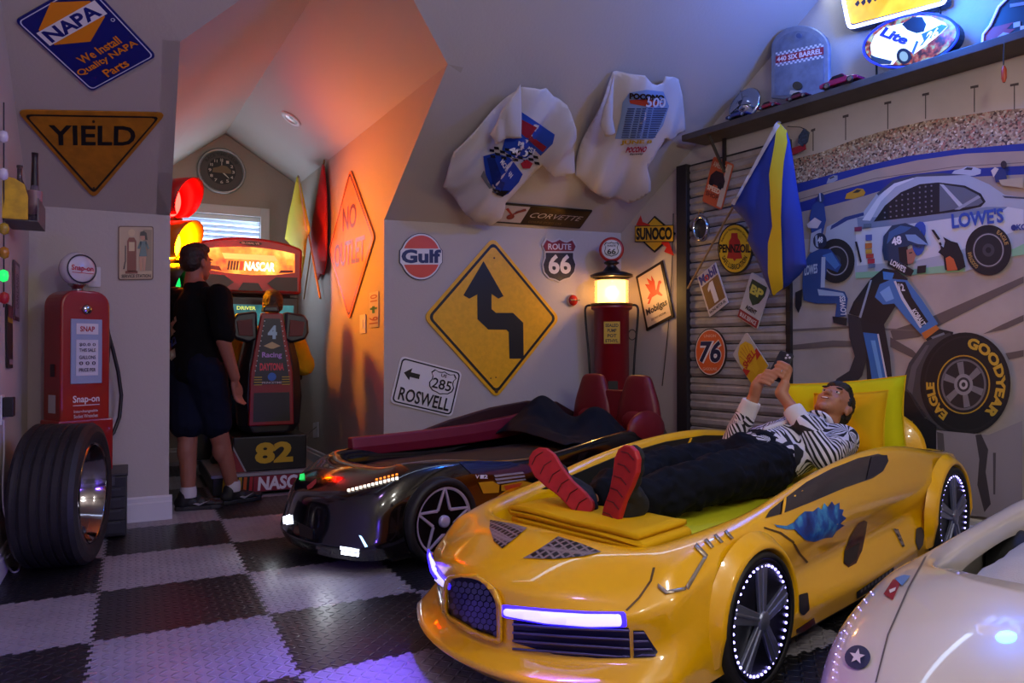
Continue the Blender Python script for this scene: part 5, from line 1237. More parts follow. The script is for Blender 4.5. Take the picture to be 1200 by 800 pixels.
# monitor housing and marquee
MB().box((-.42, .86, .16), (.40, 1.32, 1.02)).build('cabinet_body', ABK, AR, bevel=.01)
MB().box((-.42, .90, 1.02), (.40, 1.30, 1.50)).build('screen_housing', ABK, AR, bevel=.01)
SCR = mat('screen_teal', '#0a2a30', .2, emit=.9, ecol='#1c5a60', fn=lambda t: t.l(t.ramp(t.noise(5, 3), [(.3, '#0a3a42'), (.6, '#2f8086'), (.8, '#9ac4b8')]), t.b.inputs['Emission Color']))
ps = PSign(AR, (0, .899, 0), (1, 0, 0), (0, 0, 1), (0, -1, 0))
ps.shape('screen', [(-.37, 1.24), (.36, 1.24), (.36, 1.43), (-.37, 1.43)], SCR)
ps.shape('screen_road', [(-.37, 1.05), (.36, 1.05), (.36, 1.235), (-.37, 1.235)], mat('screen_road', '#28332a', .2, emit=.45, ecol='#8f9a80'))
ps.shape('hud_bar', [[(-.36, 1.37), (-.2, 1.37), (-.17, 1.41), (-.36, 1.41)], [(.25, 1.26), (.33, 1.26), (.33, 1.33), (.25, 1.33)]], mat('hud_dark', '#10242a', .3, emit=.2))
ps.text('DRIVER', (-.10, 1.385, .05, 1.415), glow('b8c858', 1.4), .02); ps.text('20', (-.35, 1.38, -.31, 1.40), glow('c8e8e8', 1.2), .02)
ps.shape('road_line', [(-.37, 1.075), (-.1, 1.075), (-.1, 1.09), (-.37, 1.09)], glow('b8c8b0', .8))
MB().box((-.40, .60, .80), (.38, .90, 1.0)).build('dashboard', ABK, AR, bevel=.02)
ps = PSign(AR, (0, .599, 0), (1, 0, 0), (0, 0, 1), (0, -1, 0)); 
ps.shape('amber_button', [ellip(-.27, .90, .02, .013, 14), ellip(-.27, .84, .02, .013, 14)], glow('ff7a18', 2.2))
mo = [(-.41, 1.52)]+[(-.42, 1.88)]+[(-.42+.84*k/12, 1.90+.075*sin(pi*k/12)**.7) for k in range(0, 13)]+[(.42, 1.88), (.41, 1.52)]
MB().prism([(x-.01, .78, z) for x, z in mo], (0, .2, 0)).build('marquee_shell', ARED, AR, bevel=.02)
MQ = mat('marquee_print', '#3a1808', .3, emit=2.1, fn=lambda t: t.l(t.ramp(t.noise(7, 4), [(.3, '#a02a08'), (.5, '#ff7a18'), (.68, '#ffb84a'), (.85, '#e8d8a0')]), t.b.inputs['Emission Color']))
ps = PSign(AR, (-.01, .7785, 0), (1, 0, 0), (0, 0, 1), (0, -1, 0))
ps.shape('marquee_panel', [(-.355, 1.70), (-.2, 1.675), (0, 1.665), (.2, 1.675), (.355, 1.70), (.355, 1.86)]+[(.355-.71*k/8, 1.865+.03*sin(pi*k/8)) for k in range(1, 8)]+[(-.355, 1.86)], MQ)
ps.shape('marquee_green', [(-.2, 1.79), (.22, 1.79), (.19, 1.835), (-.22, 1.835)], glow('b8c070', .9))
for k in range(4): ps.shape('bar_stripe', [(-.18+k*.022, 1.70), (-.165+k*.022, 1.70), (-.155+k*.022, 1.775), (-.17+k*.022, 1.775)], '#4a2c0c')
ps.shape('bar_red', [(-.09, 1.70), (-.06, 1.70), (-.05, 1.775), (-.08, 1.775)], glow('d8402a', .8)); ps.text('NASCAR', (-.05, 1.70, .19, 1.775), glow('fff6e0', 1.5), .04, .15)
ps.shape('marquee_dark_corner', [[(-.34, 1.70), (-.22, 1.69), (-.24, 1.725), (-.34, 1.735)], [(.22, 1.69), (.34, 1.70), (.34, 1.72), (.24, 1.715)]], '#5a1c0a')  # dark patches at the lower corners of the marquee print
ps.shape('maker_plate', ellip(0, 1.925, .09, .018, 20), '#1c0a0c'); ps.text('GLOBAL VR', (-.07, 1.917, .07, 1.933), '#a89a9c', .02)
ps.shape('sticker', [(.29, 1.76), (.34, 1.76), (.34, 1.81), (.29, 1.81)], glow('c8c040', .7))
for sd in (-1, 1): ps.shape('speaker_mesh', [(sd*.375, 1.545), (sd*.20, 1.545), (sd*.13, 1.60), (sd*.2, 1.655), (sd*.375, 1.66)], '#120b0e')
ps.shape('centre_recess', [(-.10, 1.535), (.10, 1.535), (.06, 1.60), (-.06, 1.60)], '#180a0c')
MB().box((-.36, .95, 1.49), (.34, 1.2, 1.55)).build('marquee_neck', ABK, AR)
MB().box((-.13, .30, .42), (.24, .62, .50)).build('seat_cushion', flat('#141318', .6), AR, bevel=.03)
b = MB(); b.tube([(.05+.13*cos(2*pi*k/24), .55+.03*sin(2*pi*k/24), 1.02+.13*sin(2*pi*k/24)) for k in range(24)], .014, 8, closed=True); b.build('steering_wheel', ABK, AR, smooth=True)
# ================================================================== PUMP LAMP in the far corner
PL_ = thing('pump_lamp', 'tall red glass-topped gas pump lamp glowing in the corner', 'lamp', (3.375, 4.885, 0))
MB().lathe([(.17, 0), (.17, .05), (.145, .09), (.138, .12), (.138, 1.36), (.16, 1.372), (.165, 1.39), (.155, 1.40)], 40).build('column', REDK, PL_, smooth=True)
MB().lathe([(.155, 1.398), (.168, 1.402), (.168, 1.418), (.13, 1.42)], 40).build('glass_collar', mat('brass', '#7a6a48', .3, metal=.8), PL_, smooth=True)
MB().lathe([(.135, 1.42), (.135, 1.625)], 40).build('outer_glass', mat('lamp_glass', '#f0e6d0', .05, trans=1, alpha=.35), PL_, smooth=True)
MB().lathe([(.112, 1.425), (.112, 1.60), (0, 1.60)], 32).build('lamp_shade', mat('lamp_shade_lit', '#f2d8a0', .6, emit=5.5, ecol='#ffb45c'), PL_, smooth=True)
MB().lathe([(.15, 1.622), (.168, 1.628), (.168, 1.645), (.13, 1.66), (.07, 1.675), (.05, 1.70), (.035, 1.72), (.06, 1.735), (.06, 1.745), (.03, 1.76)], 40).build('cap', mat('pewter', '#3f3a38', .35, metal=.8), PL_, smooth=True)
cn = V((-.55, -.83, 0)).normalized(); gc = V((0, 0, 1.845))
l_ = point('pump_lamp_light', PL_.location+cn*.124+V((0, 0, 1.52)), 9, (1, .55, .16), .02)
MB().lathe([(0, -.03), (.085, -.03), (.098, -.018), (.098, .018), (.085, .03), (.076, .028)], 36, gc, cn).build('globe', mat('globe_red', '#a01418', .35), PL_, smooth=True)
MB().lathe([(.077, .026), (0, .03)], 36, gc, cn).build('globe_face', flat('#c9c2ba'), PL_, smooth=True)
gx = V((0, 0, 1)).cross(cn).normalized(); ps = PSign(PL_, gc+cn*.031, gx, (0, 0, 1), cn)
ps.shape('shield_outline', ring_polys(shield(0, 0, .058), shield(0, 0, .052)), BLK); ps.text('ROUTE', (-.032, .022, .032, .036), BLK, .02); ps.text('66', (-.034, -.04, .034, .005), BLK, .03)
lx = V((0, 0, 1)).cross(cn).normalized()
b = MB(); b.prism([V((0, 0, 0))+cn*.138+lx*x+V((0, 0, z)) for x, z in ((-.062, 1.10), (.062, 1.10), (.062, 1.27), (-.062, 1.27))], cn*.004); b.build('plate', flat('#c39a1c'), PL_)
ps = PSign(PL_, cn*.1425, lx, (0, 0, 1), cn)
for t, z in (('SEALED', 1.24), ('PUMP', 1.2), ('POT', 1.16), ('ETHYL', 1.12)): ps.text(t, (-.05 if len(t) > 4 else -.035, z-.012, .05 if len(t) > 4 else .035, z+.014), '#1a140a', .03)
b = MB(); b.prism([cn*.138+lx*x+V((0, 0, z)) for x, z in ((-.03, .74), (.045, .74), (.045, .81), (-.03, .81))], cn*.004); b.build('lower_plate', flat('#1c1712'), PL_)
for sd in (-1, 1):
    MB().tube(smooth_path([lx*sd*.14+V((0, 0, 1.405)), lx*sd*.20+V((0, 0, 1.395)), lx*sd*.205+V((0, 0, 1.3)), lx*sd*.18+V((0, 0, 1.0)), lx*sd*.165+V((0, 0, .7))]), .009, 8).build('hose', flat('#120f10'), PL_, smooth=True)
MB().tube([lx*.16+cn*.03+V((0, 0, 1.17))+lx*.03*cos(2*pi*k/16)+V((0, 0, .04*sin(2*pi*k/16))) for k in range(16)], .004, 6, closed=True).build('nozzle_ring', flat('#2a2420'), PL_)
pp = [hit(off('right', .01), u, v) for u, v in ((789, 250), (788, 300), (786, 345), (783, 385), (779, 425), (776, 452))]
tag(MB().tube(smooth_path(pp), .004, 5).build('wall_wire', flat('#3a302a')), 'thin dark wire running down the corner beside the framed sign', 'wire')
# ================================================================== T-SHIRTS hung under the slope
TEE = mat('white_tee', '#c4bfc2', .9, bump=.15, bs=70)
sp1 = off('slope', .035)
o = relief([(611, 98.5), (625, 99), (639.5, 102.6), (648, 111), (662, 118), (665.5, 125), (669.5, 139), (671, 170), (671.5, 197.6), (660, 201), (648, 201.6), (633.5, 188), (623, 200), (612, 212), (590, 231), (589, 240), (586, 251), (572, 258), (553, 251), (536, 234), (517, 212), (523, 190), (529, 169), (545, 152), (569, 131), (590, 115)], sp1, .03, 'tee_shirt', TEE, .10, 30, 4, 9, .05, 3, fdir=(.76, .65), thin=.006)
tag(o, 'white t-shirt printed with a blue race car hung from the slope', 't-shirt'); T1 = o
bpy.context.view_layer.update(); tb = bvh_of(T1)
def pp_(name, poly, c, of=.004): return drape(tb, poly, name, flat(c, .85), TROOT, of, 6)
TROOT = T1
c5 = lambda *q: [(510+x/4.21, 80+y/4.21) for x, y in q]
pp_('print_sky', c5((420, 210), (590, 325), (580, 370), (520, 430), (420, 330)), '#2a4aa8'); pp_('print_red', c5((425, 250), (500, 290), (470, 330), (550, 385), (530, 410), (480, 370), (425, 320)), '#8a2030', .006)
pp_('print_blue_mid', c5((345, 345), (430, 340), (500, 400), (450, 440), (390, 440), (330, 400)), '#24409a', .006)
for r_ in range(4):
    for c_ in range(9):
        if (r_+c_) % 2: x, y = 262+c_*27+r_*3, 378+c_*4+r_*15; pp_('check', c5((x, y), (x+25, y+4), (x+28, y+18), (x+3, y+14)), '#1a1a24', .008)
pp_('print_car', c5((235, 430), (300, 415), (370, 440), (430, 520), (410, 560), (360, 615), (330, 630), (290, 610), (250, 520)), '#1c3a9c', .006)
pp_('print_car_hood', c5((255, 440), (290, 430), (340, 560), (330, 600), (290, 580)), '#15286e', .008); pp_('print_car_nose', c5((280, 590), (330, 600), (365, 600), (330, 630), (300, 620)), '#0d0d14', .009)
pp_('print_badge', c5((420, 465), (450, 445), (480, 465), (465, 490), (430, 490)), '#a82438', .009); pp_('print_grey', c5((240, 500), (262, 560), (330, 630), (280, 610), (225, 530)), '#6d7078', .005)
def tee_text(t, q, c, bold=.03):
    vs, fs = text_geo(t, bold); P3 = []
    for x, y in vs:
        u = (q[0][0]*(1-x)+q[1][0]*x)*y+(q[3][0]*(1-x)+q[2][0]*x)*(1-y); v = (q[0][1]*(1-x)+q[1][1]*x)*y+(q[3][1]*(1-x)+q[2][1]*x)*(1-y)
        d = ray(u, v).normalized(); h, n, i, ds = tb.ray_cast(CAMP, d, 9); h = h or CAMP+d*5
        P3.append(h-d*.02-TROOT.location)
    MB().add(P3, fs).build('print_lettering', flat(c, .85), TROOT)
tee_text('PEPSI', c5((412, 358), (495, 400), (485, 425), (408, 380)), '#d8d8e0'); tee_text('400', c5((365, 385), (465, 410), (450, 440), (365, 412)), '#e8e8ee', .05); tee_text('MICHIGAN', c5((335, 445), (385, 525), (370, 545), (320, 465)), '#d8d8e0')
o = relief([(610, 99), (611, 130), (610, 160), (596, 160), (580, 166), (574, 157), (588, 125)], off('slope', .165), .012, 'sleeve', TEE, .03, 16, 4, 5, .012, 9, thin=.005); w0 = o.location.copy(); o.parent = T1; o.location = w0-T1.location
o = relief([(719.6, 87), (735, 83), (751, 79.7), (759, 89), (766, 93), (773, 92), (777, 85), (788, 89), (797, 96), (801, 115), (803, 153), (795, 156), (786, 163), (776, 154), (766, 167), (753.5, 187), (756, 200), (755.6, 211), (745, 223), (734, 231), (721, 233.6), (700, 225), (674.6, 206), (677, 185), (681.4, 167), (691, 145), (700.5, 124), (710, 104)], sp1, .03, 'tee_shirt', TEE, .10, 30, 4, 9, .05, 12, fdir=(.93, .36), thin=.006)
tag(o, 'white t-shirt printed with a race results list hung from the slope', 't-shirt'); TROOT = o; bpy.context.view_layer.update(); tb = bvh_of(o)
c6 = lambda *q: [(660+x/4.444, 70+y/4.444) for x, y in q]
pp_('print_panel', c6((310, 220), (345, 170), (430, 155), (520, 165), (550, 240), (520, 340), (470, 410), (270, 410), (300, 300)), '#7f98c4')
for k in range(14):
    y = 250+k*11.3; s_ = 1-(k/14)*.18
    for x0, x1 in ((335-k*2.5, 372-k*2.5), (380-k*2.5, 405-k*2.4), (412-k*2.4, 430-k*2.4), (440-k*2.3, 462-k*2.3), (468-k*2.2, 540-k*4.6)): pp_('print_line', c6((x0, y), (x1, y), (x1, y+5.5), (x0, y+5.5)), '#3a4668', .006)
pp_('print_red_flash', c6((345, 208), (440, 200), (520, 225), (460, 245), (350, 225)), '#b0402a', .006)
tee_text('POCONO', c6((345, 172), (528, 185), (526, 215), (345, 205)), '#2a1a14', .06); tee_text('500', c6((440, 195), (538, 200), (530, 250), (430, 245)), '#d8d4dc', .02)
tee_text('JUNE 8', c6((300, 420), (465, 418), (460, 440), (298, 446)), '#b08a1c', .05); tee_text('POCONO', c6((335, 455), (440, 450), (428, 482), (325, 484)), '#a02038', .05); tee_text('Raceway', c6((350, 487), (420, 483), (415, 497), (345, 500)), '#2a2a34')
q2 = relief([(719, 88), (718, 115), (717, 137), (721, 156), (708, 158), (702.5, 146), (706, 125)], off('slope', .165), .012, 'sleeve', TEE, .03, 16, 4, 5, .012, 9, thin=.005); w0 = q2.location.copy(); q2.parent = o; q2.location = w0-o.location
# hanging blue and yellow flag by the door
fpl = off('right', .29)
BF = thing('blue_yellow_flag', 'blue flag with a yellow stripe on a slanted wooden stick', 'flag', hit(off('right', .05), 806, 338))
flag(BF, ((806, 338), (914, 143)), [(912, 142), (921, 152), (926, 166), (932, 200), (940, 250), (946, 312), (938, 322), (925, 334), (906, 346), (899, 330), (890, 308), (877, 282), (880, 268), (872, 256), (858, 241), (880, 205), (900, 166)], mat('blue_cloth', '#0c2a8a', .75), fpl, .05, .035, seed=6, pl0=off('right', .05))
bpy.context.view_layer.update(); fb = bvh_of([c for c in BF.children if c.name.startswith('cloth')][0])
drape(fb, [(912, 143), (921, 153), (923, 167), (919, 190), (917, 215), (916, 255), (917, 290), (918, 337), (906, 345.5), (901, 320), (901, 285), (906, 265), (904, 240), (902, 205), (908, 170)], 'yellow_stripe', mat('stripe_yellow', '#b8a40c', .75), BF, .008, 6)
drape(fb, [(910, 143), (914, 148), (862, 240), (858, 239)], 'white_hem', flat('#b9b0b4', .8), BF, .008, 6)
# ================================================================== SHELF on the right wall
ZS0, ZS1, SD = 2.553, 2.597, .235
WOODD = mat('dark_shelf', '#4a413b', .5, vary=.25, vs=12)
SH = thing('wall_shelf', 'long dark wooden shelf carrying signs and model cars', 'shelf', right_at(3, 0, ZS0))
o0 = right_at(3, 0, ZS0)
def rb(b, t0, t1, d0, d1, z0, z1, sl=0):
    P = [right_at(t0+sl*0, d0, z0), right_at(t1, d0, z0), right_at(t1, d1, z0), right_at(t0, d1, z0)]
    b.prism([p-o0 for p in P], (0, 0, z1-z0)); return b
b = MB(); P = [right_at(.90, .0, ZS0), right_at(6.5, 0, ZS0), right_at(6.5, SD, ZS0), right_at(.88, SD, ZS0)]
b.prism([p-o0 for p in P], (0, 0, ZS1-ZS0)); b.build('board', WOODD, SH, bevel=.004)
tb_ = tr(852, .02)
for t in (tb_, tb_+2.2):
    k = MB(); rb(k, t-.012, t+.012, .032, .05, ZS0-.24, ZS0); k.build('bracket_leg', flat('#241d1b'), SH)
    k = MB(); k.tube([right_at(t, .04, ZS0-.24)-o0, right_at(t-.0, SD-.03, ZS0-.005)-o0], .012, 6); k.build('bracket_strut', flat('#241d1b'), SH)
def at_shelf(u, d): 
    """point on the shelf top under photo column u, d out from the wall"""
    q = hit(off('right', d), u, 300); return V((q.x, q.y, ZS1))
WN = PL['right'][1]; WT = V((.139, -.99, 0))
# hub cap
p = at_shelf(873, .09); hubn = (WN*.9+V((0, 0, .25))).normalized()
o = thing('hub_cap', 'chrome spinner hub cap leaning on the wall above shelf', 'hub cap', p+V((0, 0, .125)))
MB().lathe([(.125, -.01), (.128, .0), (.118, .012), (.10, .004), (.085, .01), (.06, .004), (.05, .03), (.03, .04), (0, .042)], 36, ax=hubn).build('disc', CHR, o, smooth=True)
q_ = hubn.to_track_quat('Z', 'Y').to_matrix()
for k in range(3):
    a = R(100+120*k); e = q_ @ V((cos(a), sin(a), 0)); f = q_ @ V((-sin(a), cos(a), 0)); c0 = hubn*.04
    MB().prism([c0+e*.015-f*.016, c0+e*.015+f*.016, c0+e*.095+f*.004, c0+e*.095-f*.004], hubn*.008).build('spinner_blade', CHR, o)
MB().lathe([(.02, .042), (.02, .047), (0, .047)], 16, ax=hubn).build('centre', flat('#20202a'), o)
# model cars
def model_car(u, d, L, m, label, hd=0, conv=False):
    p = at_shelf(u, d); a = atan2(WT.y, WT.x)+hd
    o = thing('model_car', label, 'model car', p, a, 'die-cast cars on the wall shelf'); k = L/.2
    side = [(-.10, .012), (-.102, .03), (-.08, .036), (-.05, .037), (-.03, .056), (.02, .057), (.045, .038), (.085, .033), (.10, .026), (.10, .012)]
    MB().prism([V((x*k, -.038*k, z*k)) for x, z in side], (0, .076*k, 0)).build('body', m, o, bevel=.005)
    gl = [(-.045, .039), (-.028, .053), (.018, .054), (.037, .039)]
    for y in (-.0395, .0375): MB().prism([V((x*k, y*k, z*k)) for x, z in gl], (0, .002*k, 0)).build('side_window', flat('#14141c', .2), o)
    for x in (-.06, .062):
        for s_ in (-1, 1):
            w_ = MB().lathe([(.0165*k, -.006*k), (.0165*k, .006*k), (.011*k, .006*k)], 16, (x*k, s_*.035*k, .0165*k), (0, s_, 0)).build('wheel', flat('#0e0e10'), o, smooth=True)
            MB().lathe([(.011*k, .0062*k), (0, .007*k)], 12, (x*k, s_*.035*k, .0165*k), (0, s_, 0)).build('hub', CHR, w_)
    return o
PNK = mat('model_magenta', '#8c1040', .25, coat=1); 
model_car(866, .215, .17, mat('model_blue', '#16205c', .25, coat=1), 'dark blue model car in front of the hub cap')
model_car(902, .215, .15, mat('model_red', '#7c1028', .25, coat=1), 'small dark red model car beside the hub cap')
model_car(937, .215, .15, mat('model_plum', '#50102c', .25, coat=1), 'plum model car in front of the air cleaner lid')
model_car(988, .20, .24, PNK, 'magenta model coupe between the air cleaner lid and oval sign')
# air cleaner lid
pz = off('right', .09)
s = Sign(pz, [(907, 31), (975, 31), (975, 118), (907, 118)], 2, 2.5)
def arch(x0, x1, y0, y1, n=14): 
    r = (x1-x0)/2; return [(x0, y0), (x1, y0)]+[((x0+x1)/2+r*cos(R(180*i/n)), y1-r*.8+r*.8*sin(R(180*i/n))) for i in range(n+1)]
s.plate('air_cleaner_lid', arch(.0, 2, .0, 2.5), mat('lid_blue', '#8a93a8', .35, metal=.4, vary=.2, vs=20), 'arched steel air cleaner lid with a checkered red band', 'ornament', th=.03, bevel=.008)
s.shape('inner_panel', arch(.15, 1.85, .1, 2.3), mat('lid_inner', '#7f8aa4', .4, metal=.4, vary=.3, vs=14), th=.004)
bx = lambda x, y: (x, y+.18*(x-1))
s.shape('red_band', [bx(.2, 1.35), bx(1.85, 1.35), bx(1.85, 1.6), bx(.2, 1.6)], '#8c1a34')
for k in range(22):
    for r_ in range(2):
        for y0 in (1.23, 1.60):
            if (k+r_) % 2: x = .2+k*.075; s.shape('check', [bx(x, y0+r_*.06), bx(x+.075, y0+r_*.06), bx(x+.075, y0+.06+r_*.06), bx(x, y0+.06+r_*.06)], '#d0d4e4', 0 if k else .0002)
s.text('440 SIX BARREL', (.25, 1.39, 1.8, 1.56), '#d9d4dc', .03, fn=lambda x, y: bx(x, y)); s.shape('bolt', ellip(1.0, .45, .16, .14, 16), flat('#3a3226', .3), th=.01); s.shape('handle_tab', [(.75, .15), (1.15, .15), (1.2, .28), (.8, .28)], flat('#a8a49a', .3), th=.006); s.shape('top_bolt', ellip(1.1, 2.1, .09, .08, 14), flat('#44527a', .3), th=.006)
# lit oval beer sign
pz = off('right', .17)
def oval(cx, cy, rx, ry, a, n=40): return [(cx+rx*cos(t)*cos(R(a))-ry*sin(t)*sin(R(a)), cy+rx*cos(t)*sin(R(a))+ry*sin(t)*cos(R(a))) for t in [2*pi*i/n for i in range(n)]]
s = Sign(pz, [(1010, 14), (1126, 14), (1126, 82), (1010, 82)]); s.root = MB().prism([hit(pz, *q) for q in oval(1067.5, 47.5, 57, 29.5, -13)], WN*-.07).build('oval_sign', flat('#0c1030'), org=s.C); tag(s.root, 'lit oval sign showing a white race car', 'sign'); s.z = .001
def fan(t):
    t.l(t.ramp(t.noise(26, 2), [(.35, '#3a1414'), (.5, '#c85a48'), (.62, '#a8e0d0'), (.75, '#f4f0e8')]), t.b.inputs['Emission Color'])
s.px('backdrop', oval(1067.5, 47, 54.5, 27.5, -13), mat('oval_backdrop', '#201414', .3, emit=.75, ecol='#a08080', fn=fan))
c4 = lambda *q: [(970+x/5.217, y/5.217) for x, y in q]
WL = glow('f2f4ee', .95); BL = glow('2a4ad0', .9); DK = flat('#0c141c')
s.px('printed_car', c4((262, 280), (290, 215), (345, 170), (440, 148), (470, 140), (560, 95), (640, 105), (720, 140), (735, 165), (700, 200), (600, 280), (530, 330), (500, 310), (420, 370), (400, 395), (330, 398), (275, 360)), WL)
s.px('printed_roof', c4((455, 150), (520, 105), (580, 105), (605, 150), (590, 195), (545, 205), (490, 185)), DK); s.px('printed_blue_side', c4((575, 210), (640, 180), (700, 150), (735, 160), (690, 205), (560, 290), (590, 250)), BL); s.px('printed_blue_fender', c4((515, 325), (545, 250), (560, 255), (530, 330)), BL)
s.px('printed_wheel', oval(970+470/5.217, 345/5.217, 8.5, 9.5, -20, 20), DK); s.px('printed_rim', oval(970+470/5.217, 347/5.217, 5, 6, -20, 16), glow('8a8a60', .6)); s.px('printed_grille', c4((265, 335), (300, 350), (400, 375), (390, 395), (320, 395), (275, 365)), flat('#2a3a40'))
def sq_text(s, t, q, col, bold=.03, sh=0):
    vs, fs = text_geo(t, bold, sh); s.z += .001; P3 = []
    for x, y in vs:
        u = (q[0][0]*(1-x)+q[1][0]*x)*y+(q[3][0]*(1-x)+q[2][0]*x)*(1-y); v = (q[0][1]*(1-x)+q[1][1]*x)*y+(q[3][1]*(1-x)+q[2][1]*x)*(1-y)
        P3.append(hit((s.O, s.N), u, v)+s.N*s.z-s.C)
    return MB().add(P3, fs).build('lettering', col if not isinstance(col, str) else flat(col), s.root)
sq_text(s, 'Lite', c4((345, 160), (510, 225), (480, 280), (320, 220)), flat('#1a2a7a'), .05, .2); sq_text(s, '26', c4((620, 200), (690, 165), (680, 225), (590, 275)), WL, .04)
MB().tube([hit(off('right', .172), *q)-s.C for q in oval(1067.5, 47.5, 57, 29.5, -13)], .006, 6, closed=True).build('rim_tube', glow('2030d8', 1.2), s.root)
for u in (1027, 1102):
    a = hit(off('right', .13), u, 72); MB().tube([a-s.C, V((a.x, a.y, ZS1))-s.C], .006, 6).build('stand_leg', DK, s.root)
# yellow neon box sign
pz = off('right', .09)
s = Sign(pz, [(984, -40), (1112, -40), (1112, 36), (984, 36)])
pts = rpoly([(983, -8), (993, 36), (1111, 5), (1103, -50), (1000, -45)], 6)
s.root = MB().prism([hit(pz, *q) for q in pts], WN*-.05).build('neon_box_sign', flat('#141a40'), org=s.C); tag(s.root, 'glowing yellow box sign framed by white neon tube', 'sign'); s.z = .001
def yfn(t): t.l(t.ramp(t.noise(8, 2), [(.4, '#f0a010'), (.6, '#ffc83a')]), t.b.inputs['Emission Color'])
s.px('yellow_face', rpoly([(989, -8), (997, 29), (1105, 1), (1098, -46), (1003, -41)], 5), mat('neon_yellow_face', '#c08a10', .3, emit=1.0, fn=yfn))
s.px('script_stroke', [[(1002, 5), (1006, 0), (1008, 4), (1005, 8)], [(1009, 3), (1014, -2), (1015, 3), (1012, 7)], [(1016, 1), (1021, -4), (1022, 1), (1019, 5)], [(1023, -1), (1028, -6), (1029, -1), (1026, 2)]], flat('#14142a'))
n_ = [hit(off('right', .105), *q) for q in rpoly([(986.5, -8), (995, 33), (1108, 3), (1101, -48), (1001, -43)], 6)]
MB().tube([p-s.C for p in n_], .011, 8, closed=True).build('neon_tube', glow('a8b4ff', 4.5, 'ffffff'), s.root, smooth=True)
for u, v in ((1027, 24), (1102, 3)):
    a = hit(off('right', .06), u, v); MB().tube([a-s.C, V((a.x, a.y, ZS1))-s.C], .006, 6).build('stand_leg', DK, s.root)
# helmet-shaped lit sign at the shelf's end
pz = off('right', .13)
s = Sign(pz, [(1150, 0), (1215, 0), (1215, 52), (1150, 52)])
pts = rpoly([(1151, 51), (1152, 40), (1160, 30), (1170, 8), (1186, -8), (1230, -16), (1250, 10), (1250, 38)], 4)
s.root = MB().prism([hit(pz, *q) for q in pts], WN*-.05).build('flame_helmet_sign', flat('#101018'), org=s.C); tag(s.root, 'dark helmet-shaped sign with red flames and blue neon edge', 'sign'); s.z = .001
s.px('flame', [(1153, 48), (1156, 38), (1164, 32), (1172, 30), (1188, 26), (1180, 34), (1190, 34), (1176, 44), (1164, 46)], '#8c2430'); s.px('white_flame', [(1166, 46), (1176, 38), (1188, 40), (1180, 46)], '#a89a9c')
s.px('check', [[(1188, 27+k*6), (1196, 25+k*6), (1196, 31+k*6), (1188, 33+k*6)] for k in (0, 2)]+[[(1196, 31), (1206, 29), (1206, 35), (1196, 37)]], '#b0a8ac'); s.px('top_plate', [(1184, 5), (1215, 0), (1215, 4), (1184, 9)], '#7a7480')
MB().tube([hit(off('right', .14), *q)-s.C for q in ((1151, 50), (1152, 40), (1160, 30), (1170, 8), (1186, -8), (1225, -16))], .006, 6).build('neon_edge', glow('4a5aff', 3.0, 'ffffff'), s.root, smooth=True)
# things hanging on thin wires below the shelf
p = hit(off('right', .27), 1177, 50)
o = thing('hanging_plug', 'orange tipped plug hanging on a black wire from the shelf', 'plug', p)
z0 = V((0, 0, 0)); MB().tube([z0, hit(off('right', .27), 1176, 76)-p], .003, 5).build('wire', flat('#101014'), o); MB().lathe([(.006, -.06), (.012, -.04), (.012, 0), (.005, .02)], 10, hit(off('right', .27), 1176.5, 82)-p).build('plug_body', flat('#b0401c'), o, smooth=True); MB().tube([hit(off('right', .27), 1176.5, 88)-p, hit(off('right', .27), 1177, 97)-p], .004, 5).build('tip', flat('#14141a'), o)
p = hit(off('right', .05), 934, 150); o = thing('wire_ornament', 'small blue and red ornament on a bent wire beside the flag', 'ornament', p)
MB().tube([hit(off('right', .01), 923, 148)-p, hit(off('right', .05), 938, 149)-p, hit(off('right', .05), 945, 152)-p], .003, 5).build('wire', flat('#14141a'), o)
MB().prism([hit(off('right', .05), *q)-p for q in ((938, 160), (944, 151), (949, 155), (947, 166), (942, 172), (937, 168))], WN*.02).build('blue_shield', mat('ornament_blue', '#3a4a66', .4, vary=.6, vs=80), o)
MB().prism([hit(off('right', .05), *q)-p for q in ((929, 174), (944, 169), (945, 175), (930, 182))], WN*.012).build('red_base', flat('#8c1a24'), o)
# ================================================================== MURAL (flat painting on the right wall)
MU = thing('racing_mural', 'wall-size painted mural of a pit stop at a race track', 'mural', right_at(tr(926), .002, .15))
mu0 = MU.location.copy(); RP = PL['right']; zlay = [.0015]
def wallpt(u, v): 
    q = hit(RP, u, v); q.z = min(q.z, ZS0-.002); q.z = max(q.z, .15); return q
def paint(name, layers, clamp=True):
    """layers: (colour or material, pixel polygon); later ones lie over earlier ones"""
    b = MB(); ms = []
    for c, q in layers:
        m = c if not isinstance(c, str) else flat(c, .7)
        if m not in ms: ms.append(m)
        zlay[0] += .00009; pts = [wallpt(*p) if clamp else hit(RP, *p) for p in q]
        b.poly([p-mu0 for p in pts], WN, zlay[0], ms.index(m))
    return b.build(name, ms, MU)
def ptext(t, q, c, bold=.03, sh=0, name='painted_lettering', fn=None):
    vs, fs = text_geo(t, bold, sh); zlay[0] += .00009; P3 = []
    for x, y in vs:
        if fn: u, v = fn(x, y)
        else:
            u = (q[0][0]*(1-x)+q[1][0]*x)*y+(q[3][0]*(1-x)+q[2][0]*x)*(1-y); v = (q[0][1]*(1-x)+q[1][1]*x)*y+(q[3][1]*(1-x)+q[2][1]*x)*(1-y)
        P3.append(hit(RP, u, v)+WN*zlay[0]-mu0)
    return MB().add(P3, fs).build(name, flat(c, .7), MU)
EX = 1420
z7 = lambda *q: [(900+x/3.2, 80+y/3.2) for x, y in q]; z8 = lambda *q: [(920+x/2.667, 230+y/2.667) for x, y in q]
e7 = (EX-900)*3.2
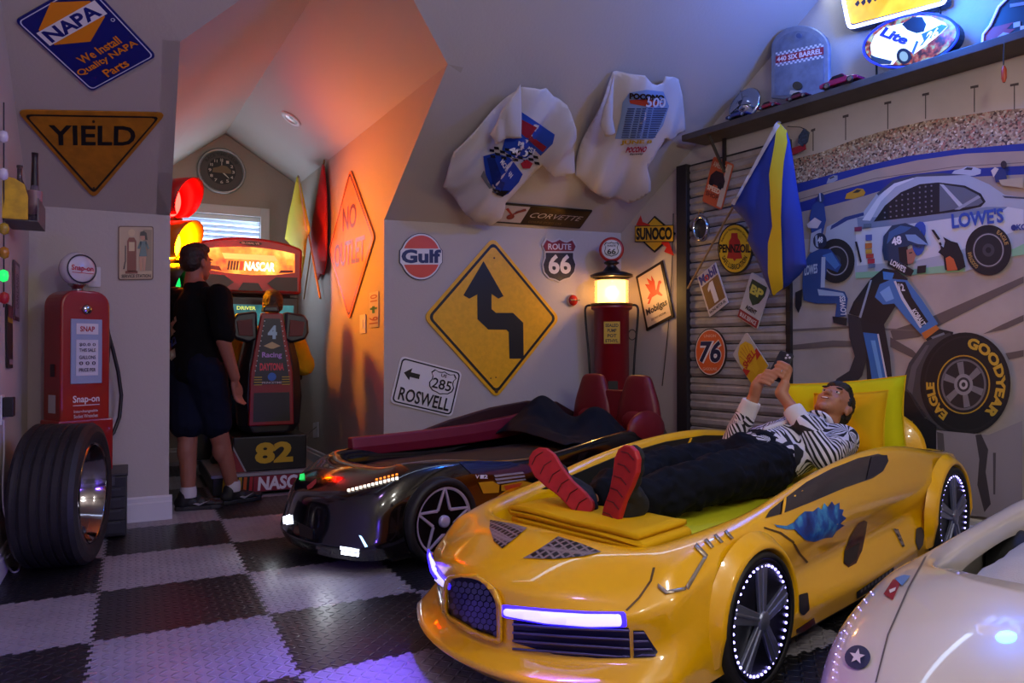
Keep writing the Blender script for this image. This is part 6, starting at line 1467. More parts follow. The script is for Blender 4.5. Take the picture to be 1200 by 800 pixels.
ASPH = mat('mural_asphalt', '#a89f99', .75, vary=.25, vs=3); SKY = mat('mural_sky', '#bcb2ae', .75, vary=.12, vs=4)
def crowdfn(t):
    v = t.n('ShaderNodeTexVoronoi'); v.inputs['Scale'].default_value = 95; t.l(t.coord(), v.inputs['Vector'])
    sp_ = t.n('ShaderNodeSeparateColor'); t.l(v.outputs['Color'], sp_.inputs[0])
    t.l(t.ramp(sp_.outputs[0], [(.0, '#3a2a28'), (.2, '#7a5c4c'), (.4, '#9a8870'), (.6, '#b8a488'), (.75, '#a86858'), (.85, '#8a8478'), (1, '#d8cab4')]), t.b.inputs['Base Color'])
CROWD = mat('mural_crowd', '#7a6a5a', .75, fn=crowdfn)
bx0 = 925.6
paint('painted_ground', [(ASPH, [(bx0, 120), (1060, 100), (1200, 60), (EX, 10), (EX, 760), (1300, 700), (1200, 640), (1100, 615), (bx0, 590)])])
top7 = [(82, 345), (200, 315), (330, 265), (450, 230), (600, 195), (750, 175), (860, 158), (960, 150), (e7, 110)]
cb7 = [(82, 440), (250, 395), (370, 365), (520, 330), (700, 305), (960, 282), (e7, 262)]
b17 = [(82, 476), (250, 425), (400, 380), (560, 345), (740, 320), (960, 310), (e7, 305)]
tk7 = [(82, 515), (250, 462), (400, 425), (500, 402), (700, 380), (960, 365), (e7, 360)]
b27 = [(82, 548), (250, 510), (350, 482), (470, 445), (700, 410), (960, 398), (e7, 392)]
ap7 = [(82, 640), (300, 640), (960, 640), (e7, 640)]
paint('painted_sky', [(SKY, z7((82, 100), (400, 20), (960, -90), (e7, -260))+z7(*top7[::-1]))])
paint('painted_crowd', [(CROWD, z7(*top7)+z7(*cb7[::-1]))]); paint('painted_barrier', [('#1b2e84', z7(*cb7)+z7(*b17[::-1]))])
paint('painted_track', [(mat('mural_track', '#a38f7e', .75, vary=.12, vs=5), z7(*b17)+z7(*tk7[::-1])), ('#6e5e54', z7((82, 500), (400, 412), (700, 368), (960, 352), (e7, 348), (e7, 351), (960, 355), (700, 371), (400, 415), (82, 503)))])
paint('painted_barrier', [('#1b2a7c', z7(*tk7)+z7(*b27[::-1]))]); paint('painted_apron', [(mat('mural_apron', '#9a8c82', .75, vary=.15, vs=4), z7(*b27)+z7(*ap7[::-1]))])
for x, y0, y1, w_ in ((170, 232, 310, 8), (292, 180, 270, 11), (450, 130, 228, 13), (592, 98, 190, 13), (775, 70, 165, 15), (925, 62, 155, 16), (1120, 30, 140, 17)):
    paint('painted_light_mast', [('#40383a', z7((x-1.8, y0), (x+1.8, y0), (x+1.8, y1), (x-1.8, y1))), ('#4a4244', z7((x-w_, y0-2), (x+w_, y0-8), (x+w_, y0+2), (x-w_, y0+7)))])
paint('painted_far_car', [('#8f93a0', z7((220, 432), (228, 412), (245, 402), (262, 402), (262, 418), (245, 428))), ('#3a3a48', z7((230, 412), (246, 404), (252, 408), (234, 416)))])
paint('painted_far_car', [('#b8861c', z7((290, 490), (296, 470), (318, 460), (335, 450), (358, 452), (367, 466), (360, 478), (320, 490))), ('#2a2420', z7((318, 468), (334, 455), (352, 456), (340, 466)))])
paint('painted_far_car', [('#a8acb8', z7((690, 395), (700, 384), (730, 376), (745, 368), (775, 370), (800, 380), (798, 396), (770, 404), (720, 402))), ('#30303a', z7((735, 380), (748, 371), (770, 373), (765, 382)))])
paint('painted_skid_marks', [('#5c5350', z8((330, 420), (450, 380), (747, 250), (747, 270), (500, 395), (420, 440), (340, 450))), ('#5c5350', z8((620, 430), (680, 400), (747, 370), (747, 390), (690, 415))), ('#625855', z8((20, 465), (150, 450), (300, 455), (300, 470), (150, 470), (20, 480))), ('#59504d', z8((330, 440), (400, 480), (440, 520), (390, 500), (330, 470))), ('#6a605c', z8((20, 415), (200, 405), (420, 418), (420, 422), (200, 412), (20, 422))), ('#59504d', z8((690, 490), (747, 480), (747, 500), (700, 510)))])
# race car
car = [('#9aa2b0', z7((212, 650), (222, 595), (290, 560), (360, 538), (410, 470), (470, 420), (560, 398), (660, 393), (750, 400), (830, 435), (890, 475), (960, 485), (1160, 520), (1160, 660), (915, 705), (740, 762), (330, 788), (322, 700), (270, 650))),
 ('#b9bec8', z7((330, 600), (560, 570), (760, 545), (900, 520), (960, 530), (960, 600), (700, 690), (560, 720), (335, 740))), ('#6f7c94', z7((335, 560), (600, 553), (820, 520), (900, 520), (880, 535), (600, 575), (340, 605))),
 ('#7fae8c', z7((330, 765), (560, 752), (735, 730), (742, 762), (330, 788))), ('#7fae8c', z7((915, 680), (960, 658), (1160, 610), (1160, 662), (918, 706))),
 ('#23356e', z7((240, 590), (290, 558), (360, 540), (362, 552), (300, 570), (262, 592), (235, 606))), ('#c4c8d0', z7((355, 570), (410, 490), (465, 432), (540, 408), (550, 414), (480, 445), (425, 500), (385, 572))), ('#3a3f52', z7((410, 470), (470, 420), (560, 398), (660, 393), (750, 400), (700, 402), (560, 407), (475, 432), (415, 478))),
 ('#121018', z7((398, 575), (440, 515), (500, 465), (570, 435), (640, 428), (740, 440), (800, 470), (818, 500), (800, 520), (740, 533), (600, 552))), ('#59606e', z7((645, 434), (738, 448), (792, 476), (808, 502), (790, 514), (645, 538))), ('#a8aeb8', z7((645, 434), (660, 436), (740, 520), (722, 524))), ('#8a909c', z7((700, 530), (790, 476), (800, 484), (720, 530))),
 ('#3a3f52', z7((880, 478), (960, 484), (1160, 520), (1160, 526), (960, 490), (890, 486)))]
paint('painted_race_car', car)
for r_ in range(6):
    for c_ in range(9):
        x, y = 440+c_*22, 560-r_*19-c_*3
        if inpoly(900+x/3.2, 80+y/3.2, z7((415, 572), (445, 520), (505, 472), (572, 442), (636, 436), (640, 540))): paint('painted_net_dot', [('#6a6a74', z7((x-3, y-3), (x+3, y-3), (x+3, y+3), (x-3, y+3)))])
def wheelp(cx, cy, rx, ry, name): paint(name, [('#141216', oval(cx, cy, rx, ry, 0)), ('#2a282e', oval(cx, cy, rx*.70, ry*.70, 0)), ('#8a8a90', oval(cx, cy, rx*.66, ry*.66, 0)), ('#1b1a1e', oval(cx, cy, rx*.61, ry*.61, 0)), ('#39383e', oval(cx, cy, rx*.26, ry*.26, 0)), ('#15141a', oval(cx, cy, rx*.12, ry*.12, 0))])
wheelp(900+258/3.2, 80+722/3.2, 22, 26, 'painted_car_wheel'); wheelp(900+830/3.2, 80+682/3.2, 27, 29.5, 'painted_car_wheel')
def arcpx(cx, cy, rx, ry, a0, a1, h): return lambda x, y: (cx+(rx+h*y)*cos(R(a0+(a1-a0)*x)), cy-(ry+h*y*ry/rx)*sin(R(a0+(a1-a0)*x)))
ptext('EAGLE', None, '#a88a4a', .02, fn=arcpx(900+830/3.2, 80+682/3.2, 20, 22, 62, 15, 4.5)); ptext('GOODYEAR', None, '#a88a4a', .02, fn=arcpx(900+830/3.2, 80+682/3.2, 20, 22, 235, 185, 4.5))
ptext("LOWE'S", z7((690, 545), (885, 522), (888, 578), (694, 602)), '#2a4aa0', .035); ptext('8', z7((545, 580), (600, 570), (590, 700), (545, 705)), '#2a4aa0', .05); ptext('KO', z7((935, 585), (975, 583), (975, 605), (935, 608)), '#2a3a80', .04)
paint('painted_decal', [('#1f2c70', oval(900+925/3.2, 80+598/3.2, 3.2, 3.6, 0))])
for c, x, y, w_, h_ in (('#4a5aa0', 370, 625, 24, 22), ('#b86a2a', 368, 657, 26, 20), ('#b8902a', 370, 680, 24, 16), ('#a83a2a', 372, 697, 28, 16), ('#a82a3a', 378, 715, 26, 18), ('#5a6a8a', 380, 735, 26, 14), ('#7a2a4a', 328, 596, 28, 16), ('#5a6a7a', 362, 584, 30, 14)): paint('painted_decal', [(c, z7((x, y), (x+w_, y-2), (x+w_, y+h_-2), (x, y+h_)))])
PDF = [('#121016', z7((642, 690), (652, 678), (650, 662), (662, 672), (668, 648), (660, 632), (690, 648), (715, 655), (735, 700), (745, 745), (720, 758), (668, 756), (662, 705))), ('#b8582a', z7((670, 712), (685, 704), (700, 715), (715, 756), (676, 760))), ('#121016', z7((616, 606), (626, 606), (650, 640), (642, 645))), ('#121016', z7((644, 655), (652, 652), (656, 662), (648, 665))), ('#121016', z7((565, 742), (598, 738), (595, 766), (562, 770))), ('#1a1620', z7((330, 650), (338, 650), (356, 725), (350, 730)))]
paint('painted_dark_figure', PDF[:2])
for q in PDF[2:]: paint('painted_mark', [q])
# people of the mural
paint('painted_crew_by_wall', [('#24407e', z7((160, 560), (170, 515), (190, 500), (215, 510), (222, 570), (205, 640), (170, 640))), ('#c0b8bc', z7((150, 585), (180, 560), (205, 575), (190, 600), (155, 600))), ('#9aa4b8', z7((165, 620), (205, 600), (200, 690), (160, 690))), ('#22345e', oval(900+203/3.2, 80+487/3.2, 4.2, 6, 0, 16)), ('#a8b0c0', z7((196, 470), (201, 468), (204, 500), (199, 500)))])
paint('painted_crew_by_pit_wall', [('#1f2c60', z7((850, 395), (870, 375), (895, 380), (902, 430), (858, 428))), ('#c0b4ac', z7((840, 385), (855, 372), (870, 378), (850, 410))), ('#2a1c1c', oval(900+888/3.2, 80+362/3.2, 3.6, 4.5, 0, 14)), ('#a89a80', z7((870, 420), (960, 410), (960, 450), (880, 440)))])
paint('painted_kneeling_crew', [('#20427e', z8((58, 290), (60, 215), (80, 180), (110, 165), (145, 165), (165, 190), (180, 215), (168, 238), (135, 225), (125, 285), (190, 298), (200, 320), (192, 375), (160, 378), (165, 335), (100, 335), (62, 325))), ('#3d6cab', z8((120, 185), (150, 175), (175, 215), (160, 228), (138, 205))), ('#9fb0c8', z8((118, 190), (130, 190), (128, 285), (115, 285))), ('#8fa8c8', z8((105, 290), (185, 302), (192, 312), (110, 310))), ('#17161c', z8((36, 300), (58, 290), (56, 340), (46, 365), (36, 345))), ('#17161c', z8((152, 375), (198, 380), (196, 405), (155, 395))), ('#16233f', oval(920+113/2.667, 230+140/2.667, 8, 9.5, 0, 20)), ('#8fa0b8', z8((98, 125), (104, 120), (108, 160), (100, 155)))])
ptext('LOWES', z8((65, 218), (105, 210), (105, 240), (65, 248)), '#a8bcd8', .03); ptext('48', z8((106, 128), (122, 126), (122, 145), (106, 147)), '#c8d0dc', .03); ptext('LOWES', z8((178, 370), (174, 312), (192, 312), (196, 370)), '#c8d0dc', .03)
crew = [('#26272f', z8((200, 368), (245, 378), (262, 500), (245, 560), (205, 605), (150, 600), (165, 570), (205, 545), (222, 500), (205, 440))), ('#1a1b22', z8((238, 372), (312, 392), (332, 500), (345, 640), (262, 640), (258, 500))), ('#2e68b0', z8((248, 425), (296, 430), (312, 520), (336, 640), (285, 640), (268, 520))), ('#5f9ad8', z8((272, 450), (286, 450), (312, 580), (300, 580))), ('#c0c4cc', z8((292, 430), (297, 430), (338, 640), (333, 640))),
 ('#17171d', z8((312, 225), (352, 232), (388, 258), (376, 305), (345, 350), (314, 400), (275, 398), (238, 376), (203, 366), (218, 330), (268, 262))), ('#3d6fae', z8((285, 315), (300, 275), (340, 258), (385, 262), (430, 320), (482, 398), (438, 440), (385, 385), (345, 335), (310, 338))), ('#16161c', z8((346, 266), (380, 268), (400, 315), (452, 392), (428, 408), (372, 318))), ('#b9c0cc', z8((344, 266), (350, 264), (376, 318), (432, 408), (426, 412), (368, 322))), ('#6ea0d8', z8((300, 300), (330, 280), (345, 320), (320, 330))), ('#8a98ac', z8((235, 378), (270, 262), (276, 262), (242, 380))), ('#3a7ac0', z8((310, 235), (345, 240), (338, 262), (312, 260))),
 ('#b06a2a', z8((430, 428), (476, 402), (488, 416), (442, 446))), ('#16161a', z8((444, 446), (486, 414), (530, 424), (526, 446), (506, 452), (512, 468), (490, 472), (478, 466), (455, 462))), ('#6a747e', z8((460, 440), (500, 425), (505, 432), (470, 450))),
 ('#16161a', z8((326, 196), (330, 185), (408, 232), (398, 250), (380, 246), (325, 216))), ('#1c3352', z8((308, 170), (312, 125), (338, 92), (380, 84), (418, 98), (440, 125), (452, 152), (420, 158), (396, 150), (386, 160), (384, 215), (345, 205), (314, 200))), ('#2f588c', z8((322, 150), (330, 112), (365, 92), (400, 98), (380, 112), (345, 125))), ('#6f92bc', z8((380, 120), (412, 120), (452, 152), (420, 150), (388, 138))), ('#101018', z8((358, 160), (388, 156), (388, 218), (362, 205))), ('#9a6a58', z8((384, 168), (402, 162), (414, 184), (404, 210), (388, 212))), ('#3d2822', z8((392, 176), (402, 174), (402, 178), (392, 180)))]
paint('painted_tire_carrier', crew)
ptext('48', z8((335, 132), (366, 122), (370, 148), (340, 156)), '#d8dce4', .04); ptext("LOWE'S", z8((338, 196), (384, 222), (378, 240), (332, 212)), '#c8ccd4', .04); ptext('KOBALT', z8((412, 350), (446, 398), (432, 406), (398, 358)), '#c8ccd4', .04); ptext('12', z8((358, 272), (374, 274), (380, 296), (362, 296)), '#c8ccd4', .04)
# big painted tyre
cx, cy = 920+568/2.667, 230+585/2.667
paint('painted_tire', [('#3a3a3e', z8((368, 590), (392, 520), (440, 455), (520, 425), (560, 500), (520, 740), (470, 720), (420, 650), (385, 625))), ('#54545a', z8((385, 600), (400, 530), (445, 465), (455, 465), (415, 540), (402, 620))), ('#0e0d10', oval(cx, cy, 53, 60, 0, 48)), ('#1a191d', oval(cx+1, cy, 49, 56, 0, 48)), ('#0e0d10', oval(cx+1, cy, 47, 54, 0, 48)), ('#a88a1c', oval(cx-2, cy+1, 31, 34.5, 0, 40)), ('#17161a', oval(cx-2, cy+1, 29.3, 33, 0, 40)), ('#5f6066', oval(cx-2, cy+1, 26.5, 30, 0, 40)), ('#1d1c21', oval(cx-2, cy+1, 24, 27.5, 0, 40))]+
 [('#6d6f77', [(cx-2+24*cos(R(a-9)), cy+1+27*sin(R(a-9))), (cx-2+24*cos(R(a+9)), cy+1+27*sin(R(a+9))), (cx-2+8*cos(R(a+20)), cy+1+9*sin(R(a+20))), (cx-2+8*cos(R(a-20)), cy+1+9*sin(R(a-20)))]) for a in (20, 80, 140, 200, 260, 320)]+[('#7f828a', oval(cx-2, cy+1, 11, 12.5, 0, 24)), ('#26262c', oval(cx-2, cy+1, 7.5, 8.5, 0, 20)), ('#a0a2aa', oval(cx-2, cy+1, 5, 5.8, 0, 20)), ('#26262c', oval(cx-2, cy+1, 2.4, 2.8, 0, 12))])
ptext('GOODYEAR', None, '#b8982a', .05, fn=arcpx(cx, cy, 36, 41, 86, -52, 11.5)); ptext('EAGLE', None, '#b8982a', .05, fn=arcpx(cx, cy, 36, 41, 236, 178, 10))
paint('painted_dark_tire', [('#0f0e12', z8((330, 620), (362, 598), (390, 612), (412, 650), (440, 690), (478, 715), (478, 800), (330, 800))), ('#2a2a30', z8((392, 614), (398, 612), (420, 650), (446, 688), (440, 692), (414, 655))), ('#8a7a2a', z8((388, 706), (404, 700), (408, 744), (396, 748)))])
paint('painted_pit_wall', [('#8b8286', z8((478, 730), (640, 745), (747, 700), (747, 1010), (478, 1000))), ('#3a3438', z8((600, 745), (618, 742), (640, 790), (632, 860), (648, 960), (628, 985), (606, 900), (612, 820))), ('#57504f', z8((480, 735), (500, 740), (505, 800), (482, 800))), ('#4a4346', z8((655, 800), (664, 800), (662, 930), (656, 930)))])
# ================================================================== PILLOWS
def frame(o, x, z):
    """matrix with local x along x, local z along z"""
    x = V(x).normalized(); z = V(z); z = (z-x*z.dot(x)).normalized(); y = z.cross(x)
    return Matrix.Translation(o) @ Matrix((x, y, z)).transposed().to_4x4()
cushion('lime_pillow', mat('lime_pillow', '#c4c008', .85, bump=.08, bs=50), (.70, .44, .13), YM @ frame((-2.03, -.045, .665), (.02, 1, .10), (1, 0, .22)), 'big lime yellow pillow propped at the head of the yellow bed', 'pillow', seam=LEMON, seed=3)
cushion('gold_pillow', mat('gold_pillow', '#d0a006', .85, bump=.08, bs=50), (.40, .36, .13), YM @ frame((-1.88, .055, .655), (.02, 1, .08), (1, -.05, .35)), 'square golden pillow behind the lying man', 'pillow', seam=LEMON, seed=8)
b = MB(); b.lathe([(.20, -.03), (.215, 0), (.20, .03), (0, .04)], 36, (0, 0, 0), (1, 0, 0)); b.lathe([(.20, -.03), (0, -.03)], 36, (0, 0, 0), (1, 0, 0)); o = b.build('head_disc', YP, YC, smooth=True); o.location = (-2.19, .13, .50)
# ================================================================== PEOPLE
class Fig(MB):
    def cap(s, a, b, ra, rb, seg=14):
        """tapered limb with round ends"""
        a, b = V(a), V(b); n = max(2, int((b-a).length/.03)); s.tube([a.lerp(b, i/n) for i in range(n+1)], [ra+(rb-ra)*i/n for i in range(n+1)], seg)
        s.ell(a, (ra, ra, ra), seg, 8); s.ell(b, (rb, rb, rb), seg, 8)
    def chain(s, pts, rs, seg=12):
        for i in range(len(pts)-1): s.cap(pts[i], pts[i+1], rs[i], rs[i+1], seg)
def skin(f, name, m, parent, voxel=.008, it=6, wr=0, ws=.06, seed=0, post=None):
    o = f.build(name, m, None, smooth=True)
    r = o.modifiers.new('r', 'REMESH'); r.mode = 'VOXEL'; r.voxel_size = voxel; r.use_smooth_shade = True
    sm = o.modifiers.new('s', 'SMOOTH'); sm.factor = .5; sm.iterations = it
    dg = bpy.context.evaluated_depsgraph_get(); dg.update()
    me = bpy.data.meshes.new_from_object(o.evaluated_get(dg)); o.modifiers.clear(); o.data = me
    if wr:
        ns_ = [v.normal.copy() for v in me.vertices]
        for v, vn in zip(me.vertices, ns_):
            p = v.co; n = mnoise.noise((p+V((seed, 0, 0)))/ws)*.7+mnoise.noise((p+V((0, seed, 9)))/(ws*.45))*.3; v.co += vn*n*wr
    me.polygons.foreach_set('use_smooth', [True]*len(me.polygons)); me.update()
    if not me.materials: me.materials.append(m)
    o.parent = parent; return o
SKN = mat('skin', '#a56e52', .5, bump=.03, bs=200); SKN2 = mat('skin_ruddy', '#8a5644', .55); HAIR = mat('dark_hair', '#0e0b0a', .6, bump=.9, bs=90)
def head_mesh(f, T, k=1.0):
    """adds a face-shaped head; T maps head frame (x right, y back, z crown; face at -y) to the figure"""
    def E(c, r, rot=None): f.ell(T @ V([x*k for x in c]), [x*k for x in r], 20, 14, M=(T.to_3x3().normalized() @ rot if rot else T.to_3x3().normalized()))
    E((0, .015, .035), (.074, .092, .085)); E((0, -.018, -.01), (.066, .072, .09)); E((0, -.045, -.062), (.048, .042, .04)); E((0, -.066, -.092), (.024, .020, .018))
    E((.03, -.055, -.02), (.028, .025, .026)); E((-.03, -.055, -.02), (.028, .025, .026)); E((0, -.074, .032), (.05, .018, .014))
    E((0, -.094, -.012), (.011, .016, .022), Matrix.Rotation(R(-22), 3, 'X')); E((0, -.105, -.026), (.014, .012, .010)); E((.012, -.095, -.028), (.008, .009, .007)); E((-.012, -.095, -.028), (.008, .009, .007))
    E((0, -.088, -.055), (.025, .010, .006)); E((0, -.086, -.067), (.021, .010, .006))
    for s_ in (-1, 1): E((s_*.074, .012, -.008), (.009, .020, .032)); E((s_*.079, .018, .008), (.006, .018, .018))
    f.cap(T @ V((0, .02*k, -.05*k)), T @ V((0, .035*k, -.16*k)), .054*k, .058*k)
def face_parts(root, T, k=1.0, eyes='open', smile=True, brow='#1a1210'):
    R3 = T.to_3x3().normalized()
    def el(name, c, r, m, rot=None):
        b = MB(); b.ell(T @ V([x*k for x in c]), [x*k for x in r], 14, 8, M=R3 @ rot if rot else R3); return b.build(name, m, root, smooth=True)
    for s_ in (-1, 1):
        el('eye', (s_*.030, -.0775, .008), (.013, .008, .006), flat('#c8c0b8', .2)); el('iris', (s_*.030, -.0845, .006), (.005, .003, .005), flat('#1a0f0a', .2))
        el('eyelid', (s_*.030, -.0765, .0125), (.0155, .0105, .0055), SKN); el('eyebrow', (s_*.032, -.088, .030), (.019, .006, .004), flat(brow, .8), Matrix.Rotation(R(s_*8), 3, 'Y'))
    el('lips', (0, -.0955, -.0605), (.021, .004, .0065), flat('#7a3c34', .5))
    if smile: el('teeth', (0, -.0985, -.0605), (.015, .003, .0030), flat('#d8d0c4', .3))
def hand(f, W, palm_c, pn, fd, sd, curl, spread=.02, thumb=None, k=1.0, fingers=None):
    """palm box-ish ellipsoid + four fingers + thumb; fd finger direction, sd side (towards index), pn palm normal"""
    pn, fd, sd = V(pn).normalized(), V(fd).normalized(), V(sd).normalized(); c = V(palm_c)
    f.cap(W, c-fd*.035*k, .027*k, .026*k)
    for q in (-.026, -.009, .009, .026): f.cap(c-fd*.035*k+sd*q*k*.8, c+fd*.035*k+sd*q*k, .0155*k, .0135*k, 10)
    L = (.074, .083, .078, .062)
    for i in range(4):
        q = (.030, .010, -.010, -.029)[i]; p0 = c+fd*.042*k+sd*q*k; a = 0; pts = [p0]; d = fd.copy()
        for j, fr in enumerate((.42, .32, .26)):
            a = curl[j] if not isinstance(curl[0], (list, tuple)) else curl[i][j]
            ax_ = sd; d = Matrix.Rotation(R(a), 3, ax_) @ d if True else d; pts.append(pts[-1]+d*L[i]*fr*k)
        f.chain(pts, [.0098*k, .0092*k, .0086*k, .0076*k], 10)
    if thumb: f.chain([V(p) for p in thumb], [.0125*k, .0112*k, .0095*k, .0082*k][:len(thumb)], 10)
# ---------------------------------------------------------------- man lying on the yellow bed (bed coordinates)
MN = thing('person', 'man in a black and white swirl shirt lying with a phone', 'person', M=YM)
fd = V((.56, .10, .80)).normalized(); cd_ = V((-.80, .05, .60)); cd_ = (cd_-fd*cd_.dot(fd)).normalized(); hx = cd_.cross(-fd)*-1
hx = (-fd).cross(cd_)*-1
yb = -fd; xb = yb.cross(cd_)
HT = Matrix.Translation((-1.665, .07, .765)) @ Matrix((xb, yb, cd_)).transposed().to_4x4(); HK = 1.06
Pc = V((-1.215, .0, .945)); pn = V((.88, .12, .36)).normalized(); pu = (V((-.28, .30, .92))); pu = (pu-pn*pu.dot(pn)).normalized(); pw = pu.cross(pn)      # pw ~ +-y
if pw.y < 0: pw = -pw
SHL, SHR = V((-1.42, .22, .615)), V((-1.42, -.14, .60)); ELL, ELR = V((-1.14, .26, .575)), V((-1.16, -.22, .56))
PLc, PRc = Pc+pw*.058-pu*.058-pn*.006, Pc-pw*.058-pu*.070-pn*.004
WRL, WRR = PLc+V((.005, .035, -.085)), PRc+V((.0, -.035, -.08))
HIPL, HIPR, KNL, KNR, ANL, ANR = V((-.86, .13, .535)), V((-.86, -.07, .53)), V((-.38, .17, .555)), V((-.40, -.13, .55)), V((.06, .115, .515)), V((.06, -.035, .515))
f = Fig(); head_mesh(f, HT, HK)
f.chain([(-1.52, .06, .67), (-1.38, .045, .615), (-1.15, .035, .575), (-.88, .03, .545)], [.06, .10, .10, .11])
f.chain([SHL, ELL, WRL], [.05, .042, .03]); f.chain([SHR, ELR, WRR], [.05, .042, .03]); f.cap(SHL, SHR, .06, .06)
f.chain([HIPL, KNL, ANL], [.08, .055, .04]); f.chain([HIPR, KNR, ANR], [.08, .055, .04])
hand(f, WRL, PLc, -pw, (-pw*.42+pn*.50+pu*.62), (pu*.75-pn*.2-pw*.0), (0, 0, 0), k=.001) if False else None
def grip(f, W, c, s_, up):
    """fingers wrapped round the back of the phone; s_ = +1 left hand, -1 right hand"""
    out = pw*s_; f.chain([W, c-pu*.03+out*.004, c+pu*.012], [.027, .030, .026])
    for i in range(4):
        h = up+(.030, .009, -.012, -.032)[i]; b0 = Pc+out*.050+pu*h-pn*.004; L = (1, 1.06, 1, .85)[i]
        f.cap(c+pu*(.018-i*.016), b0, .016, .0115, 10)
        f.chain([b0, Pc+out*.044+pu*(h+.006)+pn*.020, Pc+out*(.044-.034*L)+pu*(h+.010)+pn*.021, Pc+out*(.044-.056*L)+pu*(h+.008)+pn*.0165], [.0108, .0100, .0092, .0082], 10)
    f.chain([c-pu*.01-pn*.012, Pc+out*.050-pu*.03-pn*.022, Pc+out*.034-pu*.006-pn*.018, Pc+out*.018+pu*.008-pn*.015], [.016, .0125, .011, .009], 10)
grip(f, WRL, PLc, 1, .006); grip(f, WRR, PRc, -1, -.052)
skin(f, 'body', SKN, MN, .0052, 4)
face_parts(MN, HT, HK)
rg = Pc+pw*.032+pu*(.006-.012+.008)+pn*.021; MB().tube([rg+(pu*cos(2*pi*k/14)+pn*sin(2*pi*k/14))*.0108 for k in range(14)], .002, 6, closed=True).build('ring', CHR, MN, smooth=True)
def hair(root, T, k, front=-.035, low=-.02, m=HAIR, th=1.0, nz=.005):
    f = Fig(); R3 = T.to_3x3().normalized()
    for c, r in (((0, .026, .048), (.080*th, .090, .080)), ((0, .055, .005), (.074*th, .062, .072)), ((0, -.030, .090), (.063*th, .048, .032)), ((0, .0, .10), (.06, .07, .035))): f.ell(T @ V([x*k for x in c]), [x*k for x in r], 24, 16, M=R3)
    for s_ in (-1, 1): f.ell(T @ V((s_*.066*k, .012*k, .03*k)), (.014*k, .03*k, .04*k), 12, 10, M=R3)
    return skin(f, 'hair', m, root, .006, 3, nz, .014)
hair(MN, HT, HK, nz=.007)
def shirtfn(t):
    v = t.n('ShaderNodeTexVoronoi'); v.inputs['Scale'].default_value = 6.0; co = t.coord(); t.l(co, v.inputs['Vector'])
    sc = t.n('ShaderNodeVectorMath', operation='SUBTRACT'); t.l(co, sc.inputs[0])
    t.l(v.outputs['Position'], sc.inputs[1])
    s3 = t.n('ShaderNodeSeparateXYZ'); t.l(sc.outputs[0], s3.inputs[0])
    a = t.m('ARCTAN2', t.m('ADD', s3.outputs[1], t.m('MULTIPLY', s3.outputs[2], .6)), s3.outputs[0]); d = v.outputs['Distance']
    w = t.m('SINE', t.m('ADD', t.m('MULTIPLY', a, 20), t.m('MULTIPLY', d, 3))); t.l(t.ramp(t.m('ADD', t.m('MULTIPLY', w, .5), .5), [(.42, '#0b0b0f'), (.52, '#c9c6d2')]), t.b.inputs['Base Color'])
SHIRT = mat('swirl_shirt', '#aaaaaa', .8, fn=shirtfn); CUFF = mat('cuff_white', '#c9c6c8', .85)
f = Fig(); f.chain([(-1.50, .055, .655), (-1.40, .045, .625), (-1.18, .04, .59), (-.95, .035, .56)], [.075, .125, .125, .125])
f.cap(SHL+V((0, -.02, 0)), SHR+V((0, .02, 0)), .085, .085); f.cap((-1.2, .12, .57), (-.95, .11, .545), .09, .09); f.cap((-1.2, -.05, .57), (-.95, -.04, .545), .09, .09)
wl1 = ELL.lerp(WRL, .62); wr1 = ELR.lerp(WRR, .62)
f.chain([SHL, ELL, wl1], [.078, .064, .052]); f.chain([SHR, ELR, wr1], [.078, .062, .052])
skin(f, 'shirt', SHIRT, MN, .009, 5, .010, .07, 2)
for e_, w_, nm in ((ELL, WRL, 1), (ELR, WRR, 2)):
    a = e_.lerp(w_, .50); c = e_.lerp(w_, .93); f = Fig(); f.tube([a, a.lerp(c, .5), c], [.050, .048, .046], 22); skin(f, 'cuff', CUFF, MN, .006, 2, .003, .04, nm)
f = Fig(); f.chain([SHL.lerp(SHR, .35)+V((.02, 0, .10)), (-1.2, .06, .715), (-1.0, .05, .69)], [.012, .012, .012]); skin(f, 'placket', CUFF, MN, .006, 2)
f = Fig(); cdir = V((-1.525, .06, .675)); f.tube([cdir+(V((.35, 0, .9)).normalized()*cos(2*pi*k/20)+V((0, 1, 0))*sin(2*pi*k/20))*.066 for k in range(20)], .016, 8, closed=True); skin(f, 'collar', SHIRT, MN, .006, 2)
JEAN = mat('navy_trousers', '#0a0d16', .85, bump=.1, bs=150)
f = Fig(); f.cap((-1.0, .03, .55), (-.84, .03, .54), .135, .14); f.cap((-.98, .11, .54), (-.84, .12, .535), .10, .105); f.cap((-.98, -.05, .54), (-.84, -.06, .53), .10, .105)
f.chain([HIPL, KNL, ANL+V((-.04, 0, 0))], [.115, .092, .082]); f.chain([HIPR, KNR, ANR+V((-.04, 0, 0))], [.115, .09, .08]); f.cap((-.7, .03, .50), (-.45, .02, .485), .07, .05)
skin(f, 'trousers', JEAN, MN, .009, 4, .024, .065, 5)
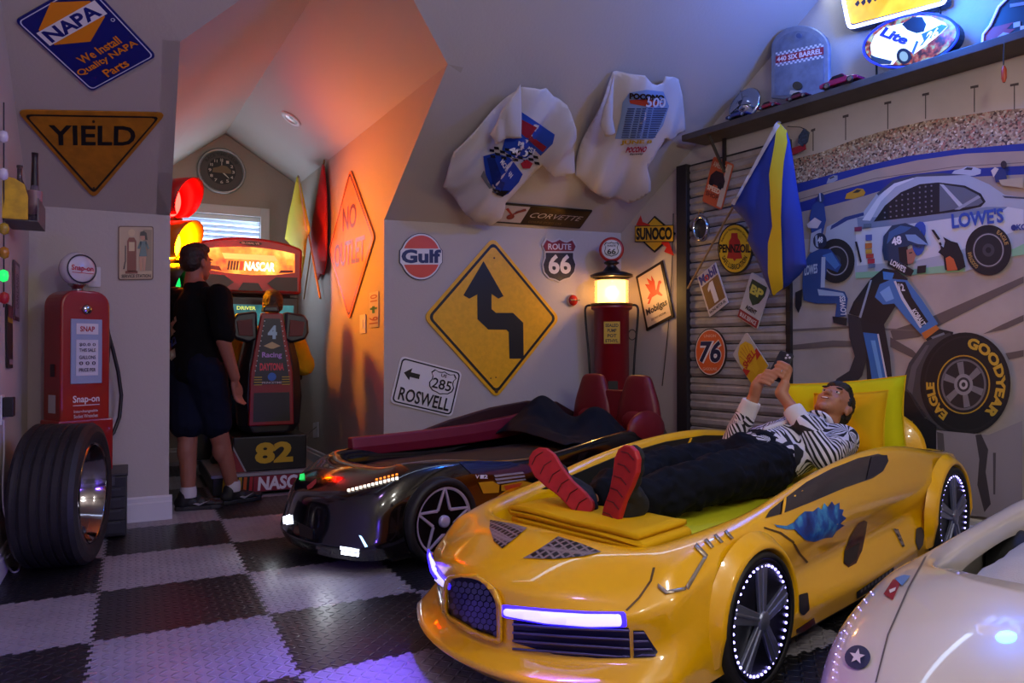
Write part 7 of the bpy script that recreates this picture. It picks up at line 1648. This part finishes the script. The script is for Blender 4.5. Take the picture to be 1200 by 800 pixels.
def shoe(root, heel, toe, nrm, upm, solem, L=.31, W=.122, flipx=1):
    """sole facing nrm, heel to toe; upper rises on the other side"""
    heel, toe = V(heel), V(toe); d = (toe-heel).normalized(); n = V(nrm); n = (n-d*n.dot(d)).normalized(); s_ = d.cross(n)*flipx; c = (heel+toe)/2
    ol = [(-.5, .0), (-.485, .2), (-.43, .31), (-.3, .34), (-.1, .30), (.1, .36), (.27, .46), (.39, .42), (.47, .26), (.5, .04), (.485, -.18), (.42, -.36), (.28, -.46), (.1, -.42), (-.1, -.33), (-.3, -.33), (-.43, -.29), (-.485, -.18)]
    def P(x, y, h): return c+d*x*L+s_*y*W+n*h
    sole = MB().prism([P(x, y, 0) for x, y in ol], n*.024).build('sole', solem, root, bevel=.006)
    for k in range(6):
        x = -.36+k*.15; MB().tube([P(x, -.26, .0245), P(x+.03, 0, .0255), P(x, .26, .0245)], .0022, 5).build('sole_groove', flat('#5a0f14'), sole)
    f = Fig()
    for x, w_, h_ in ((-.38, .30, .040), (-.22, .30, .045), (-.05, .31, .042), (.12, .36, .034), (.26, .40, .027), (.38, .34, .02)):
        f.ell(P(x, 0, -h_*.55), (L*.13, w_*W*1.05, h_*1.0), 16, 10, M=Matrix((d, s_, n)).transposed())
    f.cap(P(-.34, 0, -.03), P(-.22, 0, -.085), .042, .046); f.cap(P(-.1, 0, -.05), P(-.22, 0, -.085), .042, .044)
    skin(f, 'shoe_upper', upm, sole, .007, 3)
    return sole
RS = mat('red_sole', '#b01a1c', .55, vary=.15, vs=40); SUP = mat('black_knit', '#0d0d11', .8, bump=.2, bs=180)
shoe(MN, (.168, .012, .487), (.205, -.215, .665), (.88, .30, .18), SUP, RS, .315)
shoe(MN, (.178, .125, .478), (.175, .205, .705), (.95, -.12, .12), SUP, RS, .30, flipx=-1)
# phone
PHM = frame(Pc+pu*.03, pw, pn)
PH = thing('phone', 'dark smartphone held up by the lying man', 'phone', M=YM @ PHM)
MB().prism([(x, y, -.004) for x, y in rrect(-.037, -.075, .037, .075, .01)], (0, 0, .008)).build('case', flat('#121218', .35), PH, bevel=.002)
MB().prism([(x, y, -.0046) for x, y in rrect(-.034, -.072, .034, .072, .008)], (0, 0, .0006)).build('screen', mat('phone_screen', '#2a3040', .1, emit=.8, ecol='#c8d4ff'), PH)
sy = 1 if (PHM.to_3x3() @ V((0, 1, 0))).z > 0 else -1
MB().prism([(x, y*sy, .004) for x, y in rrect(.0, .038, .033, .071, .007)], (0, 0, .0015)).build('camera_bump', flat('#26262e', .3), PH)
for x, y in ((.009, .047), (.009, .062), (.024, .0545)): MB().lathe([(.0055, .0055), (.0055, .0075), (.004, .008), (0, .0075)], 16, (x, y*sy, 0)).build('lens', flat('#b8b4c0', .15), PH, smooth=True)
# ---------------------------------------------------------------- man standing in the alcove
SM_ = thing('person', 'man in black t-shirt and navy shorts standing beside the arcade seat', 'person', (.375, 5.39, 0))
fx = V((.78, .62, 0)).normalized(); sx = V((.62, -.78, 0)).normalized()                 # facing away to the right; sx = his right side (towards us)
def Q(s_, f_, z): return sx*s_+fx*f_+V((0, 0, z))
ST = Matrix.Translation(Q(-.02, .02, 1.635)) @ Matrix((sx*-1 if False else sx, -fx, V((0, 0, 1)))).transposed().to_4x4()
f = Fig(); head_mesh(f, ST, 1.02)
f.chain([Q(0, 0, 1.47), Q(0, 0, 1.3), Q(0, .02, 1.1), Q(0, 0, .95)], [.07, .12, .13, .12])
AR1 = [Q(.20, 0, 1.40), Q(.27, -.03, 1.11), Q(.27, .07, .87)]; AL1 = [Q(-.20, 0, 1.40), Q(-.27, -.02, 1.12), Q(-.26, .08, .88)]
f.chain(AR1, [.06, .048, .034]); f.chain(AL1, [.06, .048, .034])
LA = [Q(.10, 0, .92), Q(.09, .02, .50), V((.20, .02, .10))]; LB = [Q(-.08, 0, .92), Q(-.085, .03, .50), V((-.06, -.06, .10))]
LA = [Q(.10, 0, .92), V((.135, -.03, .50)), V((.235, .02, .11))]; LB = [Q(-.09, 0, .92), V((-.055, -.03, .50)), V((-.05, -.07, .10))]
f.chain(LA, [.10, .066, .042]); f.chain(LB, [.10, .066, .042]); f.ell(LA[1].lerp(LA[2], .28)-fx*.015, (.056, .056, .10), 14, 10); f.ell(LB[1].lerp(LB[2], .28)-fx*.015, (.056, .056, .10), 14, 10)
hc = AR1[2]+V((.01, .015, -.075)); hand(f, AR1[2], hc, -sx, (fx*.25+V((0, 0, -1))), fx, ((-8, -22, -22)), thumb=[hc+V((0, 0, .03))+fx*.02, hc+fx*.045+V((0, 0, .0)), hc+fx*.055+V((0, 0, -.035))])
hc = AL1[2]+V((0, .015, -.075)); hand(f, AL1[2], hc, sx, (fx*.25+V((0, 0, -1))), fx, ((-8, -22, -22)), thumb=[hc+V((0, 0, .03))+fx*.02, hc+fx*.045+V((0, 0, .0)), hc+fx*.055+V((0, 0, -.035))])
skin(f, 'body', SKN2, SM_, .0075, 3); hair(SM_, ST, 1.04, m=mat('brown_hair', '#140d0a', .6, bump=.9, bs=90), nz=.006); face_parts(SM_, ST, 1.02)
f = Fig(); f.chain([Q(0, 0, 1.45), Q(0, 0, 1.32), Q(0, .03, 1.1), Q(0, .01, .93)], [.085, .145, .165, .165]); f.cap(Q(.15, 0, 1.39), Q(-.15, 0, 1.39), .08, .08); f.cap(Q(.06, .03, 1.1), Q(.06, .01, .90), .13, .135); f.cap(Q(-.06, .03, 1.1), Q(-.06, .01, .90), .13, .135)
f.chain([Q(.20, 0, 1.40), Q(.265, -.02, 1.16)], [.085, .078]); f.chain([Q(-.20, 0, 1.40), Q(-.265, -.02, 1.16)], [.085, .078]); TS_ = skin(f, 't_shirt', flat('#08080a', .9), SM_, .009, 4, .010, .09, 3)
f = Fig(); f.cap(Q(.06, 0, .93), Q(-.06, 0, .93), .145, .145); f.chain([Q(.09, 0, .90), LA[1]+V((-.02, 0, .07))], [.135, .115]); f.chain([Q(-.085, 0, .90), LB[1]+V((0, 0, .07))], [.135, .115]); skin(f, 'shorts', mat('navy_shorts', '#0c1022', .85), SM_, .009, 4, .010, .08, 7)
bpy.context.view_layer.update(); tbv = bvh_of(TS_)
for q, c in (([(200, 378), (207, 370), (208, 376), (202, 384), (207, 388), (200, 394)], '#9a9a94'), ([(200, 398), (206, 394), (208, 402), (201, 408)], '#22408a'), ([(199.5, 412), (206, 408), (207, 418), (200, 424)], '#9a9480')): drape(tbv, q, 'back_print', flat(c, .8), SM_, .006, 4)
def sneaker(root, ank, dr, W=.10, L=.30):
    d = V(dr).normalized(); n = V((0, 0, 1)); s_ = n.cross(d); c = V((ank.x, ank.y, 0))+d*.065
    def P(x, y, h): return c+d*x*L+s_*y*W+n*h
    ol = [(-.5, 0), (-.46, .28), (-.3, .36), (0, .33), (.25, .46), (.42, .36), (.5, .05), (.44, -.28), (.25, -.42), (0, -.33), (-.3, -.36), (-.46, -.28)]
    so = MB().prism([P(x, y, .0) for x, y in ol], n*.028).build('sole', flat('#1a181b', .6), root, bevel=.006)
    f = Fig()
    for x, w_, h_ in ((-.36, .36, .055), (-.18, .36, .055), (.02, .36, .048), (.2, .42, .036), (.36, .36, .026)): f.ell(P(x, 0, .022+h_*.5), (L*.15, w_*W, h_*.85), 14, 10, M=Matrix((d, s_, n)).transposed())
    f.cap(P(-.32, 0, .05), P(-.28, 0, .095), .045, .048); u = skin(f, 'shoe_upper', flat('#0d0c0f', .6), so, .008, 2)
    sk = MB().lathe([(.05, 0), (.052, .03), (.047, .07)], 18, V((ank.x, ank.y, .085))).build('sock', flat('#b9b4b8', .9), root, smooth=True)
    e = -1; sw = [(-.12, .045), (.0, .03), (.22, .062), (.03, .044), (-.06, .05)]
    MB().prism([P(x, e*.385, h) for x, h in sw], s_*e*.004).build('side_stripe', flat('#8a868a'), so)
    return so
sneaker(SM_, LA[2], (.94, .34, 0)); sneaker(SM_, LB[2], (.97, -.1, 0))
# ---------------------------------------------------------------- driver in the arcade seat
DR = thing('person', 'driver in a yellow shirt seated in the arcade seat', 'person', (.945, 6.0, 0))
DT = Matrix.Translation((.035, .12, 1.40)) @ Matrix(((-1, 0, 0), (0, -1, 0), (0, 0, 1))).to_4x4()
f = Fig(); head_mesh(f, DT, .96); f.chain([(0.02, .1, 1.26), (0, .06, 1.05), (0, .02, .72)], [.06, .10, .11])
f.chain([(.19, .1, 1.15), (.27, .16, .93), (.2, .42, .99)], [.05, .042, .034]); f.chain([(-.19, .1, 1.15), (-.265, .18, .95), (-.15, .42, 1.0)], [.05, .042, .034])
for sd in (1, -1):
    hc = V((sd*.14+.02, .49, 1.02)); hand(f, V((sd*.17+.02, .42, .995)), hc, (0, 0, -1), (-.3*sd, 1, .2), (-sd, 0, .6), (25, 40, 40) if sd > 0 else (-25, -40, -40), thumb=[hc+V((-sd*.02, -.02, .015)), hc+V((-sd*.04, .01, .03)), hc+V((-sd*.045, .035, .03))])
f.chain([(.09, .05, .62), (.14, .42, .60), (.12, .62, .28)], [.09, .065, .042]); f.chain([(-.12, .05, .62), (-.30, .36, .58), (-.36, .22, .25)], [.09, .065, .042])
skin(f, 'body', SKN2, DR, .009, 3); hair(DR, DT, .98, m=mat('brown_hair', '#140d0a', .6, bump=.9, bs=90)); face_parts(DR, DT, .96)
f = Fig(); f.chain([(0.01, .1, 1.22), (0, .06, 1.05), (0, .02, .72)], [.09, .15, .16]); f.cap((.15, .1, 1.15), (-.15, .1, 1.15), .075, .075); f.chain([(.19, .1, 1.15), (.29, .14, .93)], [.085, .085]); f.chain([(-.19, .1, 1.15), (-.285, .17, .95)], [.085, .085]); skin(f, 'shirt', mat('yellow_shirt', '#b8941a', .9), DR, .01, 4, .010, .08, 4)
f = Fig(); f.cap((.07, .03, .63), (-.07, .03, .63), .12, .12); f.chain([(.09, .05, .62), (.14, .42, .60)], [.11, .095]); f.chain([(-.12, .05, .62), (-.30, .36, .58)], [.11, .095]); skin(f, 'jeans', mat('blue_jean', '#1c3a58', .85), DR, .01, 4, .008, .08, 4)
f = Fig(); f.cap((-.36, .2, .22), (-.37, .28, .20), .045, .05); f.cap((.12, .62, .24), (.12, .72, .21), .045, .05); 
for q in ((-.365, .23, .19), (.12, .66, .20)):
    f = Fig(); f.cap(V(q), V(q)+V((0, .12, -.005)), .042, .04); skin(f, 'shoe', flat('#141316', .6), DR, .009, 2)
